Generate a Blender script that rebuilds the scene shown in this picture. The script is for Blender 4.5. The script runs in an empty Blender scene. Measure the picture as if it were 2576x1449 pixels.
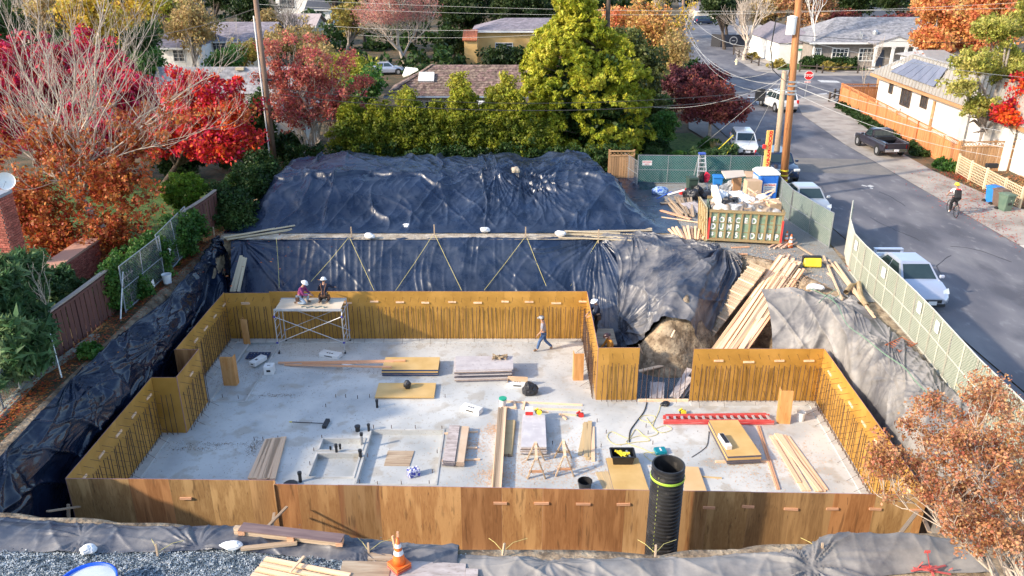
import bpy,bmesh,math,random
import numpy as np
from mathutils import Vector,Matrix,noise as mnoise
R=math.radians
random.seed(7); RNG=np.random.default_rng(7)
SC=bpy.context.scene
COL=SC.collection
GZ=3.6
# ------------------------------------------------------------------ camera
FPX=2010.0; TH=math.atan(841/2010.0); ZC=17.0
cth,sth=math.cos(TH),math.sin(TH)
cam=bpy.data.cameras.new('camera'); co=bpy.data.objects.new('camera',cam); COL.objects.link(co)
co.location=(0,0,ZC); co.rotation_euler=(math.pi/2-TH,0,0)
cam.sensor_width=36; cam.lens=36*FPX/2576; cam.clip_end=3000
SC.camera=co
# ------------------------------------------------------------------ sky, sun, exposure
SUN_EL,SUN_AZ=27.0,(-1.0,-0.42)
w=bpy.data.worlds.new('World'); SC.world=w; w.use_nodes=True
nt=w.node_tree; nt.nodes.clear()
sky=nt.nodes.new('ShaderNodeTexSky'); sky.sky_type='NISHITA'; sky.sun_disc=False
sky.sun_elevation=R(SUN_EL); sky.sun_rotation=math.atan2(SUN_AZ[0],SUN_AZ[1])
sky.air_density=1.0; sky.dust_density=1.2; sky.ozone_density=1.0
bg=nt.nodes.new('ShaderNodeBackground'); bg.inputs[1].default_value=0.15
wo=nt.nodes.new('ShaderNodeOutputWorld')
nt.links.new(sky.outputs[0],bg.inputs[0]); nt.links.new(bg.outputs[0],wo.inputs[0])
sl=bpy.data.lights.new('sun','SUN'); so=bpy.data.objects.new('sun',sl); COL.objects.link(so)
sl.energy=2.4; sl.angle=R(2.0); sl.color=(1.0,0.85,0.66)
d=Vector((SUN_AZ[0],SUN_AZ[1],0)).normalized()*math.cos(R(SUN_EL))+Vector((0,0,math.sin(R(SUN_EL))))
so.rotation_euler=d.to_track_quat('Z','Y').to_euler()
SC.view_settings.view_transform='Standard'; SC.view_settings.look='None'
SC.view_settings.gamma=1; SC.view_settings.use_curve_mapping=False
SC.view_settings.exposure=1.36
# ------------------------------------------------------------------ survey helpers: where a sighted point stands on a level or at a distance
def _ray(px,py):
    b=-(py-724.5)
    return (px-1288,FPX*cth+b*sth,-FPX*sth+b*cth)
def G(px,py,z=GZ):
    r=_ray(px,py); t=(z-ZC)/r[2]; return Vector((r[0]*t,r[1]*t,z))
def PY(px,py,Y):
    r=_ray(px,py); t=Y/r[1]; return Vector((r[0]*t,Y,ZC+r[2]*t))
def PP(px,py,p0,n):
    r=Vector(_ray(px,py)); c=Vector((0,0,ZC)); n=Vector(n)
    t=(Vector(p0)-c).dot(n)/r.dot(n); return c+r*t
    # ------------------------------------------------------------------ noise in numpy
def _h(ix,iy,s):
    v=np.sin(ix*127.1+iy*311.7+s*74.7)*43758.5453; return v-np.floor(v)
def vn(x,y,s=0):
    x=np.asarray(x,float); y=np.asarray(y,float)
    ix,iy=np.floor(x),np.floor(y); fx,fy=x-ix,y-iy
    fx=fx*fx*(3-2*fx); fy=fy*fy*(3-2*fy)
    a=_h(ix,iy,s)*(1-fx)+_h(ix+1,iy,s)*fx
    b=_h(ix,iy+1,s)*(1-fx)+_h(ix+1,iy+1,s)*fx
    return a*(1-fy)+b*fy
def fbm(x,y,s=0,o=4):
    v=0; a=0.5
    for i in range(o):
        v=v+a*vn(x,y,s+i); x=np.asarray(x)*2.03+3.1; y=np.asarray(y)*2.03+1.7; a*=0.5
    return v
def ridge(x,y,s=0):
    return 1-np.abs(2*vn(x,y,s)-1)
def sm(t):
    t=np.clip(t,0,1); return t*t*(3-2*t)
    # ------------------------------------------------------------------ materials
def lin(c):return tuple((x/12.92 if x<=.04045 else ((x+.055)/1.055)**2.4) for x in c)
MATS={}
def M(name,cols,scale=3,rough=.7,bump=0,bscale=None,rand=0,metal=0,spec=.5,stretch=(1,1,1),detail=5,contrast=(.35,.65),speck=None,dist=0,coords='Object',cells=False,bstretch=None,coat=0,island=0,transl=0,alpha=None,rnd_off=True):
    if name in MATS:return MATS[name]
    m=bpy.data.materials.new(name); m.use_nodes=True; MATS[name]=m
    n=m.node_tree.nodes; L=m.node_tree.links
    b=n['Principled BSDF']
    b.inputs['Roughness'].default_value=rough; b.inputs['Metallic'].default_value=metal
    b.inputs['Specular IOR Level'].default_value=spec
    if coat:b.inputs['Coat Weight'].default_value=coat; b.inputs['Coat Roughness'].default_value=.08
    m.diffuse_color=(*cols[0][:3],1)
    tc=n.new('ShaderNodeTexCoord'); oi=n.new('ShaderNodeObjectInfo')
    src=tc.outputs[coords]
    if rnd_off:
        va=n.new('ShaderNodeVectorMath'); va.operation='ADD'
        mu=n.new('ShaderNodeVectorMath'); mu.operation='SCALE'; mu.inputs[0].default_value=(37,61,53)
        L.new(oi.outputs['Random'],mu.inputs['Scale']); L.new(src,va.inputs[0]); L.new(mu.outputs[0],va.inputs[1]); src=va.outputs[0]
    mp=n.new('ShaderNodeMapping'); mp.inputs['Scale'].default_value=stretch; L.new(src,mp.inputs[0])
    if len(cols)>1:
        no=n.new('ShaderNodeTexNoise'); no.inputs['Scale'].default_value=scale; no.inputs['Detail'].default_value=detail
        no.inputs['Distortion'].default_value=dist; L.new(mp.outputs[0],no.inputs[0])
        cr=n.new('ShaderNodeValToRGB'); e=cr.color_ramp.elements
        k=len(cols); e[0].position=contrast[0]; e[-1].position=contrast[1]
        for i in range(1,k-1):e.new(contrast[0]+(contrast[1]-contrast[0])*i/(k-1))
        for i,c in enumerate(cols):cr.color_ramp.elements[i].color=(*c[:3],1)
        L.new(no.outputs[0],cr.inputs[0]); out=cr.outputs[0]
    else:
        rgb=n.new('ShaderNodeRGB'); rgb.outputs[0].default_value=(*cols[0][:3],1); out=rgb.outputs[0]
    if speck:
        for (ss,th,sc_,am) in (speck if isinstance(speck,list) else [speck]):
            n2=n.new('ShaderNodeTexNoise'); n2.inputs['Scale'].default_value=ss; n2.inputs['Detail'].default_value=6; L.new(mp.outputs[0],n2.inputs[0])
            r2=n.new('ShaderNodeValToRGB'); r2.color_ramp.elements[0].position=th; r2.color_ramp.elements[1].position=th+.07
            r2.color_ramp.elements[1].color=(am,am,am,1)
            L.new(n2.outputs[0],r2.inputs[0])
            mx=n.new('ShaderNodeMix'); mx.data_type='RGBA'; L.new(r2.outputs[0],mx.inputs[0]); L.new(out,mx.inputs[6]); mx.inputs[7].default_value=(*sc_,1); out=mx.outputs[2]
    if rand or island:
        hs=n.new('ShaderNodeHueSaturation'); L.new(out,hs.inputs['Color'])
        mr=n.new('ShaderNodeMapRange'); mr.inputs[3].default_value=1-(rand or island); mr.inputs[4].default_value=1+(rand or island)
        if island:
            ge=n.new('ShaderNodeNewGeometry'); L.new(ge.outputs['Random Per Island'],mr.inputs[0])
            mh=n.new('ShaderNodeMapRange'); mh.inputs[3].default_value=.5-.025; mh.inputs[4].default_value=.5+.025
            ml=n.new('ShaderNodeMath'); ml.operation='FRACT'; m3=n.new('ShaderNodeMath'); m3.operation='MULTIPLY'; m3.inputs[1].default_value=17
            L.new(ge.outputs['Random Per Island'],m3.inputs[0]); L.new(m3.outputs[0],ml.inputs[0]); L.new(ml.outputs[0],mh.inputs[0]); L.new(mh.outputs[0],hs.inputs['Hue'])
        else:L.new(oi.outputs['Random'],mr.inputs[0])
        L.new(mr.outputs[0],hs.inputs['Value']); out=hs.outputs[0]
    L.new(out,b.inputs['Base Color'])
    if bump:
        nb=n.new('ShaderNodeTexVoronoi' if cells else 'ShaderNodeTexNoise'); nb.inputs['Scale'].default_value=bscale or scale*4
        if not cells:nb.inputs['Detail'].default_value=5
        if bstretch:
            mb=n.new('ShaderNodeMapping'); mb.inputs['Scale'].default_value=bstretch; L.new(src,mb.inputs[0]); L.new(mb.outputs[0],nb.inputs[0])
        else:L.new(mp.outputs[0],nb.inputs[0])
        bp=n.new('ShaderNodeBump'); bp.inputs['Strength'].default_value=min(1,bump); bp.inputs['Distance'].default_value=.05*bump
        L.new(nb.outputs[0],bp.inputs['Height']); L.new(bp.outputs[0],b.inputs['Normal'])
    if transl:
        tr=n.new('ShaderNodeBsdfTranslucent'); L.new(out,tr.inputs[0]); ms=n.new('ShaderNodeMixShader'); ms.inputs[0].default_value=transl
        L.new(b.outputs[0],ms.inputs[1]); L.new(tr.outputs[0],ms.inputs[2]); L.new(ms.outputs[0],n['Material Output'].inputs[0])
    if alpha is not None:b.inputs['Alpha'].default_value=alpha
    return m
def leafm(name,cols,isl=.35,scale=.9,transl=.35,contrast=(.35,.65)):
    return M(name,cols,scale=scale,rough=.55,island=isl,transl=transl,spec=.3,contrast=contrast,rnd_off=False,detail=3)
    # ------------------------------------------------------------------ objects
def props(o,label=None,cat=None,group=None,kind=None):
    if label:o['label']=label
    if cat:o['category']=cat
    if group:o['group']=group
    if kind:o['kind']=kind
    return o
def thing(name,label,cat,loc=(0,0,0),rz=0,group=None):
    o=bpy.data.objects.new(name,None); COL.objects.link(o); o.empty_display_size=.3
    o.location=loc; o.rotation_euler=(0,0,rz)
    return props(o,label,cat,group)
def link(name,me,parent=None,loc=(0,0,0),rot=(0,0,0),scale=(1,1,1),**k):
    if 'category' in k:k['cat']=k.pop('category')
    o=bpy.data.objects.new(name,me); COL.objects.link(o); o.parent=parent
    o.location=loc; o.rotation_euler=rot; o.scale=scale
    return props(o,**k)
def dup(o,parent=None,loc=None,rz=None,**k):
    c=o.copy(); COL.objects.link(c); c.parent=parent
    if loc is not None:c.location=loc
    if rz is not None:c.rotation_euler=(0,0,rz)
    props(c,**k)
    for ch in list(o.children):dup(ch,c)
    return c
def mesh_np(name,v,f,mats,smooth=False,mi=None):
    """v (n,3), f (m,k) all the same k"""
    me=bpy.data.meshes.new(name); v=np.asarray(v,np.float32); f=np.asarray(f,np.int32); k=f.shape[1]
    me.vertices.add(len(v)); me.vertices.foreach_set('co',v.ravel())
    me.loops.add(f.size); me.loops.foreach_set('vertex_index',f.ravel())
    me.polygons.add(len(f)); me.polygons.foreach_set('loop_start',np.arange(0,f.size,k,dtype=np.int32))
    me.polygons.foreach_set('loop_total',np.full(len(f),k,np.int32))
    for m in (mats if isinstance(mats,(list,tuple)) else [mats]):me.materials.append(m)
    if mi is not None:me.polygons.foreach_set('material_index',np.asarray(mi,np.int32))
    if smooth:me.polygons.foreach_set('use_smooth',np.ones(len(f),bool))
    me.update(calc_edges=True); return me
class MB:
    def __init__(s):s.v=[]; s.f=[]; s.mi=[]; s.cur=0; s.bev=0
    def add(s,vs,fs):
        n=len(s.v); s.v+=[Vector(p) for p in vs]; s.f+=[[i+n for i in f] for f in fs]; s.mi+=[s.cur]*len(fs); return s
    def box(s,c,size,rot=None,taper=1.0):
        x,y,z=size[0]/2,size[1]/2,size[2]/2; c=Vector(c)
        vs=[Vector((sx*x*(taper if sz>0 else 1),sy*y*(taper if sz>0 else 1),sz*z)) for sz in (-1,1) for sy in (-1,1) for sx in (-1,1)]
        if rot is not None:vs=[rot@p for p in vs]
        return s.add([c+p for p in vs],[(0,2,3,1),(4,5,7,6),(0,1,5,4),(2,6,7,3),(0,4,6,2),(1,3,7,5)])
    def beam(s,p,q,w,h,up=(0,0,1)):
        p,q=Vector(p),Vector(q); d=q-p; L=d.length; d.normalize(); up=Vector(up)
        if abs(d.dot(up))>.99:up=Vector((0,1,0))
        y=up.cross(d).normalized(); z=d.cross(y)
        m=Matrix((d,y,z)).transposed()
        return s.box((p+q)/2,(L,w,h),m)
    def tube(s,p,q,r0,r1=None,n=8,cap=True):
        r1=r0 if r1 is None else r1; p,q=Vector(p),Vector(q); d=(q-p).normalized()
        a=d.orthogonal().normalized(); b=d.cross(a)
        vs=[c+(a*math.cos(2*math.pi*i/n)+b*math.sin(2*math.pi*i/n))*r for c,r in ((p,r0),(q,r1)) for i in range(n)]
        fs=[(i,(i+1)%n,n+(i+1)%n,n+i) for i in range(n)]
        if cap:fs+=[tuple(range(n-1,-1,-1)),tuple(range(n,2*n))]
        return s.add(vs,fs)
    def path(s,pts,r,n=5):
        pts=[Vector(p) for p in pts]; base=len(s.v); k=len(pts); rr=r if hasattr(r,'__len__') else [r]*k
        prev=None
        for i,p in enumerate(pts):
            d=(pts[min(i+1,k-1)]-pts[max(i-1,0)]).normalized()
            a=d.orthogonal().normalized() if prev is None else (prev-d*prev.dot(d)).normalized()
            prev=a; b=d.cross(a)
            s.v+=[p+(a*math.cos(2*math.pi*j/n)+b*math.sin(2*math.pi*j/n))*rr[i] for j in range(n)]
        for i in range(k-1):
            for j in range(n):
                s.f.append([base+i*n+j,base+i*n+(j+1)%n,base+(i+1)*n+(j+1)%n,base+(i+1)*n+j]); s.mi.append(s.cur)
        return s
    def lathe(s,c,prof,n=16,sx=1,sy=1,capb=True,capt=True):
        c=Vector(c); vs=[c+Vector((r*sx*math.cos(2*math.pi*i/n),r*sy*math.sin(2*math.pi*i/n),z)) for r,z in prof for i in range(n)]
        fs=[(k*n+i,k*n+(i+1)%n,(k+1)*n+(i+1)%n,(k+1)*n+i) for k in range(len(prof)-1) for i in range(n)]
        if capb:fs.append(tuple(range(n-1,-1,-1)))
        if capt:fs.append(tuple(range((len(prof)-1)*n,len(prof)*n)))
        return s.add(vs,fs)
    def prism(s,pts,h,z=0):
        n=len(pts); vs=[(p[0],p[1],z) for p in pts]+[(p[0],p[1],z+h) for p in pts]
        return s.add(vs,[tuple(range(n-1,-1,-1)),tuple(range(n,2*n))]+[(i,(i+1)%n,n+(i+1)%n,n+i) for i in range(n)])
    def poly(s,pts):return s.add(pts,[tuple(range(len(pts)))])
    def ball(s,c,r,n=10,m=7):
        r=(r,r,r) if not hasattr(r,'__len__') else r; c=Vector(c)
        prof=[(math.sin(math.pi*k/m),-math.cos(math.pi*k/m)) for k in range(m+1)]
        vs=[c+Vector((q*r[0]*math.cos(2*math.pi*i/n),q*r[1]*math.sin(2*math.pi*i/n),z*r[2])) for q,z in prof for i in range(n)]
        return s.add(vs,[(k*n+i,k*n+(i+1)%n,(k+1)*n+(i+1)%n,(k+1)*n+i) for k in range(m) for i in range(n)])
    def mesh(s,name,mats,off=(0,0,0),smooth=False,bevel=0):
        off=Vector(off); me=bpy.data.meshes.new(name)
        me.from_pydata([tuple(p-off) for p in s.v],[],s.f)
        for m in (mats if isinstance(mats,(list,tuple)) else [mats]):me.materials.append(m)
        if max(s.mi or [0]):me.polygons.foreach_set('material_index',s.mi)
        if bevel:
            bm=bmesh.new(); bm.from_mesh(me); bmesh.ops.bevel(bm,geom=[e for e in bm.edges],offset=bevel,segments=1,affect='EDGES',profile=.5,clamp_overlap=True); bm.to_mesh(me); bm.free()
        if smooth:me.polygons.foreach_set('use_smooth',[True]*len(me.polygons))
        me.update(); return me
    def build(s,name,mats,parent=None,w=True,smooth=False,bevel=0,**k):
        """w: authored in world coordinates; brought into the parent's (or the object's own base) frame"""
        if parent is None:
            if w and s.v:
                xs=[p.x for p in s.v]; ys=[p.y for p in s.v]; off=Vector(((min(xs)+max(xs))/2,(min(ys)+max(ys))/2,min(p.z for p in s.v)))
                return link(name,s.mesh(name,mats,off,smooth,bevel),None,off,**k)
            return link(name,s.mesh(name,mats,(0,0,0),smooth,bevel),None,**k)
        root=parent
        while root.parent:root=root.parent
        return link(name,s.mesh(name,mats,root.location if w else (0,0,0),smooth,bevel),parent,**k)
UNIT={}
def unit(mat):
    if mat.name not in UNIT:UNIT[mat.name]=MB().box((0,0,0),(1,1,1)).mesh('block',mat)
    return UNIT[mat.name]
def root_of(o):
    while o.parent:o=o.parent
    return o
def piece(name,mat,parent,c,size,rot=(0,0,0),w=True,**k):
    """one shared box; c in world (w) or in the parent's frame"""
    c=Vector(c)-(root_of(parent).location if (w and parent) else Vector())
    return link(name,unit(mat),parent,c,rot,size,**k)
def beam_piece(name,mat,parent,p,q,wd,h,up=(0,0,1),**k):
    p,q=Vector(p),Vector(q); d=q-p; L=d.length; d.normalize(); up=Vector(up)
    if abs(d.dot(up))>.99:up=Vector((0,1,0))
    y=up.cross(d).normalized(); z=d.cross(y); e=Matrix((d,y,z)).transposed().to_euler()
    c=(p+q)/2-(root_of(parent).location if parent else Vector())
    return link(name,unit(mat),parent,c,e,(L,wd,h),**k)
def grid_obj(name,X,Y,Z,mat,parent=None,smooth=True,mask=None,**k):
    nu,nv=X.shape; v=np.stack([X,Y,Z],-1).reshape(-1,3)
    i=np.arange(nu*nv).reshape(nu,nv); f=np.stack([i[:-1,:-1],i[1:,:-1],i[1:,1:],i[:-1,1:]],-1).reshape(-1,4)
    if mask is not None:f=f[mask[:-1,:-1].reshape(-1)]
    off=np.array([v[:,0].mean(),v[:,1].mean(),v[:,2].min()]) if parent is None else np.array(root_of(parent).location)
    me=mesh_np(name,v-off,f,mat,smooth)
    return link(name,me,parent,tuple(off) if parent is None else (0,0,0),**k)
def text_mesh(txt,size,mat,extrude=.004,bold=0):
    c=bpy.data.curves.new('lettering','FONT'); c.body=txt; c.size=size; c.extrude=extrude; c.offset=bold; c.align_x='CENTER'; c.align_y='CENTER'; c.resolution_u=3
    o=bpy.data.objects.new('lettering',c); COL.objects.link(o)
    dg=bpy.context.evaluated_depsgraph_get(); me=bpy.data.meshes.new_from_object(o.evaluated_get(dg)); me.materials.clear(); me.materials.append(mat)
    bpy.data.objects.remove(o); bpy.data.curves.remove(c); return me
def put_text(txt,size,mat,parent,c,xdir,ydir,bold=0,name='lettering',w=True):
    x=Vector(xdir).normalized(); y=Vector(ydir).normalized(); z=x.cross(y)
    c=Vector(c)-(root_of(parent).location if w else Vector())
    return link(name,text_mesh(txt,size,mat,bold=bold),parent,c,Matrix((x,y,z)).transposed().to_euler())
    # ------------------------------------------------------------------ branches and leaves in numpy
def tubes_np(S,n=4):
    S=np.asarray(S,float); P,Q,r0,r1=S[:,:3],S[:,3:6],S[:,6],S[:,7]
    D=Q-P; D/=np.maximum(np.linalg.norm(D,axis=1,keepdims=True),1e-6)
    ref=np.where(np.abs(D[:,2:3])>.9,np.array([[1.,0,0]]),np.array([[0,0,1.]]))
    A=np.cross(D,ref); A/=np.linalg.norm(A,axis=1,keepdims=True); B=np.cross(D,A)
    V=[]
    for C,r in ((P,r0),(Q,r1)):
        for j in range(n):
            t=2*math.pi*j/n; V.append(C+(A*math.cos(t)+B*math.sin(t))*r[:,None])
    V=np.stack(V,1); m=len(S); base=(np.arange(m)*2*n)[:,None]
    F=np.concatenate([base+np.array([[j,(j+1)%n,n+(j+1)%n,n+j]]) for j in range(n)],0)
    return V.reshape(-1,3),F
def grow(p,d,L,r,depth,S,tips,up=.25,spread=.6,kids=(2,4),shrink=.72,wob=.18,minr=.008,segs=4,side=0.0):
    p=Vector(p); d=Vector(d).normalized(); pts=[p.copy()]
    for i in range(segs):
        d=(d+Vector((random.gauss(0,wob),random.gauss(0,wob),random.gauss(0,wob)+up*.25))).normalized()
        q=p+d*(L/segs); ra=r*(1-.45*i/segs); rb=r*(1-.45*(i+1)/segs)
        S.append((*p,*q,ra,rb)); p=q; pts.append(p.copy())
    if depth<=0 or r<minr:tips.append((p.copy(),d.copy())); return
    k=random.randint(*kids)
    for j in range(k):
        t=1.0 if j==0 else random.uniform(.35,1)
        b=pts[min(segs,int(t*segs+.5))]; ax=Vector((random.gauss(0,1),random.gauss(0,1),random.gauss(0,.6))).normalized()
        nd=(d+ax*spread*(0.45 if j==0 else 1)+Vector((0,0,up))).normalized()
        grow(b,nd,L*shrink*random.uniform(.8,1.15),r*(.68 if j==0 else .5),depth-1,S,tips,up,spread,kids,shrink,wob,minr,segs,side)
def leaf_cloud(C,rad,size,n_per,flat=.35,aspect=1.6,droop=0.0,outward=None):
    """C (m,3) clump centres; returns quads scattered in balls round them"""
    m=len(C); N=m*n_per
    c=np.repeat(C,n_per,0); u=RNG.normal(size=(N,3)); u/=np.linalg.norm(u,axis=1,keepdims=True)
    rr=np.repeat(np.broadcast_to(rad,(m,)),n_per)[:,None]*RNG.uniform(.25,1,(N,1))**.6
    p=c+u*rr*np.array([1,1,.8])
    a=RNG.normal(size=(N,3))+u*.6; a[:,2]-=droop; a/=np.linalg.norm(a,axis=1,keepdims=True)
    nrm=RNG.normal(size=(N,3))+u*1.2+np.array([0,0,flat]); b=np.cross(nrm,a); b/=np.maximum(np.linalg.norm(b,axis=1,keepdims=True),1e-5)
    s=size*RNG.uniform(.6,1.35,(N,1)); a=a*s*aspect*.5; b=b*s*.5
    V=np.stack([p-a,p+b,p+a,p-b],1).reshape(-1,3)
    return V,np.arange(N*4).reshape(N,4)
def blob_points(blobs,n,shell=.55):
    """points in a union of ellipsoids, most of them near the surface"""
    vol=np.array([max(b[3]*b[4]*b[5],.01)**(.75) for b in blobs]); k=RNG.choice(len(blobs),n,p=vol/vol.sum()); B=np.array([b[:6] for b in blobs],float)[k]
    u=RNG.normal(size=(n,3)); u/=np.linalg.norm(u,axis=1,keepdims=True)
    r=shell+(1-shell)*RNG.uniform(0,1,(n,1))
    lump=0.85+.3*np.sin(u[:,:1]*5+k[:,None])*np.cos(u[:,1:2]*6+u[:,2:3]*4)
    return B[:,:3]+u*r*B[:,3:]*lump,u
def EL(x0,y0,x1,y1,Y,dep):
    a=PY(x0,(y0+y1)/2,Y); b=PY(x1,(y0+y1)/2,Y); t=PY((x0+x1)/2,y0,Y); u=PY((x0+x1)/2,y1,Y); c=(a+b)/2
    return (c.x,Y,(t.z+u.z)/2,(b.x-a.x)/2,dep/2,(t.z-u.z)/2)
def tree(name,label,base,blobs,leafmat,nclump=300,nper=40,crad=.5,size=.14,bark=None,trunk_r=.16,limbs=5,group=None,cat='tree',shell=.5,aspect=1.6,flat=.35,tufts=False,droop=0,lowz=None,fork=.45):
    base=Vector(base); t=thing(name,label,cat,base,group=group)
    B=[np.array(b,float) for b in blobs]; top=max(b[2] for b in B)
    S=[]; cx=np.mean([b[0] for b in B]); cy=np.mean([b[1] for b in B]); cz=np.mean([b[2]-b[5]*.4 for b in B])
    if bark is not None:
        f=Vector((cx*.4+base.x*.6,cy*.4+base.y*.6,base.z+max(.3,(cz-base.z)*fork)))
        S.append((*base,*f,trunk_r,trunk_r*.75))
        for b in B:
            for _ in range(max(1,limbs//len(B))+1):
                e=Vector((b[0]+random.uniform(-.6,.6)*b[3],b[1]+random.uniform(-.6,.6)*b[4],b[2]+random.uniform(-.5,.7)*b[5])); mid=f.lerp(e,.5)+Vector((random.uniform(-.3,.3),random.uniform(-.3,.3),random.uniform(0,.5)))
                S+=[(*f,*mid,trunk_r*.5,trunk_r*.3),(*mid,*e,trunk_r*.3,trunk_r*.08)]
        v,fa=tubes_np(S,7); link('trunk',mesh_np('trunk',v-np.array(base),fa,bark,True),t)
    C,u=blob_points(blobs,nclump,shell)
    if lowz is None:lowz=base.z+.1
    C=C[C[:,2]>lowz]
    v,fa=leaf_cloud(C,RNG.uniform(.6,1.3,len(C))*crad,size,nper,flat,aspect,droop)
    link('crown',mesh_np('crown',v-np.array(base),fa,leafmat),t)
    return t
def bare_tree(name,label,base,d0,L,r,depth,bark,leafmat=None,leaf=None,group=None,n0=3,cat='tree',stems=None,**g):
    base=Vector(base); t=thing(name,label,cat,base,group=group); S=[]; tips=[]
    if stems:
        for (dd,LL,rr) in stems:grow(base,dd,LL,rr,depth,S,tips,**g)
    else:grow(base,d0,L,r,depth,S,tips,**g)
    v,f=tubes_np(S,5); link('trunk',mesh_np('trunk',v-np.array(base),f,bark,True),t)
    if leafmat is not None:
        C=np.array([tuple(p) for p,_ in tips]); keep=leaf.get('keep');
        if keep is not None:C=C[[bool(keep(*c)) for c in C]]
        if len(C):
            v,f=leaf_cloud(C,leaf.get('rad',.4),leaf.get('size',.12),leaf.get('n',12)); link('crown',mesh_np('crown',v-np.array(base),f,leafmat),t)
    return t
    # ====== materials
m_dirt=M('dirt',[(.15,.105,.065),(.31,.23,.15),(.46,.36,.24)],scale=2.6,rough=.95,bump=1,bscale=7,detail=9,speck=[(11,.57,(.10,.075,.05),.7),(5,.6,(.5,.4,.28),.6)],rnd_off=False)
m_ground=M('yard ground',[(.035,.04,.018),(.09,.07,.035),(.16,.10,.05)],scale=.9,rough=.95,bump=.8,bscale=10,speck=(6,.57,(.22,.09,.03),.8),rnd_off=False)
m_gravel=M('grey gravel',[(.19,.20,.21),(.33,.34,.34),(.44,.43,.40)],scale=22,rough=.9,bump=1,bscale=26,cells=True,speck=(1.1,.56,(.30,.25,.19),.55),rnd_off=False)
m_gravel_dark=M('blue grey gravel',[(.03,.05,.075),(.14,.18,.22),(.36,.40,.43)],scale=26,rough=.8,bump=1,bscale=26,contrast=(.42,.58),cells=True,rnd_off=False)
m_asphalt=M('asphalt',[(.10,.102,.122),(.14,.138,.156),(.20,.195,.205)],scale=.55,rough=.85,bump=.35,bscale=60,speck=[(2.2,.60,(.24,.24,.25),.5),(.35,.55,(.075,.076,.092),.75),(14,.66,(.27,.27,.28),.5)],stretch=(1,.45,1),rnd_off=False,detail=9)
m_asphalt_old_sunlit=M('old and sunlit asphalt',[(.17,.16,.15),(.22,.20,.18)],scale=.8,rough=.9,bump=.3,bscale=50,speck=(3,.6,(.28,.26,.23),.5),rnd_off=False)
m_shoulder=M('shoulder paving',[(.26,.23,.20),(.36,.32,.28),(.42,.38,.33)],scale=.7,rough=.9,bump=.3,bscale=40,speck=(5,.62,(.17,.13,.10),.5),rnd_off=False,detail=8)
m_conc=M('slab concrete',[(.36,.38,.385),(.50,.51,.50),(.62,.62,.59)],scale=.45,rough=.75,bump=.12,bscale=20,detail=10,contrast=(.3,.68),speck=[(1.2,.56,(.33,.27,.19),.42),(7,.60,(.36,.30,.22),.45),(40,.64,(.22,.2,.17),.5),(.28,.56,(.68,.66,.61),.5)],rnd_off=False)
m_conc2=M('pale concrete',[(.42,.42,.40),(.58,.57,.54)],scale=1.5,rough=.8,bump=.2,bscale=30)
m_drive=M('driveway concrete',[(.5,.46,.40),(.62,.57,.5)],scale=1.0,rough=.85,speck=(6,.62,(.3,.25,.2),.4),rnd_off=False)
m_grass=M('lawn grass',[(.03,.07,.012),(.06,.13,.02),(.10,.15,.04)],scale=2.5,rough=.9,bump=1,bscale=60,rnd_off=False)
m_wood=M('new lumber',[(.70,.43,.25),(.84,.58,.37),(.90,.68,.47)],scale=1.2,rough=.75,stretch=(.7,8,8),rand=.12,bump=.1,bscale=8)
m_wood_red=M('reddish lumber',[(.52,.25,.13),(.66,.36,.21),(.72,.44,.28)],scale=1.2,rough=.75,stretch=(.7,8,8),rand=.14)
m_wood_old=M('weathered lumber',[(.30,.21,.14),(.42,.31,.21),(.50,.40,.29)],scale=1.5,rough=.85,stretch=(.7,8,8),rand=.2,speck=(5,.6,(.22,.16,.12),.5))
m_wood_grey=M('grey weathered plywood',[(.34,.29,.27),(.45,.39,.37),(.52,.46,.44)],scale=2.5,rough=.85,stretch=(1,3,1),rand=.1,speck=(6,.58,(.24,.18,.15),.6))
m_ply_in=M('ochre coated plywood',[(.38,.195,.03),(.455,.24,.042),(.53,.285,.06)],scale=.9,rough=.55,rand=.07,bump=.05,bscale=12,speck=(7,.66,(.28,.15,.03),.5),detail=6)
m_ply_out=M('raw plywood face',[(.20,.095,.035),(.32,.165,.06),(.43,.245,.10),(.28,.135,.045)],scale=3.2,rough=.7,rand=.38,bump=.08,bscale=10,stretch=(3.2,3.2,.32),dist=1.6,detail=8,contrast=(.15,.85),speck=[(.8,.50,(.52,.32,.15),.6),(.6,.55,(.34,.10,.035),.55),(3.0,.60,(.10,.045,.02),.55)])
def plyv(nm,c,st=.32):return M(nm,c,scale=3.2,rough=.7,rand=.18,bump=.08,bscale=10,stretch=(3.2,3.2,st),dist=2.2,detail=8,contrast=(.15,.85),speck=[(.8,.52,tuple(min(1,v*1.25) for v in c[2]),.6),(2.2,.60,tuple(v*.35 for v in c[0]),.5),(9,.66,(.06,.03,.015),.7)])
PLY=[m_ply_out,plyv('reddish plywood face',[(.23,.092,.03),(.34,.15,.052),(.44,.22,.088)]),plyv('golden plywood face',[(.27,.14,.05),(.39,.225,.085),(.50,.32,.14)],.6),plyv('grey brown plywood face',[(.20,.105,.04),(.31,.175,.07),(.42,.255,.11)]),plyv('orange tan plywood face',[(.30,.13,.045),(.42,.21,.075),(.50,.29,.12)],.5)]
m_ply_top=M('purple plywood edge',[(.30,.17,.20),(.36,.2,.22)],scale=3,rough=.6)
m_ply_sheet=M('tan plywood sheet',[(.58,.37,.13),(.68,.46,.19)],scale=1.3,rough=.55,speck=(2.5,.66,(.5,.28,.12),.4))
m_blue_edge=M('blue painted edge',[(.02,.045,.11),(.03,.06,.14)],scale=4,rough=.5)
m_gray_edge=M('dark grey painted edge',[(.075,.075,.10),(.11,.10,.13)],scale=4,rough=.5)
m_rebar=M('rusty rebar',[(.07,.05,.045),(.15,.09,.065)],scale=20,rough=.7,metal=.3)
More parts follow.
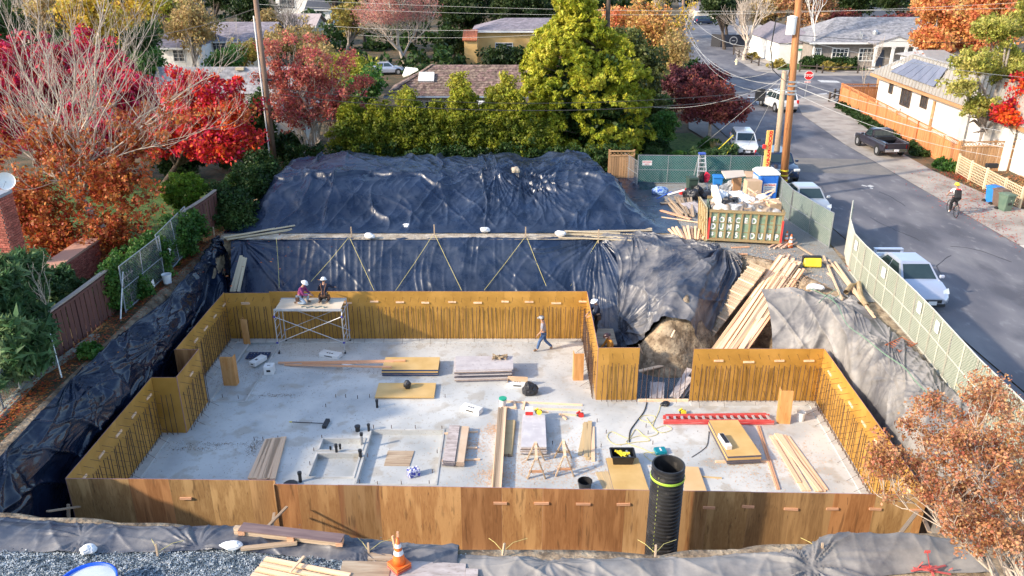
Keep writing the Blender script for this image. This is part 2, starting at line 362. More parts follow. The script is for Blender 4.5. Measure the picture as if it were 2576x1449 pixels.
m_tie=M('form tie wire',[(.05,.045,.05)],rough=.5,metal=.5)
m_galv=M('galvanised steel',[(.38,.40,.42),(.52,.53,.54)],scale=8,rough=.42,metal=.7)
m_alu=M('aluminium',[(.55,.56,.57),(.64,.64,.64)],scale=8,rough=.5,metal=.5)
m_black=M('black plastic',[(.012,.013,.016),(.022,.024,.028)],scale=6,rough=.4)
m_rubber=M('rubber',[(.012,.012,.013)],rough=.75)
m_white=M('white paint',[(.72,.72,.70),(.80,.80,.78)],scale=3,rough=.55)
m_red=M('red plastic',[(.55,.02,.02),(.65,.04,.03)],scale=5,rough=.4)
m_orange=M('orange plastic',[(.75,.13,.02),(.85,.18,.03)],scale=6,rough=.45)
m_yellow=M('yellow plastic',[(.80,.62,.03),(.86,.7,.06)],scale=5,rough=.4)
m_green_lid=M('green plastic',[(.02,.36,.22)],rough=.4)
m_cloth_white=M('white cloth',[(.66,.67,.70),(.78,.78,.78)],scale=5,rough=.9,bump=.5,bscale=9)
m_rope=M('yellow rope',[(.62,.52,.16),(.72,.62,.25)],scale=40,rough=.8)
m_reddeb=M('pink straps',[(.55,.10,.09)],rough=.6)
def tarpm(name,cols,rough,dust,damt,dscale=1.0,crease=.55):
    """black polyethylene film: crisp creases in the bump, dust in patches"""
    if name in MATS:return MATS[name]
    m=M(name,cols,scale=.8,rough=rough,rnd_off=False,detail=6,spec=.5)
    n=m.node_tree.nodes; L=m.node_tree.links; b=n['Principled BSDF']
    tc=n.new('ShaderNodeTexCoord')
    base=b.inputs['Base Color'].links[0].from_socket
    nd=n.new('ShaderNodeTexNoise'); nd.inputs['Scale'].default_value=dscale; nd.inputs['Detail'].default_value=8; nd.inputs['Roughness'].default_value=.65; L.new(tc.outputs['Object'],nd.inputs[0])
    cr=n.new('ShaderNodeValToRGB'); cr.color_ramp.elements[0].position=.42; cr.color_ramp.elements[1].position=.66; cr.color_ramp.elements[1].color=(damt,damt,damt,1); L.new(nd.outputs[0],cr.inputs[0])
    mx=n.new('ShaderNodeMix'); mx.data_type='RGBA'; L.new(cr.outputs[0],mx.inputs[0]); L.new(base,mx.inputs[6]); mx.inputs[7].default_value=(*dust,1); L.new(mx.outputs[2],b.inputs['Base Color'])
    rr=n.new('ShaderNodeMapRange'); rr.inputs[3].default_value=rough; rr.inputs[4].default_value=.6; L.new(cr.outputs[0],rr.inputs[0]); L.new(rr.outputs[0],b.inputs['Roughness'])
    h=None
    for (sc,st,wt) in ((.9,(1,.5,.5),1.0),(2.6,(1,.6,.6),.45),(7,(1,.8,.8),.14)):
        mp=n.new('ShaderNodeMapping'); mp.inputs['Scale'].default_value=st; mp.inputs['Rotation'].default_value=(0,.3*sc,.4); L.new(tc.outputs['Object'],mp.inputs[0])
        v=n.new('ShaderNodeTexNoise'); v.noise_type='RIDGED_MULTIFRACTAL' if hasattr(v,'noise_type') else v.noise_type; v.inputs['Scale'].default_value=sc; v.inputs['Detail'].default_value=1.5; v.inputs['Distortion'].default_value=.6
        L.new(mp.outputs[0],v.inputs[0])
        mu=n.new('ShaderNodeMath'); mu.operation='MULTIPLY'; mu.inputs[1].default_value=wt; L.new(v.outputs[0],mu.inputs[0])
        if h is None:h=mu.outputs[0]
        else:
            ad=n.new('ShaderNodeMath'); ad.operation='ADD'; L.new(h,ad.inputs[0]); L.new(mu.outputs[0],ad.inputs[1]); h=ad.outputs[0]
    bp=n.new('ShaderNodeBump'); bp.inputs['Strength'].default_value=crease; bp.inputs['Distance'].default_value=.06; L.new(h,bp.inputs['Height']); L.new(bp.outputs[0],b.inputs['Normal'])
    return m
m_tarp=tarpm('black plastic film',[(.008,.017,.042),(.013,.027,.066)],.24,(.06,.08,.125),.5,crease=.42)
m_tarp_dusty=tarpm('dusty black plastic film',[(.022,.032,.06),(.05,.06,.085)],.34,(.25,.235,.225),.85,.6,.3)
m_tarp_pale=tarpm('sun bleached dusty plastic film',[(.10,.098,.105),(.20,.19,.18)],.5,(.34,.315,.29),.9,.7,.3)
m_tarp_deep=tarpm('clean black plastic film',[(.004,.008,.020),(.006,.013,.034)],.16,(.02,.035,.07),.35,crease=.34)
m_bench=M('pale bench dirt',[(.30,.24,.17),(.44,.37,.28),(.54,.48,.39)],scale=2,rough=.95,bump=.9,bscale=12,speck=(8,.6,(.16,.11,.07),.6),rnd_off=False)
# ====== ground with the pit dug in it
EDGE=[(-14.75,-30),(-14.75,20),(-14.9,30),(-15.0,38.3),(-14.2,38.45),(4.5,38.45),(8.6,37.6),(10.3,36.2),(12.1,34.9),(13.2,32.4),(14.0,30),(14.1,25),(13.9,21),(13.2,17.0),(11.0,16.2),(8.8,15.95),(3.6,15.4),(-1.2,15.6),(-6.9,16.3),(-13.2,16.9),(-14.4,17.3)]
EDGE=EDGE[1:]
def inside_dist(X,Y):
    P=np.array(EDGE); Q=np.roll(P,-1,0); dmin=np.full(X.shape,1e9); ins=np.zeros(X.shape,bool)
    for (ax,ay),(bx,by) in zip(P,Q):
        ex,ey=bx-ax,by-ay; t=np.clip(((X-ax)*ex+(Y-ay)*ey)/(ex*ex+ey*ey),0,1)
        dmin=np.minimum(dmin,np.hypot(X-ax-t*ex,Y-ay-t*ey))
        c=(ay>Y)!=(by>Y)
        with np.errstate(divide='ignore',invalid='ignore'):xx=(bx-ax)*(Y-ay)/(by-ay)+ax
        ins^=c&(X<xx)
    return np.where(ins,dmin,-dmin)
def ground_z(X,Y):
    D=inside_dist(X,Y)
    g=np.exp(-(((X-10.2)/2.2)**2+((Y-32.6)/2.6)**2))
    wid=.75+3.6*g
    t=D/wid
    drop=np.where(g>.25,np.clip(t,0,1),sm(t))
    z=GZ-4.0*drop
    z+=np.where((D>.1)&(D<9)&(X>4),(fbm(X*2.6,Y*2.6,5,4)-.47)*.34,0)
    z+=np.where((D>.1)&(drop<.99),(fbm(X*1.3,Y*1.3,3)-.45)*.5*np.clip(g*2+.2,0,1),0)
    z+=np.where(D<-.3,(fbm(X*.35,Y*.35,9)-.47)*.12*sm((-D-.3)/2),0)
    mound=2.7*np.clip(1-np.hypot((X-6.95)/1.75,(Y-32.1)/1.5)**1.15,0,1)
    spur=3.3*np.clip(1-np.abs((X-7.3)-(Y-31.6)*.42)/1.9,0,1)**.7*sm((Y-31.1)/1.2)*(Y<38)*(X>4)
    z=np.where((D>0)&(D<9),np.maximum(z,np.minimum(np.maximum(spur-.3,mound-.3)+(fbm(X*2.3,Y*2.3,6,4)-.47)*.6*np.clip(spur+mound,0,1),GZ)),z)
    return z
def axis(a,b,fine,lo,hi,grow_=1.25):
    v=list(np.arange(a,b,fine)); s=fine; x=a
    while x>lo:s*=grow_; x-=s; v.insert(0,x)
    s=fine; x=v[-1]
    while x<hi:s*=grow_; x+=s; v.append(x)
    return np.array(v)
gx=axis(-17,17,.2,-1500,1500); gy=axis(13.5,41,.2,-900,2500)
GX,GY=np.meshgrid(gx,gy,indexing='ij'); GZZ=ground_z(GX,GY)
me_ground=grid_obj('ground',GX,GY,GZZ,[m_ground,m_dirt],kind='structure')
gm=me_ground.data; nxx,nyy=len(gx),len(gy)
cxx=(GX[:-1,:-1]+GX[1:,1:])/2; cyy=(GY[:-1,:-1]+GY[1:,1:])/2
dirt_area=((cxx>-15.2)&(cxx<16.2)&(cyy>13)&(cyy<50))|((cxx>2)&(cxx<16.3)&(cyy>34)&(cyy<50))
gm.polygons.foreach_set('material_index',dirt_area.reshape(-1).astype(np.int32)); gm.update()
def sheet(name,pts,z,mat,kind='structure',sub=0,**k):
    return MB().poly([(x,y,z) for x,y in pts]).build(name,mat,kind=kind,**k)
def S2(*pp):return [(G(a,b).x,G(a,b).y) for a,b in pp]
sheet('street',[(16.9,-40),(25.0,-40),(25.1,37),(25.2,60),(26.0,72),(28.0,80),(31.0,83.3),(120,83.3),(120,97),(33.5,97),(30.0,101),(30.5,112),(36,135),(46,170),(80,300),(58,300),(33,160),(24,125),(19.0,102),(17.4,80),(16.9,60)],GZ+.075,m_asphalt)
sheet('side_parking_strip',[(15.4,60),(16.89,60),(16.89,75),(15.8,72),(14.6,66)],GZ+.07,m_asphalt_old_sunlit)
sheet('street_verge',[(15.85,-40),(16.85,-40),(16.85,60),(15.3,60),(15.75,50),(15.85,37)],GZ+.06,m_asphalt)
sheet('pavement',[(25.0,31.5),(25.1,37),(25.2,60),(26.0,72),(28.0,80),(31.0,83.3),(37,83.3),(32.5,80.5),(30.8,77.2),(29.6,68),(28.2,58),(28.0,52),(28.6,44),(31,38),(31,31.5)],GZ+.09,m_shoulder)
sheet('driveway',[(25.01,-40),(45,-40),(45,37.5),(31.2,37.5),(25.1,37.3)],GZ+.094,m_drive)
sheet('far_pavement',[(33.5,97.01),(120,97.01),(120,101.5),(45,101.5),(37.5,105),(35.8,115),(40,135),(52,170),(46,170),(36,135),(30.5,112),(30.0,101)],GZ+.08,m_shoulder)
sheet('street_sun_band',[(16.92,52.0),(25.1,50.8),(25.1,55.2),(16.92,56.0)],GZ+.079,m_asphalt_old_sunlit)  # paler sheet: sunlit band between tree shadows, painted across the street
sheet('gravel_yard',[(5.2,39.6),(9.0,37.9),(10.6,36.6),(12.3,35.3),(13.5,32.7),(14.3,30.4),(15.1,30.4),(15.75,37),(15.3,48.9),(7.2,48.9),(6.2,42.5)],GZ+.045,m_gravel)
sheet('gravel_strip',[(-13,10),(-1.2,10),(-1.4,15.0),(-6,15.45),(-8.5,15.75),(-13,15.85)],GZ+.05,m_gravel_dark)
sheet('pit_gravel',[(4.6,28.9),(12.0,28.9),(9.0,31.6),(6.2,31.2),(4.9,33)],-.11,m_gravel_dark)
sheet('bench_path',[(-14.9,38.2),(4.6,38.2),(7.4,38.0),(8.4,38.6),(8.6,39.6),(-14.9,39.6)],GZ+.075,m_bench)
sheet('lawn',[(-40,36),(-17.0,36.6),(-16.6,43.5),(-19,50),(-40,52)],GZ+.06,m_grass)
sheet('front_lawn',S2((1672,338),(1740,336),(1800,372),(1820,396),(1672,398)),GZ+.06,m_grass)
sheet('corner_lawn',[(33,102),(50,101.8),(56,104),(38,108),(35.6,116)],GZ+.1,m_grass)
# ====== slab with its sunk areas
SLAB=[(-13.75,19.0),(12.35,19.0),(12.75,28.75),(3.7,28.75),(3.7,34.5),(-13.75,34.5)]
xs=sorted({-13.75,3.7,12.6}|{round(G(p,q,0).x,2) for p,q in ((935,1085),(1114,1085),(812,1108),(915,1108))}|{-11.0,-12.4,-6.5})
ys=sorted({19.0,28.75,34.5}|{round(G(100,q,0).y,2) for q in (1083,1218,1105,1132,1142,1200)}|{28.55,34.0})
rx=[G(935,1085,0).x,G(1114,1085,0).x]; lx=[G(812,1108,0).x,G(915,1108,0).x]; Yq=lambda q:G(100,q,0).y
def sunk(x,y):
    if rx[0]<x<rx[1] and Yq(1218)<y<Yq(1083):return -.2
    if lx[0]<x<lx[1] and (Yq(1132)<y<Yq(1105) or Yq(1200)<y<Yq(1142)):return -.2
    if -12.4<x<-11.0 and 28.55<y<34.0:return -.10
    if y>28.75 and x>3.7:return None
    return 0
mb=MB(); H={}
for i in range(len(xs)-1):
    for j in range(len(ys)-1):
        h=sunk((xs[i]+xs[i+1])/2,(ys[j]+ys[j+1])/2); H[i,j]=h
        if h is None:continue
        mb.poly([(xs[i],ys[j],h),(xs[i+1],ys[j],h),(xs[i+1],ys[j+1],h),(xs[i],ys[j+1],h)])
for (i,j),h in H.items():
    for di,dj in ((1,0),(0,1)):
        g=H.get((i+di,j+dj))
        if g is None and h is None:continue
        a,b=(h if h is not None else -.3),(g if g is not None else -.3)
        if a==b:continue
        if di:mb.poly([(xs[i+1],ys[j],a),(xs[i+1],ys[j+1],a),(xs[i+1],ys[j+1],b),(xs[i+1],ys[j],b)])
        else:mb.poly([(xs[i],ys[j+1],a),(xs[i+1],ys[j+1],a),(xs[i+1],ys[j+1],b),(xs[i],ys[j+1],b)])
mb.build('concrete_floor',m_conc,kind='structure')
def rim(x0,x1,y0,y1):
    m=MB(); w=.07
    m.beam((x0-w,y0-w/2,.012),(x1+w,y0-w/2,.012),w,.03).beam((x0-w,y1+w/2,.012),(x1+w,y1+w/2,.012),w,.03).beam((x0-w/2,y0,.012),(x0-w/2,y1,.012),w,.03).beam((x1+w/2,y0,.012),(x1+w/2,y1,.012),w,.03)
    m.build('kerb_rim',m_conc2,kind='structure')
rim(rx[0],rx[1],Yq(1218),Yq(1083)); rim(lx[0],lx[1],Yq(1132),Yq(1105)); rim(lx[0],lx[1],Yq(1200),Yq(1142)); rim(-12.4,-11.0,28.55,34.0)
# ====== formwork walls
def sheet_mesh(wd,ht):
    pv=random.randrange(5); k=('ply',pv,round(wd,3),round(ht,3))
    if k not in UNIT:
        b=MB(); b.box((0,0,ht/2),(wd-.002,.02,ht)); b.mi=[2,2,0,1,2,2]
        b.mi=[2,2,0,1,2,2]
        UNIT[k]=b.mesh('plywood_sheet',[m_ply_in,PLY[pv],m_ply_top])
    return UNIT[k]
def rebar_mesh(h):
    k=('rebar',round(h,2))
    if k not in UNIT:UNIT[k]=MB().tube((0,0,0),(0,0,h),.0135,n=5).mesh('rebar',m_rebar)
    return UNIT[k]
def formwork(label,a,b,inward,h=2.42,cleats='in',first=0,ties=True,width=1.22,cl_n=1,h2=None):
    """a, b: inner-face base ends; inward: unit normal towards the room"""
    a,b=Vector((*a,0)),Vector((*b,0)); n=Vector((*inward,0)); d=(b-a); L=d.length; d.normalize()
    t=thing('formwork_wall',label,'formwork wall',(a+b)/2,group='plywood formwork walls round the slab')
    ang=math.atan2(d.y,d.x)
    if (Vector((math.sin(ang),-math.cos(ang),0))).dot(n)<0:ang+=math.pi
    s=-first; base=t.location; joints=[]
    while s<L-.05:
        s0,s1=max(s,0),min(s+width,L)
        if s1-s0>.05:
            c=a+d*((s0+s1)/2)-n*(.012+random.uniform(0,.004))-base
            link('plywood_sheet',sheet_mesh(s1-s0,h),t,(c.x,c.y,random.uniform(-.012,.0)),(0,0,ang))
            joints.append(s1)
        s+=width
    for j in joints[:-1] if len(joints)>1 else joints:
        if cleats=='none' or (cleats=='out' and (a+d*j).x<-.6):continue
        for off_ in ([0] if cl_n==1 else [-.1,.35]):
            q=a+d*(j+random.uniform(-.05,.05))+(n*.02 if cleats=='in' else -n*.045)-base
            link('cleat',unit(m_wood_red if cleats!='in' else m_wood),t,(q.x,q.y,h-.55+random.uniform(-.05,.05)),(0,random.uniform(-.04,.04),ang),(random.uniform(.34,.46),.04,.075))
    if ties:
        m=MB()
        for k in range(int(L/.4)):
            for z in (.45,1.0,1.6,2.15):
                p=a+d*(.2+k*.4+random.uniform(-.03,.03))+Vector((0,0,z+random.uniform(-.04,.04)))
                m.tube(p-n*.03,p+n*random.uniform(.28,.4)+Vector((0,0,-.08)),.007,n=3)
        m.build('tie_wires',m_tie,t,kind='stuff')
    return t
def rebars(label,a,b,inward,sp=.2,h=1.75,off_=.13,extra=True):
    a,b=Vector((*a,0)),Vector((*b,0)); n=Vector((*inward,0)); d=b-a; L=d.length; d.normalize()
    t=thing('rebar_row',label,'rebar',(a+b)/2,group='rows of rebar standing in the slab edge')
    k=0; s=sp/2
    while s<L:
        q=a+d*(s+random.uniform(-.03,.03))+n*off_*(1 if k%2 else .8)-t.location
        link('rebar',rebar_mesh(h+random.choice((0,0,.03,-.03))),t,(q.x,q.y,-.02),(random.uniform(-.03,.03),random.uniform(-.03,.03),0)); s+=sp; k+=1
    if extra:
        m=MB(); s=.3
        while s<L:
            p=a+d*s+n*.16; m.tube(p+Vector((0,0,.35)),p+n*random.uniform(.3,.5)+Vector((0,0,random.uniform(.02,.1))),.008,n=3); s+=random.uniform(.5,1.3)
        m.build('dowel_wires',m_rebar,t,kind='stuff')
    return t
ZB=(0,-1)
formwork('tall left ochre plywood wall nearest the camera, running back from the front corner',(-13.45,20.0),(-13.45,26.2),(1,0),first=.4)
formwork('short ochre plywood return wall of the notch in the left side',(-13.45,26.2),(-12.5,26.2),(0,-1),ties=False,cleats='none')
formwork('left ochre plywood wall at the notch, between two return walls',(-12.5,26.2),(-12.5,28.5),(1,0),h=2.45)
formwork('brown faced plywood return wall behind the notch on the left',(-12.5,28.5),(-13.5,28.5),(0,1),ties=False,cleats='none')
formwork('far left ochre plywood wall below the steep tarp, from notch to back corner',(-13.45,28.5),(-13.45,34.35),(1,0),first=.5)
formwork('lower ochre plywood panels at the left end of the back wall',(-13.45,34.35),(-11.35,34.35),(0,-1),h=2.38,first=.3,cl_n=2)
formwork('long ochre plywood back wall behind the rolling scaffold and walking worker',(-11.35,34.35),(3.5,34.35),(0,-1),h=2.46)
formwork('ochre plywood wall running forward from the back wall to the mid corner',(3.5,34.35),(3.45,28.65),(-1,0),cleats='none')
formwork('narrow bright ochre plywood wall beside the opening to the ramp',(3.45,28.65),(5.15,28.65),(0,-1),cleats='none',first=.75)
formwork('wide orange plywood wall right of the opening to the ramp',(7.28,28.55),(12.5,28.55),(0,-1),first=.2)
formwork('long pale sunlit plywood wall on the right side of the basement',(12.5,28.55),(12.15,19.25),(-1,0),first=.3)
fw1=formwork('brown plywood front wall, shorter left stretch up to the step',(-13.45,20.02),(-7.12,19.92),(0,1),cleats='none',ties=False,first=.55)
fw2=formwork('brown plywood front wall, long right stretch behind the corrugated pipe',(-7.08,19.74),(12.15,19.22),(0,1),cleats='out',ties=False,first=.54)
piece('cleat',m_wood_red,fw1,(-9.9,19.9,1.75),(.35,.05,.07))
beam_piece('joint_batten',m_ply_out,fw2,(-7.1,19.76,0),(-7.1,19.76,2.4),.03,.18,up=(0,1,0))
rebars('rebar row along the near left plywood wall',(-13.45,20.2),(-13.45,26.1),(1,0))
rebars('rebar along the short return wall of the left notch',(-13.3,26.2),(-12.6,26.2),(0,-1),extra=False)
rebars('rebar row along the notch wall on the left',(-12.5,26.3),(-12.5,28.5),(1,0))
rebars('rebar row along the far left plywood wall',(-13.45,28.7),(-13.45,34.2),(1,0))
rebars('long rebar row along the back plywood wall',(-13.2,34.35),(3.4,34.35),(0,-1))
rebars('dense rebar row along the wall between back wall and mid corner',(3.48,34.2),(3.44,28.7),(-1,0),sp=.15)
rebars('rebar row along the narrow wall beside the ramp opening',(3.6,28.65),(5.1,28.65),(0,-1))
rebars('leaning rebar across the opening to the ramp',(5.2,28.75),(7.2,28.75),(0,-1),sp=.22,h=1.5)
rebars('rebar row along the wide orange plywood wall',(7.3,28.55),(12.4,28.55),(0,-1))
rebars('rebar row along the sunlit right plywood wall',(12.45,28.4),(12.15,19.4),(-1,0))
for nm,a,b in (('edge_kerb',(-13.2,34.1),(3.3,34.1)),('edge_kerb',(-13.2,20.3),(-13.2,25.9)),('edge_kerb',(7.3,28.35),(12.3,28.35)),('edge_kerb',(-13.2,28.8),(-13.2,34.0))):
    MB().beam((*a,.02),(*b,.02),.32 if a[1]!=b[1] else .34,.05).build(nm,m_conc2,kind='structure')
MB().beam((12.25,28.3,.02),(11.9,19.4,.02),.26,.06).build('edge_kerb',m_conc2,kind='structure')
sill=MB().beam((5.2,28.62,.05),(7.25,28.62,.05),.09,.09).build('wooden_sill',m_wood,label='pale lumber sill lying across the foot of the ramp opening',category='lumber') if False else None
b=MB().beam((5.2,28.55,.05),(7.25,28.55,.05),.09,.09).build('sill_board',m_wood); props(b,'pale lumber sill lying across the foot of the ramp opening','lumber')
# ====== plastic tarps
def resample(rail,n):
    P=np.array([tuple(p) for p in rail],float); d=np.r_[0,np.cumsum(np.linalg.norm(np.diff(P,axis=0),axis=1))]
    t=np.linspace(0,d[-1],n); out=np.stack([np.interp(t,d,P[:,k]) for k in range(3)],1)
    for _ in range(max(2,n//40)):
        out[1:-1]=(out[:-2]+out[1:-1]*2+out[2:])/4
    return out
def tarp(name,label,rails,mat,nu=220,nv=90,anchors=(),amp=.05,seed=0,folds=(3,.8),big=.12,thick=True,sag=0,hang=.02,micro=.012):
    """rails: lines across the sheet from the top hem down; folds pleat it round the anchors"""
    Rl=np.stack([resample(r,nu) for r in rails],0); k=len(rails)
    tt=np.linspace(0,k-1,nv); i=np.minimum(tt.astype(int),k-2); f=(tt-i)
    a=Rl[np.maximum(i-1,0)]; b=Rl[i]; c=Rl[i+1]; dd=Rl[np.minimum(i+2,k-1)]; f=f[:,None,None]
    P=.5*((2*b)+(-a+c)*f+(2*a-5*b+4*c-dd)*f*f+(-a+3*b-3*c+dd)*f**3)
    P=P.transpose(1,0,2)
    du=np.gradient(P,axis=0); dv=np.gradient(P,axis=1); N=np.cross(du,dv); N/=np.maximum(np.linalg.norm(N,axis=2,keepdims=True),1e-6)
    if N[...,2].mean()<0:N=-N
    su=np.cumsum(np.linalg.norm(du,axis=2).mean(1)); sv=np.cumsum(np.linalg.norm(dv,axis=2).mean(0))
    U,V=np.meshgrid(su,sv,indexing='ij')
    D=big*(fbm(U*.4,V*.4,seed,2)-.4)*1.6
    wv=1.4*fbm(U*.35,V*.3,seed+5,2)
    D+=amp*(ridge(U*folds[0]+wv*2,V*folds[1]*.16,seed+1)**3-.2)*np.clip(fbm(U*.4,V*.4,seed+9,2)*3-.6,.1,1.3)
    D+=amp*.9*ridge(U*.7+V*.6+wv*.4,V*.2-U*.15,seed+2)**9+amp*.9*ridge(U*.8-V*.7+wv*.4,V*.2+U*.1,seed+12)**9
    D+=.012*(np.exp(-(((V*.8)%1-.5)/.05)**2)+np.exp(-(((U*.55)%1-.5)/.03)**2))
    D+=micro*ridge(U*2.2+V*.8,V*1.6-U*.5,seed+7)**4
    for (ax,ay,az,rad,n,am) in anchors:
        v=P-np.array([ax,ay,az]); r=np.linalg.norm(v,axis=2)
        ju,jv=np.unravel_index(np.argmin(r),r.shape)
        th=np.arctan2(V-V[0,jv],U-U[ju,0]+1e-4)+.25*(fbm(U*.8,V*.8,seed+4,2)-.4)
        pl=ridge(th*n*.30,r*.10,seed+21)**2.2*(.35+vn(th*4,r*.2,seed+22))
        D+=am*1.5*(pl-.25)*np.exp(-r/rad)*np.clip(r/.4,0,1)-am*.5*np.exp(-(r/.3)**2)
    P=P+N*D[...,None]
    return grid_obj(name,P[...,0],P[...,1],P[...,2],mat,True and None,label=label,cat='tarp')
def heap(x,y):
    fy=np.where(y<43.5,sm((y-39.15)/4.6)**.8,1.0)*sm((51-y)/3.2)
    fx=sm((x+14.7)/1.8)*sm((8.5-x-.25*(y-39))/2.2)
    top=1.84+.10*np.sin(x*.55+.6)+.10*np.sin(x*1.3+2)-.26*np.exp(-((x-.9)/1.0)**2)+.08*np.exp(-((x-4.2)/1.2)**2)
    return top*fy*fx
hx=np.linspace(-14.9,8.9,620); hy=np.linspace(39.1,51,280); X,Y=np.meshgrid(hx,hy,indexing='ij'); Hh=heap(X,Y)
wv=1.6*fbm(X*.35,Y*.4,35,2)
D=.13*(fbm(X*.5,Y*.5,30,2)-.4)*2
D+=.24*(ridge(X*1.3+wv*2.4,Y*.10,31)**4-.15)*np.clip(fbm(X*.35,Y*.4,37,2)*3.4-.7,.12,1.2)
D+=.10*ridge(X*.7+Y*.6+wv*.4,Y*.2-X*.15,33)**10+.10*ridge(X*.8-Y*.6+wv*.4,Y*.2+X*.12,36)**10
D+=.03*ridge(X*2+Y*1.2,Y*1.8-X*.8,38)**4+.03*ridge(X*2.3-Y*1.2,Y*1.2+X*.6,39)**4
for (ax,ay,rad,n,am) in ((-4.2,43.8,1.3,20,.09),(-.9,43.3,2.8,26,.17),(.5,43.1,3.2,34,.2),(1.6,43.2,2.6,26,.16),(5.2,43.9,1.8,20,.14),(-8.6,41.9,1.1,10,.06),(-11.0,43.3,1.3,12,.06),(-2.2,39.9,1.6,18,.06)):
    r=np.hypot(X-ax,(Y-ay)*1.15); th=np.arctan2(Y-ay,X-ax)+.25*(fbm(X*.8,Y*.8,45,2)-.4)
    D+=am*1.5*(ridge(th*n*.3,r*.1,50+n)**2.2*(.35+vn(th*4,r*.2,51))-.25)*np.exp(-r/rad)*np.clip(r/.4,0,1)-am*.5*np.exp(-(r/.3)**2)
hem=43.4+.5*np.sin(X*.8+1)+.25*np.sin(X*2.1)-.5*np.exp(-((X+4)/2.)**2)
D+=.14*sm((Y-hem)/.12)+.06*np.exp(-((Y-hem-.12)/.12)**2)
Z=GZ+.1+Hh+D*np.clip(Hh/.35,.15,1)
grid_obj('tarp',X,Y,Z,m_tarp,label='large dark blue-black tarp draped over the long soil mound at the back',cat='tarp')
def tb(px,py):return PP(px,py,(0,38.3,3.55),Vector((0,-3.6,2.9)).normalized())
bt=[[(-14.2,38.4,3.66),(-8,38.4,3.66),(0,38.38,3.66),(4.3,38.4,3.7),(6.4,38.4,3.72)],[(-14.2,38.12,3.5),(-8,38.1,3.5),(0,38.05,3.5),(4.3,38.05,3.5),(6.2,37.6,3.5)],[(-14.1,37.3,2.3),(-8,37.3,2.4),(0,37.2,2.4),(4.2,37.0,2.4),(5.9,35.8,2.3)],[(-14.0,36.3,1.1),(-8,36.3,1.2),(0,36.2,1.2),(4.1,35.9,1.2),(5.7,34.2,1.1)],[(-13.9,35.5,-.05),(-8,35.3,-.05),(0,35.2,-.05),(4.1,34.8,-.05),(5.3,32.7,-.05)]]
tarp('tarp','dark blue tarp hanging down the pit wall behind the scaffold',bt,m_tarp,420,110,seed=3,amp=.045,big=.06,micro=.014,anchors=[(4.35,38.3,3.6,3.0,38,.17),(-13.6,38.2,3.6,2.0,22,.10),(.6,38.3,3.6,.9,18,.04),(-6.5,35.8,.6,1.2,10,.04),(2.6,35.9,.8,1.4,10,.04)])
ct=[[(4.4,38.6,3.74),(6.5,38.9,3.78),(8.3,37.9,3.76),(9.4,37.1,3.72),(10.7,36.2,3.70)],[(5.0,37.6,3.5),(6.8,37.4,3.74),(8.3,36.8,3.74),(9.4,36.2,3.70),(10.9,35.6,3.62)],[(5.2,36.2,2.7),(6.9,35.8,3.2),(8.2,35.6,3.55),(9.2,35.1,3.5),(10.7,34.9,3.0)],[(5.1,34.9,1.7),(6.4,34.3,2.6),(7.7,34.0,3.35),(8.7,33.7,3.2),(9.8,33.8,2.0)],[(5.0,33.8,.9),(6.1,33.1,1.9),(7.2,32.6,2.95),(8.2,32.5,2.7),(9.0,32.8,1.2)],[(5.0,32.8,.15),(5.8,32.2,1.0),(6.7,31.7,2.35),(7.7,31.5,2.2),(8.4,32.0,.8)]]
tarp('tarp','crumpled dusty grey tarp over the earth spur left of the plank stairs',ct,m_tarp_dusty,300,220,seed=11,amp=.10,big=.10,folds=(1.2,.3),micro=.02,anchors=[(10.2,36.3,3.7,5.0,44,.20),(5.0,33.4,.8,3.0,30,.16),(6.0,38.6,3.75,2.0,20,.10)])
def LT(*pp):return [G(a,b,z) for a,b,z in pp]
lt=[LT((-60,1220,3.7),(0,1148,3.72),(180,955,3.75),(325,826,3.78),(420,752,3.9),(541,598,4.1),(545,590,4.0)),LT((-60,1270,3.4),(30,1180,3.4),(215,985,3.45),(365,845,3.5),(470,745,3.5),(556,618,3.3),(575,640,3.0)),LT((-60,1330,2.9),(70,1200,2.9),(245,1030,2.95),(400,868,3.0),(480,775,2.8),(560,655,2.3),(582,690,2.0)),[(-14.2,17.0,1.6),(-14.15,21,1.6),(-14.1,25.5,1.6),(-14.1,30,1.5),(-14.05,33,1.2),(-13.9,36.0,1.0),(-13.7,36.6,.9)],[(-14.0,17.0,-.1),(-13.95,21,-.1),(-13.9,25.5,-.1),(-13.9,30,-.1),(-13.85,33,-.1),(-13.7,34.8,-.1),(-13.5,35.2,-.1)]]
A=[G(180,955,3.75),G(325,826,3.78),G(390,868,3.2),G(541,600,4.1),G(5,1150,3.7),G(245,1030,3.0),G(425,745,3.8)]
tarp('tarp','shiny black tarp down the left pit bank below the brown fence',lt,m_tarp_deep,360,130,seed=21,amp=.17,big=.12,folds=(.9,.3),anchors=[(*A[0],2.0,26,.14),(*A[1],1.6,24,.13),(*A[2],1.2,22,.13),(*A[3],3.0,26,.16),(*A[4],1.6,22,.12),(*A[5],1.0,18,.08),(*A[6],1.2,18,.08)])
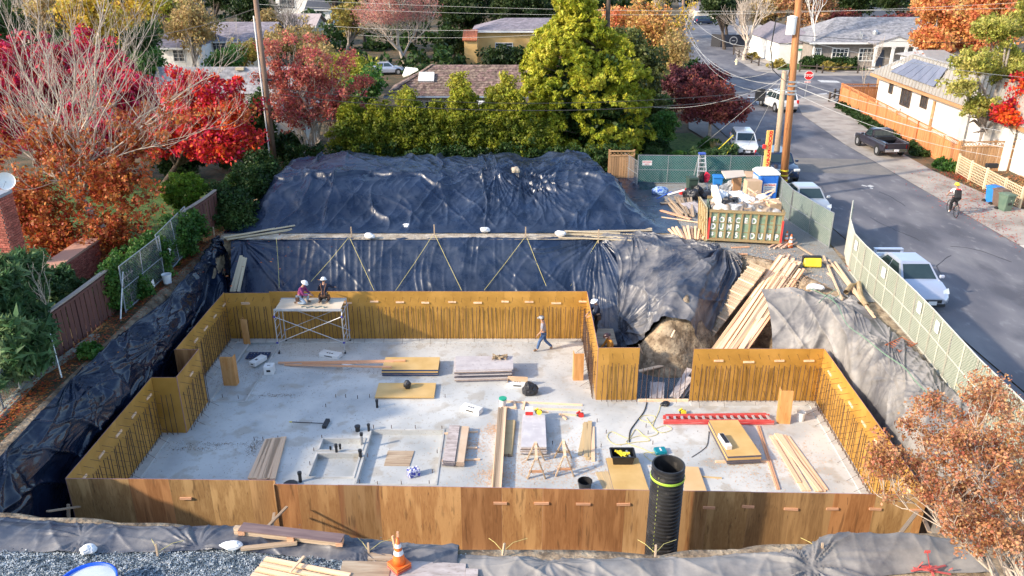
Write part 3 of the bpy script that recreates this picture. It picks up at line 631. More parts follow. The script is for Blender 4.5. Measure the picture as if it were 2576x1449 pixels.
rt=[[(10.8,31.95,3.62),(12.2,31.7,3.7),(13.6,30.9,3.74),(14.45,29.4,3.74),(14.5,26.5,3.74),(14.45,23.5,3.74),(14.4,20,3.74),(14.3,16.5,3.72)],[(10.9,31.2,3.2),(12.2,30.9,3.45),(13.1,30.2,3.7),(13.7,29.0,3.72),(13.8,26.4,3.74),(13.8,23.5,3.72),(13.7,20,3.7),(13.6,16.5,3.7)],[(10.9,30.3,2.5),(12.0,29.9,2.8),(12.9,29.2,3.2),(13.25,28.3,3.4),(13.3,26.3,3.45),(13.3,23.5,3.4),(13.2,20,3.4),(13.1,16.5,3.4)],[(10.8,29.5,1.6),(11.8,29.2,1.8),(12.7,28.9,2.0),(12.98,28.0,2.2),(12.98,26.3,2.2),(12.9,23.5,2.2),(12.78,20,2.2),(12.6,16.9,2.2)],[(10.8,29.0,.2),(11.8,28.95,.2),(12.72,28.85,.2),(12.86,28.0,.2),(12.84,26.3,.2),(12.76,23.5,.2),(12.62,20,.2),(12.4,17.2,.2)]]
tarp('tarp','pale dusty tarp bulging along the right bank beside the green screened fence',rt,m_tarp_pale,420,120,seed=31,amp=.11,big=.12,folds=(1.6,.5),micro=.012,anchors=[(14.0,26.5,3.74,1.4,24,.12),(13.6,30.3,3.7,1.8,24,.14),(13.9,22.4,3.7,1.6,24,.12),(13.4,24.6,3.2,1.0,20,.10)])
ft1=[[(-14.3,16.75,3.62),(-12.9,16.5,3.72),(-9.5,16.15,3.76),(-6.9,16.15,3.76),(-4.4,16.05,3.74),(-1.3,15.65,3.72)],[(-14.3,16.3,3.75),(-12.8,16.1,3.78),(-9.5,15.85,3.78),(-6.9,15.85,3.78),(-4.4,15.8,3.78),(-1.3,15.45,3.76)],[(-14.2,15.6,3.68),(-12.6,15.45,3.70),(-9.7,15.4,3.68),(-6.9,15.5,3.68),(-4.5,15.4,3.68),(-1.3,15.0,3.68)]]
ft1=[[(x,y-.1-.22*(x>-5),z-.03) for x,y,z in r_] for r_ in ft1]
ft1=[[(x,y+1.0,.9) for x,y,z in ft1[0]],[(x,y+.35,3.35) for x,y,z in ft1[0]]]+ft1
tarp('tarp','grey blue crumpled tarp along the front edge, left of the traffic cone',ft1,m_tarp_dusty,380,70,seed=41,amp=.05,big=.06,folds=(1.2,.5),micro=.02,anchors=[(-7.6,15.45,3.7,1.2,20,.08),(-3.7,15.4,3.7,.8,20,.06),(-10.6,15.8,3.75,.9,14,.06)])
ft2=[[(-1.5,15.55,3.70),(1.0,15.45,3.74),(3.4,15.45,3.76),(5.8,15.55,3.76),(7.0,15.6,3.76),(7.8,15.95,3.9),(9.4,16.0,3.9),(11.2,15.9,3.8)],[(-1.5,15.3,3.72),(1.0,15.1,3.80),(3.4,15.1,3.82),(5.8,15.2,3.82),(7.0,15.3,3.80),(7.8,15.5,3.9),(9.4,15.5,3.9),(11.2,15.4,3.8)],[(-1.2,15.0,3.66),(1.0,14.6,3.68),(3.4,14.5,3.68),(5.8,14.6,3.68),(7.0,14.6,3.68),(7.8,14.7,3.68),(9.4,14.9,3.68),(11.2,14.9,3.68)]]
ft2=[[(x,y-(.42 if x<7.5 else .22),z-.05) for x,y,z in r_] for r_ in ft2]
ft2=[[(x,y+.9,.9) for x,y,z in ft2[0]],[(x,y+.3,3.3) for x,y,z in ft2[0]]]+ft2
tarp('tarp','pale grey tarp along the front edge, right of the traffic cone',ft2,m_tarp_pale,380,70,seed=51,amp=.05,big=.07,folds=(.8,.8),micro=.02,anchors=[(.9,15.0,3.7,.9,18,.06),(7.0,14.75,3.7,1.3,26,.12)])
# ====== vegetation
bk_pale=M('pale bark',[(.38,.31,.25),(.56,.48,.40)],scale=6,rough=.9,rnd_off=False)
bk_grey=M('grey bark',[(.20,.17,.15),(.34,.30,.26)],scale=6,rough=.9,rnd_off=False)
bk_dark=M('dark bark',[(.06,.045,.035),(.12,.09,.07)],scale=5,rough=.95,bump=.5,rnd_off=False)
lf_orange=leafm('rust orange leaves',[(.24,.055,.015),(.42,.11,.03),(.52,.20,.07)])
lf_mag=leafm('magenta red leaves',[(.26,.01,.045),(.48,.02,.07),(.66,.04,.08)],scale=.5)
lf_red=leafm('bright red leaves',[(.36,.01,.03),(.58,.025,.025),(.70,.11,.02)],scale=.7)
lf_pinkred=leafm('dusty red leaves',[(.32,.07,.06),(.48,.12,.09),(.50,.20,.14)],scale=.8)
lf_wine=leafm('wine red leaves',[(.10,.025,.03),(.22,.05,.045),(.32,.09,.06)],scale=.7)
lf_dry=leafm('dry brown leaves',[(.30,.12,.055),(.46,.21,.10),(.60,.34,.19)],scale=1.5)
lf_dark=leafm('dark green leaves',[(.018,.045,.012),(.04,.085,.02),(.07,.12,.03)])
lf_blue=leafm('blue green leaves',[(.04,.09,.03),(.09,.17,.06),(.19,.27,.12)])
lf_ivy=leafm('ivy leaves',[(.03,.08,.015),(.06,.15,.025),(.12,.22,.04)],scale=1.2)
lf_hedge=leafm('olive hedge leaves',[(.10,.13,.012),(.24,.26,.02),(.42,.41,.04)],scale=.45)
lf_lime=leafm('yellow green leaves',[(.20,.22,.02),(.36,.36,.04),(.46,.42,.06)],scale=.6)
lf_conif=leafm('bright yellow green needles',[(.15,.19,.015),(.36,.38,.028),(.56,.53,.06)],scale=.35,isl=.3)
lf_gold=leafm('golden leaves',[(.42,.26,.03),(.60,.42,.05),(.66,.5,.10)],scale=.5)
lf_tan=leafm('tan leaves',[(.28,.20,.08),(.42,.30,.12),(.5,.36,.14)],scale=.6)
lf_peach=leafm('peach orange leaves',[(.52,.16,.06),(.66,.28,.10),(.62,.38,.14)],scale=.5)
lf_oak=leafm('deep oak leaves',[(.012,.028,.008),(.03,.055,.012),(.055,.08,.02)],scale=.25)
lf_pink=leafm('pinkish buds',[(.48,.18,.15),(.62,.30,.24)],scale=.6)
random.seed(11)
# -- big pale bare tree, rusty leaves on its lower limbs
S0=Vector((-19.9,37.6,GZ)); stems=[]
tA=thing('maple_tree','big pale barked bare tree with rusty orange leaves on its lower branches, at left','tree',S0)
S=[]; tips=[]
f1=S0+Vector((-1.1,0,2.3)); f2=S0+Vector((-1.5,.2,3.2)); S+=[(*S0,*f1,.24,.21),(*f1,*f2,.21,.19)]
def stem_to(p,q,r0,n=7,kids=4,L=2.0):
    p,q=Vector(p),Vector(q); d=q-p; pts=[p]
    for i in range(1,n+1):
        t=i/n; pts.append(p+d*t+Vector((0,0,d.length*.06*math.sin(math.pi*t)))+Vector((random.gauss(0,.12),random.gauss(0,.12),random.gauss(0,.08))))
    for i in range(n):
        ra=r0*(1-.82*i/n); rb=r0*(1-.82*(i+1)/n); S.append((*pts[i],*pts[i+1],ra,rb))
        if i>=1:
            for _ in range(2 if i<n-1 else kids):
                dd=(d.normalized()+Vector((random.gauss(0,.6),random.gauss(0,.5),random.gauss(.15,.35)))).normalized()
                grow(pts[i+1],dd,L*random.uniform(.7,1.25)*(1-.4*i/n),max(rb*.55,.012),2,S,tips,up=.3,spread=.75,kids=(2,3),shrink=.68,wob=.14,minr=.004,segs=3)
for (px,py,Y,r) in ((5,20,38,.10),(90,5,39,.11),(180,60,36,.12),(262,-10,38.5,.16),(330,40,38,.10),(400,20,39,.08),(470,230,36.5,.09),(540,190,38,.10),(20,240,36,.10),(-40,330,37,.10),(-30,470,36.5,.09),(60,120,41,.09),(380,330,40,.08),(440,360,35.5,.07),(150,200,40,.10),(120,330,34.5,.08),(300,180,36,.09),(560,320,37.2,.06)):
    stem_to(random.choice((f1,f2,f2)),PY(px,py,Y),r*.62,8)
v,f=tubes_np(S,5); link('trunk',mesh_np('trunk',v-np.array(S0),f,bk_pale,True),tA)
C=np.array([tuple(p) for p,_ in tips]); zt=PY(200,330,37).z
w_=(C[:,2]<zt+RNG.normal(size=len(C))*.9); Cl=C[w_]; Cl=Cl[RNG.uniform(size=len(Cl))<.55]
C2,_=blob_points([EL(-60,380,230,640,36.5,6),EL(120,350,440,560,36.5,6),EL(180,480,400,680,35.5,4),EL(20,480,260,700,35,4),EL(-40,430,120,620,37,5),EL(120,560,330,700,34.5,3),EL(20,300,240,430,37.5,4),EL(0,600,160,690,33.5,2.5),EL(230,300,430,410,38,3)],800,.2)
Cl=np.concatenate([Cl,C2]); v,f=leaf_cloud(Cl,.36,.12,26,aspect=1.5); link('crown',mesh_np('crown',v-np.array(S0),f,lf_orange),tA)
def B(*e):return [EL(*q) for q in e]
tree('maple_tree','magenta red maple behind the big pale bare tree, far left',(-30,52,GZ),B((-60,75,130,330,51,7),(30,70,320,300,52,7),(-80,180,120,400,48,6),(180,150,400,330,50,6),(120,230,380,430,48,6)),lf_mag,860,46,.6,.17,bk_grey,.3,9,lowz=5)
tree('maple_tree','bright red and orange maple between the pale bare tree and the left utility pole',(-21.5,47,GZ),B((400,165,560,300,48,5),(470,200,650,340,47.5,5),(500,290,670,420,46.5,4.5),(380,250,540,400,48,5),(440,330,600,440,46,4),(585,190,620,240,48,1),(330,300,460,420,47,4)),lf_red,480,42,.48,.14,bk_dark,.2,9,lowz=6)
# -- dusty red japanese maple, several stems
S1=Vector((-13.6,54.0,GZ))
tM=thing('maple_tree','dusty red Japanese maple with pale curving stems behind the tarped heap','tree',S1); S=[]; tips=[]
for (px,py,Y,r) in ((700,170,54,.12),(740,165,55,.12),(800,175,53.5,.13),(850,200,54,.12),(890,260,54,.08),(690,240,53.5,.08),(770,220,53,.10),(905,330,54,.06),(730,290,53,.07),(850,300,53.5,.08)):
    stem_to(S1+Vector((random.uniform(-.5,.5),random.uniform(-.2,.2),.1)),PY(px,py,Y),r,6,4,1.3)
v,f=tubes_np(S,5); link('trunk',mesh_np('trunk',v-np.array(S1),f,bk_pale,True),tM)
C=np.array([tuple(p) for p,_ in tips]); C=C[(C[:,2]>6.9)]; C=C[RNG.uniform(size=len(C))<.8]
C2,_=blob_points(B((680,150,760,280,54,3),(750,155,860,270,54,3.5),(820,210,905,340,54,3),(700,250,800,340,53.5,3)),160,.4)
v,f=leaf_cloud(np.concatenate([C,C2]),.36,.11,24); link('crown',mesh_np('crown',v-np.array(S1),f,lf_pinkred),tM)
# -- hedges and shrubs at the left side
tree('hedge_shrub','dense dark green shrub against the fence at the left end of the heap',(-15.3,41.5,GZ),B((532,470,650,610,40.6,3),(560,400,690,520,43.5,3),(600,375,705,470,45.5,3),(520,440,600,560,41.5,2.6)),lf_dark,520,60,.34,.10,bk_dark,.09,4,cat='shrub',lowz=3.8)
tree('hedge_shrub','clipped round green bush behind the brown fence',(-18.9,42.6,GZ),B((404,436,516,530,40.5,2.5)),leafm('clipped bush leaves',[(.07,.14,.015),(.14,.25,.02),(.24,.36,.05)]),420,60,.14,.06,bk_dark,.08,3,cat='shrub',shell=.86)
tree('ivy','ivy mass spilling over the top of the brown fence and chain link',(-16.1,34,GZ),B((395,545,500,650,35.5,1.6),(330,580,440,720,33,1.5),(270,620,380,740,31.5,1.5),(290,680,400,800,30.6,1.1),(440,520,520,610,37.5,1.5),(250,700,330,800,29.6,.6),(370,640,480,730,34.5,.8),(420,600,500,700,36,1),(235,690,300,830,29.4,.5))+[(-16.0+.04*(y-29),y,4.7,.4,.7,1.15+.3*math.sin(y*2)) for y in np.arange(29.4,37,.8)],lf_ivy,1500,50,.24,.09,bk_dark,.06,5,cat='climbing plant',lowz=3.8)
tree('oleander_bush','tall long leaved green bush at the left edge, behind the chain link',(-18.0,23.5,GZ),B((-20,640,110,760,27,3),(-10,760,125,900,24.6,2.4),(-40,680,70,900,25,3),(-30,800,110,980,23.2,2.5),(-70,700,30,1000,24,3)),lf_blue,420,60,.34,.12,bk_grey,.08,5,cat='shrub',aspect=4.5,lowz=3.7,droop=.3)
tree('laurel_bush','rounded dark glossy bush beside the end of the brown fence',(-18.2,29.2,GZ),B((70,655,195,800,29.4,2.6),(20,650,100,780,30,2.4),(95,720,190,860,28.3,1.8)),lf_blue,380,56,.26,.10,bk_grey,.07,5,cat='shrub',lowz=3.8)
bare_tree('bare_bush','leafless pale twiggy bush in front of the dark laurel',(-17.3,26.8,GZ),(.2,-.1,1),1.6,.03,3,bk_pale,n0=3,cat='shrub',up=.35,spread=.7,kids=(3,4))
tree('small_shrub','small leafy green shrub at the foot of the brown fence by the tarp',(-15.55,25.6,GZ),B((195,865,252,910,25.6,.9)),lf_ivy,70,40,.14,.10,None,cat='shrub',aspect=2)
for i,(x0,y0,x1,y1,Y,lab) in enumerate(((500,250,600,430,53,'dark evergreen shrub left of the utility pole'),(620,225,690,400,54,'dark evergreen beside the left utility pole'),(690,330,760,420,56,'small green shrub right of the left utility pole'),(400,380,500,450,50,'low dark hedge behind the clipped round bush'))):
    tree('hedge_shrub',lab,(EL(x0,y0,x1,y1,Y,3)[0],Y,GZ),B((x0,y0,x1,y1,Y,3)),lf_dark,200,44,.4,.15,bk_dark,.1,3,cat='shrub',lowz=3.7)
    # -- tall loose hedge behind the heap: one shrub after another
hs=[(840,930,245,'left end, beside the Japanese maple'),(900,1010,250,'in front of the gutter of the brown roof'),(975,1075,235,'below the white skylight'),(1050,1140,245,'with reddish twigs in the middle of the row'),(1115,1215,215,'with a tall pale tip before the brown roof'),(1190,1270,250,'between the two tall tips'),(1240,1345,225,'with a tall tip left of the big conifer'),(1320,1410,300,'at the right end under the conifer')]
for x0,x1,y0,lab in hs:
    cx=(x0+x1)/2; bl=B((x0-12,y0+25,x1+12,425,52.3,3.2),(x0+10,y0,x1-10,y0+90,52.6,2)); pc=EL(x0,y0,x1,425,52.3,3)
    tree('hedge_shrub','tall olive green hedge shrub, '+lab,(pc[0],52.3,GZ),bl,lf_hedge,340,56,.36,.11,bk_dark,.08,4,'tall hedge shrubs behind the tarped heap','shrub',shell=.45,lowz=3.7)
for (px,y0,y1,w2,lab) in ((1152,168,262,30,'pale yellow green bamboo tip standing above the hedge, middle'),(1020,215,280,34,'low pale yellow green bamboo tip below the skylight'),(1275,165,262,34,'pale yellow green bamboo tip left of the conifer'),(1240,205,280,24,'small pale bamboo tip beside the one left of the conifer')):
    e=EL(px-w2,y0,px+w2,y1,53.2,1.6)
    tree('bamboo_clump',lab,(e[0],53.2,GZ),[e,(e[0],e[1],e[2]-e[5],e[3]*1.2,1,e[5]*.8)],lf_lime,120,30,.3,.11,bk_grey,.04,4,'bamboo tips above the hedge','shrub',shell=.2)
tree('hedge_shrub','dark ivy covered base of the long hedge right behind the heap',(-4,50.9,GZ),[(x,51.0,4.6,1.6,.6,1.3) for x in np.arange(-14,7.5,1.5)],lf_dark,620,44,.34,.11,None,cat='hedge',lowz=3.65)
# -- the big yellow green conifer: lobes with tufted ends
base=Vector((6.4,56.2,GZ)); tC=thing('conifer_tree','huge dense yellow green conifer with clumpy foliage at the centre','tree',base)
S=[(*base,base.x,base.y,15.0,.42,.12)]; lob=[]
prof=[(392,1400,1600),(350,1350,1630),(305,1330,1640),(260,1318,1640),(215,1310,1630),(175,1312,1605),(140,1325,1570),(112,1350,1530),(88,1392,1500),(62,1405,1488),(38,1416,1474),(12,1428,1456)]
for i,(y,xa,xb) in enumerate(prof):
    c=PY((xa+xb)/2,y,56); hw=(PY(xb,y,56).x-PY(xa,y,56).x)/2; n=max(4,int(hw*3.6))
    for k in range(n):
        a=2*math.pi*k/n+i*.6+random.uniform(-.2,.2); rr=hw*random.uniform(.78,1.05)
        lob.append((c.x+math.cos(a)*rr*.86,56.2+math.sin(a)*rr*.75,c.z+random.uniform(-.6,.6),*[random.uniform(.7,1.15)]*3))
        S.append((base.x,base.y,max(4.5,c.z-1.2),lob[-1][0],lob[-1][1],lob[-1][2],.07,.02))
lobs=np.array(lob); v,f=tubes_np(S,6); link('trunk',mesh_np('trunk',v-np.array(base),f,bk_dark,True),tC)
pts=[]
for b in lobs:
    u=RNG.normal(size=(20,3)); u[:,2]=np.abs(u[:,2])*.9+.05; u/=np.linalg.norm(u,axis=1,keepdims=True)
    pts.append(b[:3]+u*b[3:]*RNG.uniform(.75,1.15,(20,1)))
C=np.concatenate(pts); v,f=leaf_cloud(C,RNG.uniform(.15,.34,len(C)),.13,46,flat=.2,aspect=2.2); link('crown',mesh_np('crown',v-np.array(base),f,lf_conif),tC)
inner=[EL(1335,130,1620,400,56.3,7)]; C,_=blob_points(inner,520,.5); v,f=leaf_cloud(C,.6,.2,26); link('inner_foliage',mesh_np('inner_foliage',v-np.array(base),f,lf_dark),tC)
tree('evergreen_tree','round olive green tree just behind the big conifer on its right',(10.5,66,GZ),B((1485,60,1640,200,66,8),(1520,100,1680,280,65,8),(1540,200,1670,340,64,7)),leafm('olive leaves',[(.04,.055,.015),(.09,.11,.025),(.16,.17,.05)]),620,46,.6,.17,bk_dark,.3,6,lowz=5)
# -- wine red maples by the parking strip
tree('maple_tree','wine red maple with pale stem beside the white wagon',(15.6,62.8,GZ),B((1690,195,1800,300,64,4),(1740,200,1860,300,63,4.5),(1790,240,1893,310,62,4),(1700,260,1780,315,62.5,3),(1760,270,1840,320,61.5,3)),lf_wine,460,42,.45,.12,bk_pale,.14,12,fork=.7,lowz=5.2)
tree('maple_tree','darker purple maple behind the wine red one',(15.8,76,GZ),B((1655,170,1760,240,76,5),(1720,165,1825,215,77,4)),leafm('purple leaves',[(.05,.015,.025),(.11,.03,.04),(.16,.05,.05)]),300,40,.6,.17,bk_dark,.16,6,lowz=4.5)
tree('round_shrub','pale yellow green rounded shrub on a dark stem left of the small lawn',(11.4,58.5,GZ),B((1630,280,1705,330,58.5,3),(1615,310,1700,375,58,3.5)),lf_ivy,260,44,.35,.11,bk_dark,.12,5,cat='shrub',lowz=4.4)
tree('round_shrub','low dark shrub under the pale yellow green one',(11.2,57.0,GZ),B((1590,340,1690,400,57,3)),lf_dark,180,44,.35,.11,bk_dark,.1,3,cat='shrub')
for i,(px,py,r,lab,mt) in enumerate(((1755,392,.8,'left grey green mound shrub behind the green fence',lf_blue),(1800,392,.9,'pale mound shrub behind the step ladder',lf_blue),(1700,395,.7,'low green shrub behind the left part of the green fence',lf_ivy),(1825,388,1.0,'white flecked mound shrub right of the ladder behind the green fence',lf_blue),(1785,365,.8,'dark green shrub at the foot of the wine red maple',lf_ivy),(1640,398,.9,'low dark shrub at the left end of the green fence',lf_dark))):
    p=G(px,py+12); tree('mound_shrub',lab,p,[(p.x,p.y,p.z+r*.45,r*1.1,r,r*.75)],mt,70,46,.22,.09,None,group='mound shrubs behind the green fence',cat='shrub',lowz=3.65)
g=G(1795,385); mbg=MB()
for k in range(120):
    a=random.uniform(0,6.28); l=random.uniform(.5,1.1); q=g+Vector((math.cos(a)*l*.45,math.sin(a)*l*.45,l)); mbg.add([g+Vector((math.cos(a)*.1,math.sin(a)*.1,0)),g+Vector((math.cos(a+.5)*.1,math.sin(a+.5)*.1,0)),q],[(0,1,2)])
mbg.build('ornamental_grass',lf_tan,label='tuft of tan ornamental grass behind the green fence',category='grass tuft')
# -- shrubs along the orange fence
for k in range(11):
    t_=k/10; px=2095+(2225-2095)*t_; py=262+(345-262)*t_
    p=G(px+22,py+14); tree('low_shrub',('low green shrub along the orange fence, %s'%('nearest the stop sign','second from the stop sign','third from the stop sign','fourth from the stop sign','fifth from the stop sign','sixth from the stop sign','seventh from the stop sign','eighth from the stop sign','just before the black pickup','beside the cab of the black pickup','beside the bed of the black pickup')[k]),p,[(p.x,p.y,p.z+.3,.62,.7,.42)],lf_dark,46,40,.2,.09,None,group='low shrubs along the orange fence',cat='shrub',lowz=3.62)
for (px,py,lab) in ((2290,378,'low shrub right behind the tailgate of the pickup'),(2312,392,'low shrub behind the pickup, one further right'),(2366,422,'leafy low shrub near the corner of the orange fence'),(2384,430,'leafy low shrub right at the corner of the orange fence')):
    p=G(px,py); tree('low_shrub',lab,p,[(p.x,p.y,p.z+.3,.65,.7,.42)],lf_ivy if px>2350 else lf_dark,46,40,.2,.09,None,group='low shrubs along the orange fence',cat='shrub',lowz=3.62)
    # -- right side trees
tree('cedar_tree','large pale yellow green cedar at the right edge before the white house',(33.0,55.5,GZ),B((2440,30,2570,110,56,5),(2400,120,2500,190,55,4),(2480,110,2640,230,56,6),(2375,185,2450,250,54.5,3),(2420,230,2510,290,54.5,3),(2500,240,2580,310,55,3),(2400,280,2450,325,54,2),(2430,325,2480,352,53.6,2),(2540,-30,2700,100,57,6),(2450,300,2540,345,54,2)),leafm('pale cedar needles',[(.16,.18,.03),(.34,.34,.06),(.48,.44,.12)],scale=.5),760,50,.42,.12,bk_grey,.3,18,shell=.35,lowz=7)
tree('maple_tree','bright red branch of a maple hanging at the right edge',(34.5,52.5,GZ),B((2480,255,2600,325,52.5,3),(2530,330,2600,400,52,2),(2540,180,2620,260,53,3)),lf_red,150,30,.4,.15,bk_grey,.14,8,lowz=6)
tree('maple_tree','peach orange tree in front of the grey house on the right',(46,92,GZ),B((2295,60,2400,130,93,7),(2340,0,2470,100,94,8),(2300,-20,2420,60,95,8),(2400,60,2500,140,93,7)),lf_peach,620,40,.8,.22,bk_grey,.3,12,lowz=7)
tree('maple_tree','orange tree crown between the cedar and the peach orange tree',(44,72,GZ),B((2420,-40,2560,60,74,7),(2460,60,2560,110,73,5)),lf_peach,240,36,.7,.2,bk_grey,.2,6,lowz=8)
# -- near shrub, lower right, dry brown leaves
S2_=Vector((11.6,13.6,GZ-.3)); tQ=thing('dry_tree','small tree with dry brown leaves in the lower right corner','tree',S2_); S=[]; tips=[]
for (px,py,Y) in ((2260,1200,16),(2340,1130,16.5),(2400,1080,16.8),(2470,1050,17),(2540,1080,16),(2560,1140,15),(2400,1150,15.2),(2300,1280,14.8),(2480,1200,14.6),(2560,1300,14),(2380,1320,14.2),(2230,1240,15.4),(2450,1080,15.8),(2600,1180,14.6),(2510,1400,13.6),(2360,1200,15.6),(2320,1140,15.9),(2280,1230,15.2),(2500,1060,16.2)):
    stem_to(S2_,PY(px,py,Y),.05,5,4,.72)
v,f=tubes_np(S,4); link('trunk',mesh_np('trunk',v-np.array(S2_),f,bk_pale,True),tQ)
C=np.array([tuple(p) for p,_ in tips]); C=C[RNG.uniform(size=len(C))<.7]; v,f=leaf_cloud(C,.2,.05,30,aspect=1.5); link('crown',mesh_np('crown',v-np.array(S2_),f,lf_dry),tQ)
random.seed(23)
# -- background rows
bg_=[('oak_tree','deep green oak above the yellow house, left one',(1080,-60,1260,95,118,10),lf_oak,(1180,120)),('oak_tree','deep green oak above the yellow house, middle one',(1230,-70,1400,100,116,10),lf_oak,(1300,120)),('oak_tree','deep green oak above the yellow house, next to the conifer top',(1370,-60,1560,95,119,10),lf_oak,(1450,120)),('oak_tree','dark oak behind the pink tipped bare tree',(1000,-70,1130,60,135,10),lf_oak,(1050,100)),('hedge','very dark tall hedge below the yellow house wall',(1180,115,1400,175,98,4),lf_oak,(1280,170)),('golden_tree','golden olive tree left of the pink tipped bare tree',(830,-20,950,100,112,9),leafm('old gold leaves',[(.22,.17,.04),(.36,.29,.07),(.48,.38,.12)]),(880,120)),('golden_tree','bright yellow tree behind the magenta maple',(230,-60,400,130,78,9),lf_gold,(320,200)),('golden_tree','yellow tree crown at the upper left behind bare branches',(90,-60,250,90,84,9),lf_gold,(180,180)),('evergreen_tree','dark green tree at the upper left edge',(-40,-60,110,130,92,9),lf_dark,(40,180)),('evergreen_tree','lime yellow tree near the top, right of the yellow ones',(380,-60,470,60,104,8),lf_lime,(430,110)),('evergreen_tree','dark shrub beside the yellow tree, left of the tan bare trees',(320,50,400,160,74,5),lf_dark,(360,190)),('tan_tree','tan brown thin leaved tree behind the grey roof, left one',(390,0,560,130,88,8),lf_tan,(505,155)),('tan_tree','tan brown thin leaved tree right of the left utility pole',(665,40,840,155,84,8),lf_tan,(740,165)),('tan_tree','olive yellow low tree in front of the far roof, left of the pole',(560,95,670,165,80,6),leafm('olive gold leaves',[(.18,.14,.03),(.32,.25,.05),(.42,.33,.08)]),(600,170)),('lime_tree','lime green tree between the Japanese maple and the pink tipped bare tree',(835,120,945,245,66,5),lf_lime,(890,260)),('lime_tree','green shrub at the left corner of the brown shingle roof',(880,170,975,260,62,4),lf_ivy,(930,300)),('peach_tree','salmon pink tree behind the big conifer',(1490,5,1600,110,90,8),lf_peach,(1560,150)),('peach_tree','peach and yellow tree right of the round olive tree',(1560,-10,1715,150,88,8),leafm('peach gold leaves',[(.5,.22,.08),(.62,.36,.12),(.6,.42,.12)]),(1640,200)),('evergreen_tree','dark oak beyond the street beside the far parked cars',(1770,-50,1880,75,135,9),lf_oak,(1810,90)),('evergreen_tree','dark green oak left of the street end behind wires',(1600,-80,1730,20,140,9),lf_oak,(1680,60)),('conifer_tree','dark blue green conifer behind the grey house',(2095,-60,2215,65,135,8),lf_oak,(2150,80)),('evergreen_tree','dark green tree behind the grey house, right of the conifer',(2200,-60,2300,40,150,8),lf_oak,(2240,70)),('wine_shrub','wine red low tree behind the grey roof',(2190,35,2310,75,122,6),lf_wine,(2250,80)),('rust_tree','rust orange tree behind the transformer pole',(1950,-60,2100,100,124,8),leafm('rusty hanging leaves',[(.30,.14,.06),(.46,.24,.11),(.55,.32,.16)]),(2020,120)),('evergreen_tree','dark tree at the top right edge behind the cedar',(2480,-80,2620,20,120,9),lf_oak,(2560,100)),('evergreen_tree','dark oak at the top between the white house and the far pole',(480,-60,640,25,150,9),lf_oak,(560,60)),('evergreen_tree','dark green tree at the top behind the golden olive tree',(800,-80,900,20,160,9),lf_dark,(850,60)),('evergreen_tree','dark tree beyond the street end at the top',(1690,-90,1800,12,190,9),lf_oak,(1760,40)),('evergreen_tree','dark green shrub behind the front lawn near the wine red maple',(1640,235,1700,300,72,4),lf_dark,(1670,300))]
def _bg():
  for nm,lab,e,lm,(bx,by) in bg_:
      el=EL(*e); Y=e[4]; bl=[el]
      for _ in range(4):
          bl.append((el[0]+random.uniform(-.55,.55)*el[3],el[1]+random.uniform(-.4,.4)*el[4],el[2]+random.uniform(-.35,.35)*el[5],el[3]*.6,el[4]*.7,el[5]*.6))
      b0=PY(bx,300,Y); b0.z=GZ; area=el[3]*el[5]
      thin=nm in ('tan_tree','rust_tree','golden_tree'); nc=int(min(520,60+area*12))
      tree(nm,lab,b0,bl,lm,nc,34 if not thin else 26,.75 if not thin else .6,.24 if Y>90 else .18,bk_dark if not thin else bk_grey,.3,8,shell=.35,lowz=GZ+.1,cat='tree' if nm not in ('hedge','wine_shrub') else 'hedge')
bg2=[(560,-30,700,70,118,lf_oak,'dark tree behind the left utility pole top'),(640,20,720,110,108,lf_tan,'tan thin tree around the left utility pole'),(130,-40,330,120,70,lf_gold,'wide yellow tree behind the magenta crown'),(-60,-40,60,160,66,lf_dark,'tall dark green tree at the very left edge'),(60,-30,150,90,76,lf_tan,'tan tree at the upper left among bare branches'),(440,-10,520,110,92,lf_tan,'tan brown tree left of the mauve roof'),(850,-60,1010,70,128,lf_oak,'deep green tree behind the golden olive tree'),(820,130,900,200,74,lf_lime,'small lime tree behind the Japanese maple'),(1100,60,1190,150,112,lf_oak,'dark oak left of the yellow house'),(1390,60,1520,160,104,lf_oak,'dark oak right of the yellow house'),(1020,165,1120,200,90,lf_dark,'dark shrub under the pink tipped bare tree'),(1660,60,1740,200,84,lf_tan,'tan thin tree beside the far street pole'),(1760,-30,1850,60,125,lf_oak,'dark oak behind the navy banner'),(1880,-40,1990,70,128,lf_tan,'tan tree behind the white knobbly one'),(2080,20,2160,75,130,lf_wine,'wine brown hedge tree behind the grey roof at left'),(530,120,620,175,76,lf_ivy,'green shrub row behind the grey roof, left of the pole'),(760,110,850,170,78,lf_tan,'yellow brown shrub right of the pole'),(300,130,420,190,70,lf_ivy,'green hedge between the yellow tree and the red crown')]
for x0_,y0_,x1_,y1_,Y_,lm_,lab_ in bg2:bg_.append(('background_tree',lab_,(x0_,y0_,x1_,y1_,Y_,6),lm_,((x0_+x1_)/2,y1_+30)))
_bg()
fm=[(x,y,5.5,13,8,random.uniform(5,8.5)) for y in (190,230,290) for x in np.arange(-190,240,18) if not (30<x-(y-190)*.4<70)]
C,_=blob_points(fm,2600,.6); v,f=leaf_cloud(C,1.8,.8,30); o=link('distant_wood',mesh_np('distant_wood',v,f,lf_oak)); props(o,'far dark wood closing the view along the top','wood',kind='stuff')
fm=[(x,y,4.5,5,4,random.uniform(2,3.6)) for y in (100,125,150) for x in np.arange(-90,20,9)]
C,_=blob_points(fm,1500,.6); v,f=leaf_cloud(C,.9,.4,34); o=link('garden_shrubbery',mesh_np('garden_shrubbery',v,f,lf_dark)); props(o,'dim mixed shrubbery filling the gardens between the far houses','shrubbery',kind='stuff')
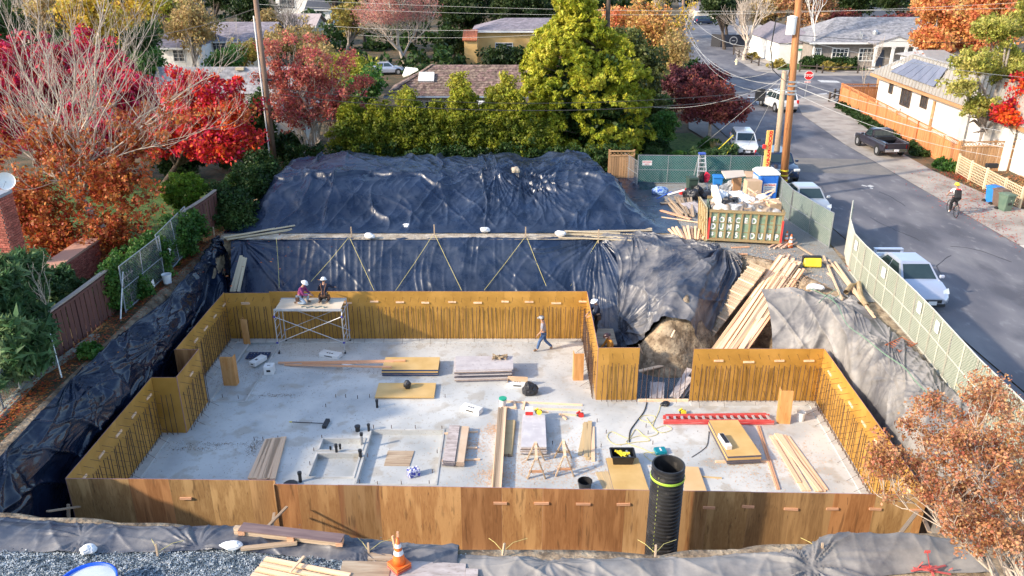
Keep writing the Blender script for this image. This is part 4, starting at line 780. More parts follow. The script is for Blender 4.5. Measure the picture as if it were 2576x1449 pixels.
# -- bare trees
random.seed(5)
bare_tree('bare_tree','bare silvery tree with pink twig tips above the brown shingle roof',G(1022,176),(0,0,1),3.2,.34,6,bk_pale,lf_pink,dict(rad=.5,size=.12,n=5,keep=lambda x,y,z:z>9.5),up=.12,spread=.85,kids=(3,4),shrink=.78,wob=.10)
bare_tree('bare_tree','white knobbly bare tree on the corner by the black lettered banner',G(1872,152),(0,0,1),3.0,.32,5,bk_pale,up=.3,spread=.75,kids=(3,4),shrink=.8,wob=.16)
bare_tree('birch_tree','slender white birch in front of the grey house, beside the hedge',G(2038,172),(0,0,1),5.5,.14,5,M('birch bark',[(.6,.56,.52),(.75,.72,.68)],scale=4),up=.6,spread=.45,kids=(3,4),shrink=.7)
bare_tree('bare_tree','bare greyish tree with few yellow leaves beside the far street pole',G(1690,215),(0,0,1),4.0,.2,5,bk_pale,lf_gold,dict(rad=.4,size=.18,n=3),up=.5,spread=.5,kids=(3,4))
bare_tree('bare_tree','thin bare sapling inside the orange fence near its far corner',G(2165,262),(0,0,1),2.2,.05,4,bk_pale,up=.8,spread=.4,kids=(3,4))
bare_tree('bare_tree','thin bare sapling against the white wall, left of the large window',G(2247,300),(0,0,1),2.4,.05,4,bk_grey,lf_dry,dict(rad=.3,size=.12,n=2),up=.8,spread=.3,kids=(3,4))
bare_tree('bare_tree','bare tan tree left of the left utility pole, over the far roof',G(500,175),(0,0,1),3.0,.25,6,bk_grey,up=.3,spread=.7,kids=(3,4))
bare_tree('bare_tree','bare tan tree right of the left utility pole',G(745,172),(0,0,1),3.0,.22,6,bk_grey,up=.3,spread=.75,kids=(3,4))
bare_tree('bare_tree','tall bare twiggy tree at the upper left corner',G(60,230),(0,0,1),5,.3,5,bk_pale,up=.4,spread=.6,kids=(3,4))
# ====== buildings
m_shake=M('brown wood shakes',[(.10,.065,.055),(.20,.135,.115),(.28,.20,.16)],scale=5,rough=.9,island=.35,rnd_off=False)
m_shing=M('grey shingles',[(.20,.20,.22),(.27,.27,.29),(.33,.32,.33)],scale=3,rough=.9,island=.2,rnd_off=False)
m_shing2=M('mauve grey shingles',[(.20,.18,.21),(.27,.24,.27)],scale=3,rough=.9,island=.2,rnd_off=False)
m_stucco=M('white stucco',[(.72,.70,.66),(.80,.78,.74)],scale=2,rough=.9,bump=.1,bscale=40)
m_cream=M('cream wall',[(.60,.52,.40),(.68,.60,.48)],scale=2,rough=.9)
m_ystucco=M('yellow stucco',[(.55,.34,.12),(.62,.41,.17)],scale=1,rough=.9)
m_stone=M('grey brick wall',[(.24,.21,.19),(.32,.28,.25)],scale=4,rough=.9)
m_glass=M('window glass',[(.03,.04,.05),(.06,.07,.08)],scale=2,rough=.08,spec=.8)
m_metalroof=M('pale grey standing seam metal',[(.40,.38,.36),(.47,.45,.42)],scale=1.5,rough=.45,metal=.3)
m_solar=M('solar panel glass',[(.16,.19,.28),(.22,.25,.35)],scale=.6,rough=.25,spec=.7)
m_redtile=M('red clay tile',[(.45,.13,.06),(.58,.2,.1)],scale=8,rough=.85,rand=.15)
m_brick=M('red brick',[(.26,.06,.045),(.38,.10,.07),(.46,.17,.12)],scale=3,rough=.9,rand=.3)
m_mortar=M('mortar',[(.45,.38,.33),(.52,.45,.4)],scale=5,rough=.95)
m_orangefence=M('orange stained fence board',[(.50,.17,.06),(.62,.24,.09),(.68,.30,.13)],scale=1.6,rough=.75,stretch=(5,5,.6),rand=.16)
m_brownfence=M('brown cedar fence board',[(.32,.17,.08),(.44,.25,.12),(.50,.32,.17)],scale=1.6,rough=.8,stretch=(5,5,.6),rand=.2)
m_redbrown=M('red brown painted fence board',[(.09,.035,.03),(.13,.055,.045)],scale=2,rough=.8,stretch=(4,4,.7),rand=.12)
m_greyrail=M('weathered grey rail',[(.26,.22,.19),(.36,.31,.27)],scale=3,rough=.9,stretch=(6,6,1))
m_lattice=M('cream lattice',[(.60,.48,.30),(.68,.56,.38)],scale=4,rough=.8,rand=.1)
m_darkrail=M('dark split rail',[(.05,.04,.035),(.09,.07,.06)],scale=4,rough=.9)
m_door=M('navy door',[(.02,.03,.06)],rough=.4)
def roof_plane(name,parent,eL,eR,rR,rL,mat,cw=.34,ch=.28,th=.035,base=True):
    """real overlapping shingles over the quad eave-left, eave-right, ridge-right, ridge-left"""
    P=[np.array(tuple(p),float) for p in (eL,eR,rR,rL)]; rt=root_of(parent).location
    nrm=np.cross(P[1]-P[0],(P[3]+P[2]-P[0]-P[1])); nrm/=np.linalg.norm(nrm);
    if nrm[2]<0:nrm=-nrm
    Hh_=np.linalg.norm((P[3]+P[2])/2-(P[0]+P[1])/2); rows=max(2,int(Hh_/ch)); V=[]
    for r in range(rows):
        a0=P[0]+(P[3]-P[0])*(r/rows); b0=P[1]+(P[2]-P[1])*(r/rows); r1=min(1,(r+1.15)/rows)
        a1=P[0]+(P[3]-P[0])*r1; b1=P[1]+(P[2]-P[1])*r1; Lr=np.linalg.norm(b0-a0); n=max(1,int(Lr/cw))
        cut=np.r_[0,(np.arange(1,n)+(.5 if r%2 else 0)+RNG.uniform(-.15,.15,n-1))/n,1]; cut=np.clip(cut,0,1)
        for i in range(n):
            s0,s1=cut[i]+.01/max(Lr,.1),cut[i+1]; t=th*RNG.uniform(.7,1.5)
            q0=a0+(b0-a0)*s0; q1=a0+(b0-a0)*s1; q2=a1+(b1-a1)*s1; q3=a1+(b1-a1)*s0
            V+=[q0+nrm*t,q1+nrm*t,q2+nrm*.008,q3+nrm*.008,q0,q1,q1+nrm*t,q0+nrm*t]
    V=np.array(V)-np.array(rt); F_=np.arange(len(V)).reshape(-1,4)
    o=link(name,mesh_np(name,V,F_,mat),parent,kind='stuff')
    return o
def slab_quad(mb,pts,th):
    pts=[Vector(p) for p in pts]; n=(pts[1]-pts[0]).cross(pts[2]-pts[0]).normalized()
    if n.z<0:n=-n
    k=len(pts); return mb.add(pts+[p-n*th for p in pts],[tuple(range(k)),tuple(range(2*k-1,k-1,-1))]+[(i,k+i,k+(i+1)%k,(i+1)%k) for i in range(k)])
def window(parent,c,wd,ht,nrm,mat_f=None,cols=2,rows=3,fr=.07,name='window'):
    """c: centre on the wall face; frame proud, pane behind, muntins"""
    c=Vector(c); n=Vector(nrm).normalized(); x=Vector((0,0,1)).cross(n).normalized(); mat_f=mat_f or m_white; mb=MB(); u=Vector((0,0,1))
    o_=n*.03
    for s in (-1,1):
        mb.beam(c+x*s*(wd/2)-u*(ht/2)+o_,c+x*s*(wd/2)+u*(ht/2)+o_,fr,fr,up=n)
        mb.beam(c-x*(wd/2+fr/2)+u*s*(ht/2)+o_,c+x*(wd/2+fr/2)+u*s*(ht/2)+o_,fr*.98,fr*.98,up=n)
    for i in range(1,cols):mb.beam(c+x*(wd*(i/cols-.5))-u*(ht/2)+o_,c+x*(wd*(i/cols-.5))+u*(ht/2)+o_,fr*.5,fr*.5,up=n)
    for j in range(1,rows):mb.beam(c-x*wd/2+u*(ht*(j/rows-.5))+o_,c+x*wd/2+u*(ht*(j/rows-.5))+o_,fr*.4,fr*.4,up=n)
    wn=mb.build(name,mat_f,parent)
    pb=MB(); a=c-x*wd/2-u*ht/2+n*.012; pb.poly([a,a+x*wd,a+x*wd+u*ht,a+u*ht]); g=pb.build('pane',m_glass,parent); g.parent=wn
    return wn
    # -- brown shake roofed house behind the hedge
zr,ze=8.4,6.3
A1=G(968,242,ze); A2=G(1330,242,ze); R1=G(1088,163,zr); R2=G(1330,163,zr); R2.x=A2.x=1.5; R1.y=R2.y
back=2*R1.y-A1.y
h1=thing('house','low house with brown wood shake hip roof and white skylights behind the hedge','house',((A1.x+A2.x)/2,R1.y,GZ))
mb=MB().box(((A1.x+A2.x)/2+.3,(A1.y+back)/2,(GZ+ze)/2-.05),(A2.x-A1.x-1.4,back-A1.y-1.4,ze-GZ-.1)); mb.build('wall',M('beige siding',[(.40,.36,.32),(.48,.43,.39)],scale=2),h1)
Aw=G(825+145,238,ze); V1=G(1080,170,zr); V2=G(1140,205,7.3); Ew=G(1180,238,ze)
mb=MB(); slab_quad(mb,[A1,A2,R2,R1],.12); slab_quad(mb,[A1,R1,(A1.x,back,ze)],.12); slab_quad(mb,[(A1.x,back,ze),R1,R2,(A2.x,back,ze)],.12)
rf=mb.build('roof',m_shake,h1)
roof_plane('shakes',rf,A1,A2,R2,R1,m_shake,.36,.30)
roof_plane('shakes',rf,(A1.x,back,ze),A1,R1,R1,m_shake,.36,.30)
mb=MB(); n_=26
for i in range(n_):
    p=A1.lerp(R1,i/n_); q=A1.lerp(R1,(i+1.2)/n_); mb.beam(p+Vector((0,0,.06)),q+Vector((0,0,.03)),.3,.05)
hipv=mb.build('ridge_cap',m_shake,rf)
MB().beam(A1+Vector((-.1,-.06,-.05)),A2+Vector((0,-.06,-.05)),.12,.12).build('gutter',M('blue grey gutter',[(.25,.31,.40)],rough=.5),rf)
def on_roof(px,py,a,b,c_):n=(Vector(b)-Vector(a)).cross(Vector(c_)-Vector(a)).normalized(); return PP(px,py,a,n if n.z>0 else -n),(n if n.z>0 else -n)
for (qs,nm) in (([(1055,186),(1093,186),(1092,208),(1052,208)],'skylight'),):
    P_=[on_roof(a,b,A1,A2,R1)[0] for a,b in qs]; n=on_roof(1070,200,A1,A2,R1)[1]; mb=MB(); slab_quad(mb,[p+n*.22 for p in P_],.2); s_=mb.build('skylight',m_white,rf)
P_=[on_roof(a,b,(A1.x,back,ze),A1,R1)[0] for a,b in ((1023,173),(1053,177),(1030,190),(1015,195))]
sk=MB(); n=on_roof(1030,180,(A1.x,back,ze),A1,R1)[1]; slab_quad(sk,[p+n*.22 for p in P_],.2); sk.build('skylight',m_white,rf)
for (px,py,wd) in ((1035,262,1.4),(1085,268,1.5),(1140,256,1.0)):
    window(h1,(G(px,250,ze).x,A1.y+.70,5.0),wd,1.5,(0,-1,0),cols=2,rows=2)
wnd2=MB().box((-2.0,A1.y-.6,5.9),(2.2,1.2,.1)).build('porch_roof',m_white,h1)
# -- grey shingled house at left behind the red tree
A1=G(500,236,6.2); A2=G(770,238,6.2); R1=G(430,168,8.2); R2=G(762,172,8.2); A1.x=R1.x=-30; R2.y=R1.y; A2.y=A1.y
h2=thing('house','white walled house with grey shingle roof behind the left utility pole','house',((A1.x+A2.x)/2,R1.y,GZ)); back=2*R1.y-A1.y
MB().box(((A1.x+A2.x)/2-.3,(A1.y+back)/2,(GZ+6.2)/2),(A2.x-A1.x-.8,back-A1.y-1.2,6.2-GZ-.1)).build('wall',m_stucco,h2)
mb=MB(); slab_quad(mb,[A1,A2,R2,R1],.12); slab_quad(mb,[(A1.x,back,6.2),R1,R2,(A2.x,back,6.2)],.12); rf=mb.build('roof',m_shing,h2); roof_plane('shingles',rf,A1,A2,R2,R1,m_shing,.34,.26,.02)
g2=G(745,330,GZ);
MB().add([(A2.x-.8,A1.y+.4,6.1),(A2.x-.8,back-.4,6.1),(A2.x-.8,R1.y,8.0)],[(0,1,2)]).build('gable',m_stucco,h2)
wg=[G(694,243,6.6),G(765,300,5.4)]
MB().box((-16.9,59.8,5.0),(3.6,5,2.8)).build('wing_wall',m_stucco,h2)
mb=MB(); slab_quad(mb,[(-18.9,57.1,6.4),(-16.9,57.1,7.1),(-16.9,63,7.1),(-18.9,63,6.4)],.1); slab_quad(mb,[(-14.9,57.1,6.4),(-16.9,57.1,7.1),(-16.9,63,7.1),(-14.9,63,6.4)],.1); mb.build('wing_roof',m_shing,h2)
p=on_roof(605,176,A1,A2,R1)[0]; MB().box(p+Vector((0,0,.12)),(.7,.5,.22)).build('roof_vent',M('tan vent',[(.5,.42,.3)],rough=.6),h2)
window(h2,(-17.3,57.28,5.2),.9,1.1,(0,-1,0),cols=2,rows=2)
# -- far houses
def simple_house(label,x0,x1,yE,yR,ze_px,zr_px,Y,wallm,roofm,wins=(),depth=9,ze=6.4,hip=0):
    a=PY(x0,ze_px,Y); b=PY(x1,ze_px,Y); ze=a.z; r=PY((x0+x1)/2,zr_px,Y+depth/2); zr=max(r.z,ze+.8)
    t=thing('house',label,'house',((a.x+b.x)/2,Y+depth/2,GZ)); wb=MB().box(((a.x+b.x)/2,Y+depth/2,(GZ+ze)/2),(b.x-a.x-.8,depth-1.0,ze-GZ)); wb.build('wall',wallm,t)
    h=hip*(b.x-a.x)*.22; e0,e1,e2,e3=(a.x,Y,ze),(b.x,Y,ze),(b.x,Y+depth,ze),(a.x,Y+depth,ze); r0,r1=(a.x+h,Y+depth/2,zr),(b.x-h,Y+depth/2,zr)
    mb=MB(); slab_quad(mb,[e0,e1,r1,r0],.12); slab_quad(mb,[e3,e2,r1,r0],.12)
    if hip:slab_quad(mb,[e0,r0,e3],.12); slab_quad(mb,[e1,e2,r1],.12)
    else:mb.add([(a.x+.5,Y+.5,ze),(a.x+.5,Y+depth-.5,ze),(a.x+.5,Y+depth/2,zr-.1),(b.x-.5,Y+.5,ze),(b.x-.5,Y+depth-.5,ze),(b.x-.5,Y+depth/2,zr-.1)],[(0,1,2),(3,4,5)])
    rf=mb.build('roof',roofm,t)
    if Y<125:roof_plane('shingles',rf,e0,e1,r1,r0,roofm,.5,.36,.025)
    MB().box(((a.x+b.x)/2,Y-.03,ze-.1),(b.x-a.x,.06,.18)).build('fascia',m_white,t)
    for (wx,wy,ww,wh) in wins:
        p=PY(wx,wy,Y+.5); window(t,(p.x,Y+.49,p.z),ww,wh,(0,-1,0))
    return t
simple_house('low house with mauve grey roof and white garage behind tan trees, left of the pole',470,680,0,0,104,55,95,m_cream,m_shing2,[(600,118,1.6,1.2),(545,120,2.2,1.6)])
simple_house('low pale house behind the bare trees at upper left',385,500,0,0,120,78,90,m_stucco,m_shing2,[(450,140,1.2,1.2)])
simple_house('white two storey house with dark roof at the top edge, left of centre',684,778,0,0,-18,-60,165,m_stucco,M('charcoal roof',[(.05,.055,.07),(.08,.085,.1)],scale=4),[(722,5,3.0,2.4)])
simple_house('small wing with charcoal roof beside the white two storey house at top',765,832,0,0,24,-8,160,m_stucco,MATS['charcoal roof'],[(805,32,1.2,1.0)])
simple_house('pale building with low roof below the white two storey house',655,795,0,0,66,34,130,m_cream,M('dusty pink roof',[(.42,.34,.32),(.5,.42,.4)],scale=3))
h4=simple_house('yellow stucco house in the shade of the oaks, far centre',1186,1560,0,0,78,45,106,m_ystucco,MATS['mauve grey shingles'],[(1268,118,2.2,1.0)],hip=1)
mb=MB(); a=PY(1166,96,103)
for i in range(10):mb.tube((a.x+i*.18,102.2,a.z-.2),(a.x+i*.18,105,a.z+.8),.09,n=6)
mb.build('roof_tiles',m_redtile,h4); MB().box((a.x+.9,103.8,(GZ+a.z)/2),(1.6,2.6,a.z-GZ)).build('wing_wall',m_ystucco,h4)
simple_house('white house far behind the dark conifer, upper right',2140,2265,0,0,44,18,175,m_stucco,MATS['charcoal roof'],[(2235,56,1.5,1.2)])
simple_house('low pale building beyond the far parked blue car',1750,1830,0,0,28,4,185,m_cream,m_shing2)
# -- grey ranch house with portico
Yh=G(2100,172,GZ).y; ze=6.75
h5=thing('house','long grey brick ranch house with white portico and columns on the cross street','house',(47,Yh+5,GZ))
xL,xR=G(2008,160).x,62.0; zr=9.4; dp=11
MB().box(((xL+xR)/2,Yh+dp/2,(GZ+ze)/2),(xR-xL,dp-.8,ze-GZ)).build('wall',m_stone,h5)
e0,e1,e2,e3=(xL-.7,Yh-.4,ze),(xR+.7,Yh-.4,ze),(xR+.7,Yh+dp,ze),(xL-.7,Yh+dp,ze); r0,r1=(xL+4.6,Yh+dp/2,zr),(xR-2,Yh+dp/2,zr)
mb=MB(); slab_quad(mb,[e0,e1,r1,r0],.12); slab_quad(mb,[e3,e2,r1,r0],.12); slab_quad(mb,[e0,r0,e3],.12); slab_quad(mb,[e1,e2,r1],.12); rf=mb.build('roof',m_shing,h5)
roof_plane('shingles',rf,e0,e1,r1,r0,m_shing,.5,.34,.025); roof_plane('shingles',rf,e3,e0,r0,r0,m_shing,.5,.34,.025)
MB().box(((xL+xR)/2,Yh-.46,ze-.06),(xR-xL+1.4,.1,.2)).build('fascia',m_white,h5)
for px,wd in ((2076,2.0),(2141,2.0),(2262,1.3),(2020,1.0)):
    window(h5,(G(px,160).x,Yh+.38,5.25),wd,1.5,(0,-1,0),cols=4,rows=3,fr=.12)
for px in (2076,2141):
    x=G(px,160).x; MB().lathe((x,Yh+.27,5.3),[(.0,-.02),(.28,-.02),(.3,0),(.28,.02),(0,.02)],10).build('wreath',lf_dark,h5)
pc=G(2225,172).x; pw=2.6
mb=MB(); slab_quad(mb,[(pc-pw-.3,Yh-2.4,ze+.1),(pc,Yh-2.4,ze+1.0),(pc,Yh+2.5,ze+1.0),(pc-pw-.3,Yh+.6,ze+.1)],.12); slab_quad(mb,[(pc+pw+.3,Yh-2.4,ze+.1),(pc,Yh-2.4,ze+1.0),(pc,Yh+2.5,ze+1.0),(pc+pw+.3,Yh+.6,ze+.1)],.12)
pt=mb.build('portico_roof',m_shing,h5); MB().add([(pc-pw,Yh-2.3,ze-.3),(pc+pw,Yh-2.3,ze-.3),(pc+pw,Yh-2.3,ze+.05),(pc,Yh-2.3,ze+.88),(pc-pw,Yh-2.3,ze+.05)],[(0,1,2,3,4)]).build('pediment',m_white,h5)
for s in (-1,-.12,.55,1):MB().box((pc+s*pw*.92,Yh-2.1,(GZ+ze)/2-.2),(.3,.3,ze-GZ-.3)).box((pc+s*pw*.92,Yh-2.1,ze-.4),(.42,.42,.14)).build('column',m_white,h5)
MB().box((pc-.9,Yh+.35,4.7),(1.3,.12,2.2)).build('door',m_door,h5); MB().box((pc,Yh-1.0,GZ+.1),(5.4,2.8,.2)).build('porch_floor',m_conc2,h5)
for (px,py,k) in ((2201-33,98,0),(2164,92,0),(2201,85,1)):
    q,n=on_roof(px,py,e0,e1,r1); (MB().lathe(q,[(.35,-.1),(.35,.25),(.25,.42),(0,.5)],10) if k else MB().tube(q-Vector((0,0,.2)),q+Vector((0,0,.6)),.09)).build('roof_vent',m_galv,rf)
xw=G(1948,150).x
MB().box((xw+1.6,Yh+11,(GZ+6.3)/2),(5.6,14,6.3-GZ)).build('wing_wall',m_stucco,h5)
mb=MB(); w0=[(xw-1.4,Yh+3.8,6.3),(xw+4.7,Yh+3.8,6.3),(xw+4.7,Yh+18,6.3),(xw-1.4,Yh+18,6.3)]; rr=[(xw+1.6,Yh+6,8.0),(xw+1.6,Yh+18,8.0)]
slab_quad(mb,[w0[0],w0[1],rr[0]],.1); slab_quad(mb,[w0[0],rr[0],rr[1],w0[3]],.1); slab_quad(mb,[w0[1],rr[0],rr[1],w0[2]],.1); mb.build('wing_roof',m_shing2,h5)
p0=G(2022,172); p1=G(2132,172); mbh=[(x,Yh-1.3,GZ+.8,.9,.7,.85) for x in np.arange(p0.x,p1.x,.9)]
tree('hedge','dark clipped hedge under the windows of the grey ranch house',((p0.x+p1.x)/2,Yh-1.3,GZ),mbh,lf_dark,300,36,.34,.16,None,cat='hedge',shell=.7,lowz=3.6)
for (px,py,r,lab) in ((2085,180,1.0,'yellow shrub before the dark hedge, left one'),(2115,176,1.1,'yellow shrub before the dark hedge, right one'),(1955,172,.9,'golden shrub on the corner lawn by the hydrant'),(1990,150,1.2,'golden bush left of the dark hedge'),(1890,150,.8,'yellow shrub at the foot of the white knobbly tree'),(1965,128,1.0,'potted looking shrub at the cream wall')):
    p=G(px,py); tree('yellow_shrub',lab,p,[(p.x,p.y,p.z+r*.5,r*1.2,r,r*.7)],MATS['old gold leaves'],60,34,.3,.16,None,group='golden shrubs round the grey ranch house',cat='shrub',lowz=3.65)
    # -- white house with metal roof and solar panels
eA=G(2190,182,6.75); eA=Vector((eA.x,eA.y,6.75)); eB=G(2359,243,6.75); dirE=(eB-eA).normalized(); eC=eA+dirE*42
zrg=9.3; rA=G(2300,135,zrg); rC=rA+dirE*38; nrm_=Vector((dirE.y,-dirE.x,0)); nrm_=nrm_ if nrm_.x<0 else -nrm_
h6=thing('house','white stucco house with standing seam metal roof and solar panels behind the orange fence','house',((eA.x+rC.x)/2,(eA.y+eC.y)/2,GZ))
farE=rA+(rA-eA); far2=Vector((farE.x,farE.y,6.75))
rf=MB(); slab_quad(rf,[eA,eC,rC,rA],.1); eD=Vector((rA.x*2-eA.x+2,eA.y+3.0,6.75)); slab_quad(rf,[eA,rA,eD],.1); slab_quad(rf,[eD,rA,rC,eC+(eD-eA)],.1); rf=rf.build('roof',m_metalroof,h6)
rd=(rA-eA); up_=(rd-dirE*rd.dot(dirE)); Lr_=up_.length; upn=up_.normalized(); nr=dirE.cross(upn); nr=nr if nr.z>0 else -nr; offA=rd.dot(dirE)
k=0; s=.3
while s<41:
    t0=0; t1=min(1,s/offA) if offA>0 else 1
    p=eA+dirE*s; q=p+upn*Lr_*t1
    beam_piece('roof_seam',m_metalroof,rf,p+nr*.04,q+nr*.04,.05,.07,up=nr); s+=.62
qs=[on_roof(a,b,eA,eC,rA)[0] for a,b in ((2244,180),(2302,148),(2388,172),(2354,219))]
for j in range(6):
    a=qs[0].lerp(qs[3],j/6+.004); b=qs[0].lerp(qs[3],(j+1)/6-.004); c=qs[1].lerp(qs[2],(j+1)/6-.004); d_=qs[1].lerp(qs[2],j/6+.004)
    mb=MB(); slab_quad(mb,[a+nr*.17,b+nr*.17,c+nr*.17,d_+nr*.17],.05); mb.build('solar_panel',m_solar,rf)
q=[on_roof(a,b,eA,eC,rA)[0] for a,b in ((2246,170),(2268,160),(2274,163),(2252,174))]; mb=MB(); slab_quad(mb,[v_+nr*.2 for v_ in q],.16); mb.build('skylight',m_white,rf)
wi=-nrm_*.55
wa,wb2=eA+wi+dirE*1.0,eC+wi; mb=MB(); c0=Vector((wa.x,wa.y,GZ)); c1=Vector((wb2.x,wb2.y,GZ)); hh=Vector((0,0,3.12)); bk_=-nrm_*6
mb.add([c0,c1,c1+hh,c0+hh,c0+bk_,c1+bk_,c1+bk_+hh,c0+bk_+hh],[(0,1,2,3),(1,5,6,2),(4,0,3,7),(5,4,7,6),(3,2,6,7)]); mb.build('wall',m_stucco,h6)
beam_piece('fascia',m_brownfence,h6,eA-Vector((0,0,.16))-nrm_*.02,eC-Vector((0,0,.16))-nrm_*.02,.06,.26)
def on_wall(px,py):return PP(px,py,c0,nrm_)
for (x0,y0,x1,y1,c_) in ((2267,221,2292,268,3),(2317,239,2334,272,3),(2238,207,2247,235,1)):
    p=on_wall((x0+x1)/2,(y0+y1)/2); a=on_wall(x0,(y0+y1)/2); b=on_wall(x1,(y0+y1)/2); t_=on_wall((x0+x1)/2,y0); u_=on_wall((x0+x1)/2,y1)
    window(h6,p,(b-a).length,min(1.7,t_.z-u_.z),nrm_,M('bronze window frame',[(.10,.07,.05)],rough=.5),cols=c_,rows=1,fr=.09)
p=on_wall(2354,260); beam_piece('wood_post',m_brownfence,h6,Vector((p.x,p.y,GZ))+nrm_*.12,Vector((p.x,p.y,6.2))+nrm_*.12,.22,.12,up=nrm_)
p=on_wall(2400,300)
for px in (2432,2500,2560):
    p=on_wall(px,330); MB().box(Vector((p.x,p.y,GZ+1.4))+nrm_*.5,(.5,.5,2.8)).build('porch_pillar',m_stucco,h6)
simple_house('grey metal roof block behind the solar roof with a dark gable window',2340,2440,0,0,157,131,84,m_stucco,m_metalroof,[],hip=1,depth=8)
# -- brick chimney and roof corner at the far left, brick planter
def brick_block(parent,x0,y0,x1,y1,z0,z1,faces=('front','right'),core=m_mortar,maxn=290):
    piece('brick_core',core,parent,((x0+x1)/2,(y0+y1)/2,(z0+z1)/2),(x1-x0-.03,y1-y0-.03,z1-z0-.01))
    bw,bh=.30,.105; n=0; z=z1-bh/2; r=0
    while z>z0 and n<maxn:
        for fc in faces:
            a,b=(x0,x1) if fc=='front' else (y0,y1); s=a+(0 if r%2 else -bw/2)
            while s<b-.02 and n<maxn:
                s0,s1=max(s,a),min(s+bw,b)
                if s1-s0>.05:
                    if fc=='front':piece('brick',m_brick,parent,((s0+s1)/2,y0+random.uniform(-.004,.004),z),(s1-s0-.018,.06,bh-.018))
                    else:piece('brick',m_brick,parent,(x1+random.uniform(-.004,.004),(s0+s1)/2,z),(.06,s1-s0-.018,bh-.018))
                    n+=1
                s+=bw
        z-=bh; r+=1
ch=PY(36,650,31.0); chx=ch.x; ctop=PY(10,500,31.0).z
chm=thing('brick_chimney','red brick chimney at the left edge with a white satellite dish behind','chimney',(chx-.8,31.6,GZ))
brick_block(chm,chx-1.55,31.0,chx,31.9,GZ,ctop)
MB().box((chx-.8,31.45,ctop+.06),(1.6,1.0,.12)).build('chimney_cap',M('grey cap',[(.3,.32,.36)],rough=.5),chm)
ds=thing('satellite_dish','white satellite dish above the brick chimney','satellite dish',(PY(18,470,32).x,32,ctop))
MB().lathe((0,0,0),[(.02,.0),(.18,.02),(.33,.09),(.36,.12)],20,capt=False).build('dish',m_white,ds,w=False,smooth=True).rotation_euler=(R(70),0,R(30))
ds.children[0].location=(0,0,.45); MB().tube((0,0,-.6),(0,.05,.45),.03).tube((0,0,.45),(.1,-.4,.3),.012).build('bracket',m_galv,ds,w=False)
pl=thing('brick_planter','low red brick garden wall with tan cap among the rusty leaves','garden wall',(-19.2,31,GZ))
p=G(190,700); brick_block(pl,-19.6,29.6,-18.9,34.5,GZ,GZ+1.3,('front','right'),maxn=280)
MB().box((-19.25,32.05,GZ+1.36),(.85,5.0,.1)).build('wall_cap',M('terracotta cap',[(.5,.26,.18)],rough=.8),pl)
# ====== fences
def board_fence(label,path,h,bw,mat,rail_mat=None,top=0,cap=None,side=1,group=None,post=2.4,cat='fence',gap=.015,frame_top=False,name='board_fence',th=.02):
    pts=[Vector(p) for p in path]; t=thing(name,label,cat,pts[0].lerp(pts[-1],.5),group=group); base=t.location; rail_mat=rail_mat or mat; nb=0
    for a,b in zip(pts[:-1],pts[1:]):
        d=(b-a); L=d.length; d.normalize(); hd=Vector((d.x,d.y,0)).normalized(); n=Vector((hd.y,-hd.x,0))*side; ang=math.atan2(hd.y,hd.x)
        k=int(L/(bw+gap)); bb=(L/k)
        for i in range(k):
            c=a+d*(bb*(i+.5))-base+n*(.012 if i%2 else .02); nb+=1
            link('board',unit(mat),t,(c.x,c.y,c.z+(h-top)/2),(0,0,ang),(bw,th,h-top+random.uniform(-.01,.01)))
        m=max(1,round(L/post))
        for i in range(m+1):
            c=a+d*(L*i/m); piece('post',rail_mat,t,(c.x-n.x*.05,c.y-n.y*.05,c.z+h/2+.02),(.1,.1,h+.06),(0,0,ang))
        for z in ([.25,h-top-.1] if not top else [.25,h-top+.03,h-.03]):
            beam_piece('rail',rail_mat,t,a+Vector((0,0,z))+n*(.045 if z>h*.6 else -.03),b+Vector((0,0,z))+n*(.045 if z>h*.6 else -.03),.05,.09)
        if top:
            s=0; zz0,zz1=h-top+.07,h-.07; st=(zz1-zz0)
            while s<L-st:
                beam_piece('lattice_strip',mat,t,a+d*s+Vector((0,0,zz0)),a+d*(s+st)+Vector((0,0,zz1)),.012,.03)
                beam_piece('lattice_strip',mat,t,a+d*s+Vector((0,0,zz1)),a+d*(s+st)+Vector((0,0,zz0)),.012,.03); s+=.22 if L<12 else .35
        if cap:beam_piece('cap_rail',cap,t,a+Vector((0,0,h+.04)),b+Vector((0,0,h+.04)),.16,.06)
    return t
g=G
board_fence('long orange stained board fence with lattice top along the far side of the street',[g(2112,262),g(2200,312),g(2300,371),g(2400,430)],1.95,.15,m_orangefence,top=.38,side=-1)
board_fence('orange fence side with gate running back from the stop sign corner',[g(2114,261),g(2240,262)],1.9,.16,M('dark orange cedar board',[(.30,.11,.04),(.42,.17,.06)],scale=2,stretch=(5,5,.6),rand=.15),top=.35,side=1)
board_fence('brown cedar board fence running right from the corner of the orange fence',[g(2404,431),g(2576,428),g(2700,427)],2.0,.17,m_brownfence,top=.36,side=1)
board_fence('vertical cedar gate boards at the left end of the white house',[g(2202,233),g(2234,240)],2.6,.2,m_brownfence,side=1)
board_fence('red brown board fence with grey cap along the neighbour garden at left',[Vector((-16.35,24.7,3.55)),Vector((-16.15,27.0,3.6)),Vector((-15.95,29.3,3.7))],1.8,.24,m_redbrown,cap=m_greyrail,side=1,gap=.02)
board_fence('red brown fence stretch with sloping grey cap beside the ivy and dark shrub',[Vector((-15.95,36.9,3.7)),Vector((-15.6,38.7,3.8)),Vector((-15.4,40.2,3.9))],1.75,.24,m_redbrown,cap=m_greyrail,side=1,gap=.02)
board_fence('short brown fence panel with lattice top at the right end of the heap',[g(1530,452),g(1592,452)],1.9,.14,m_brownfence,top=.35,side=1)
lt_=thing('trellis','small square wooden trellis leaning on the brown fence under ivy','trellis',(-15.6,30.2,GZ))
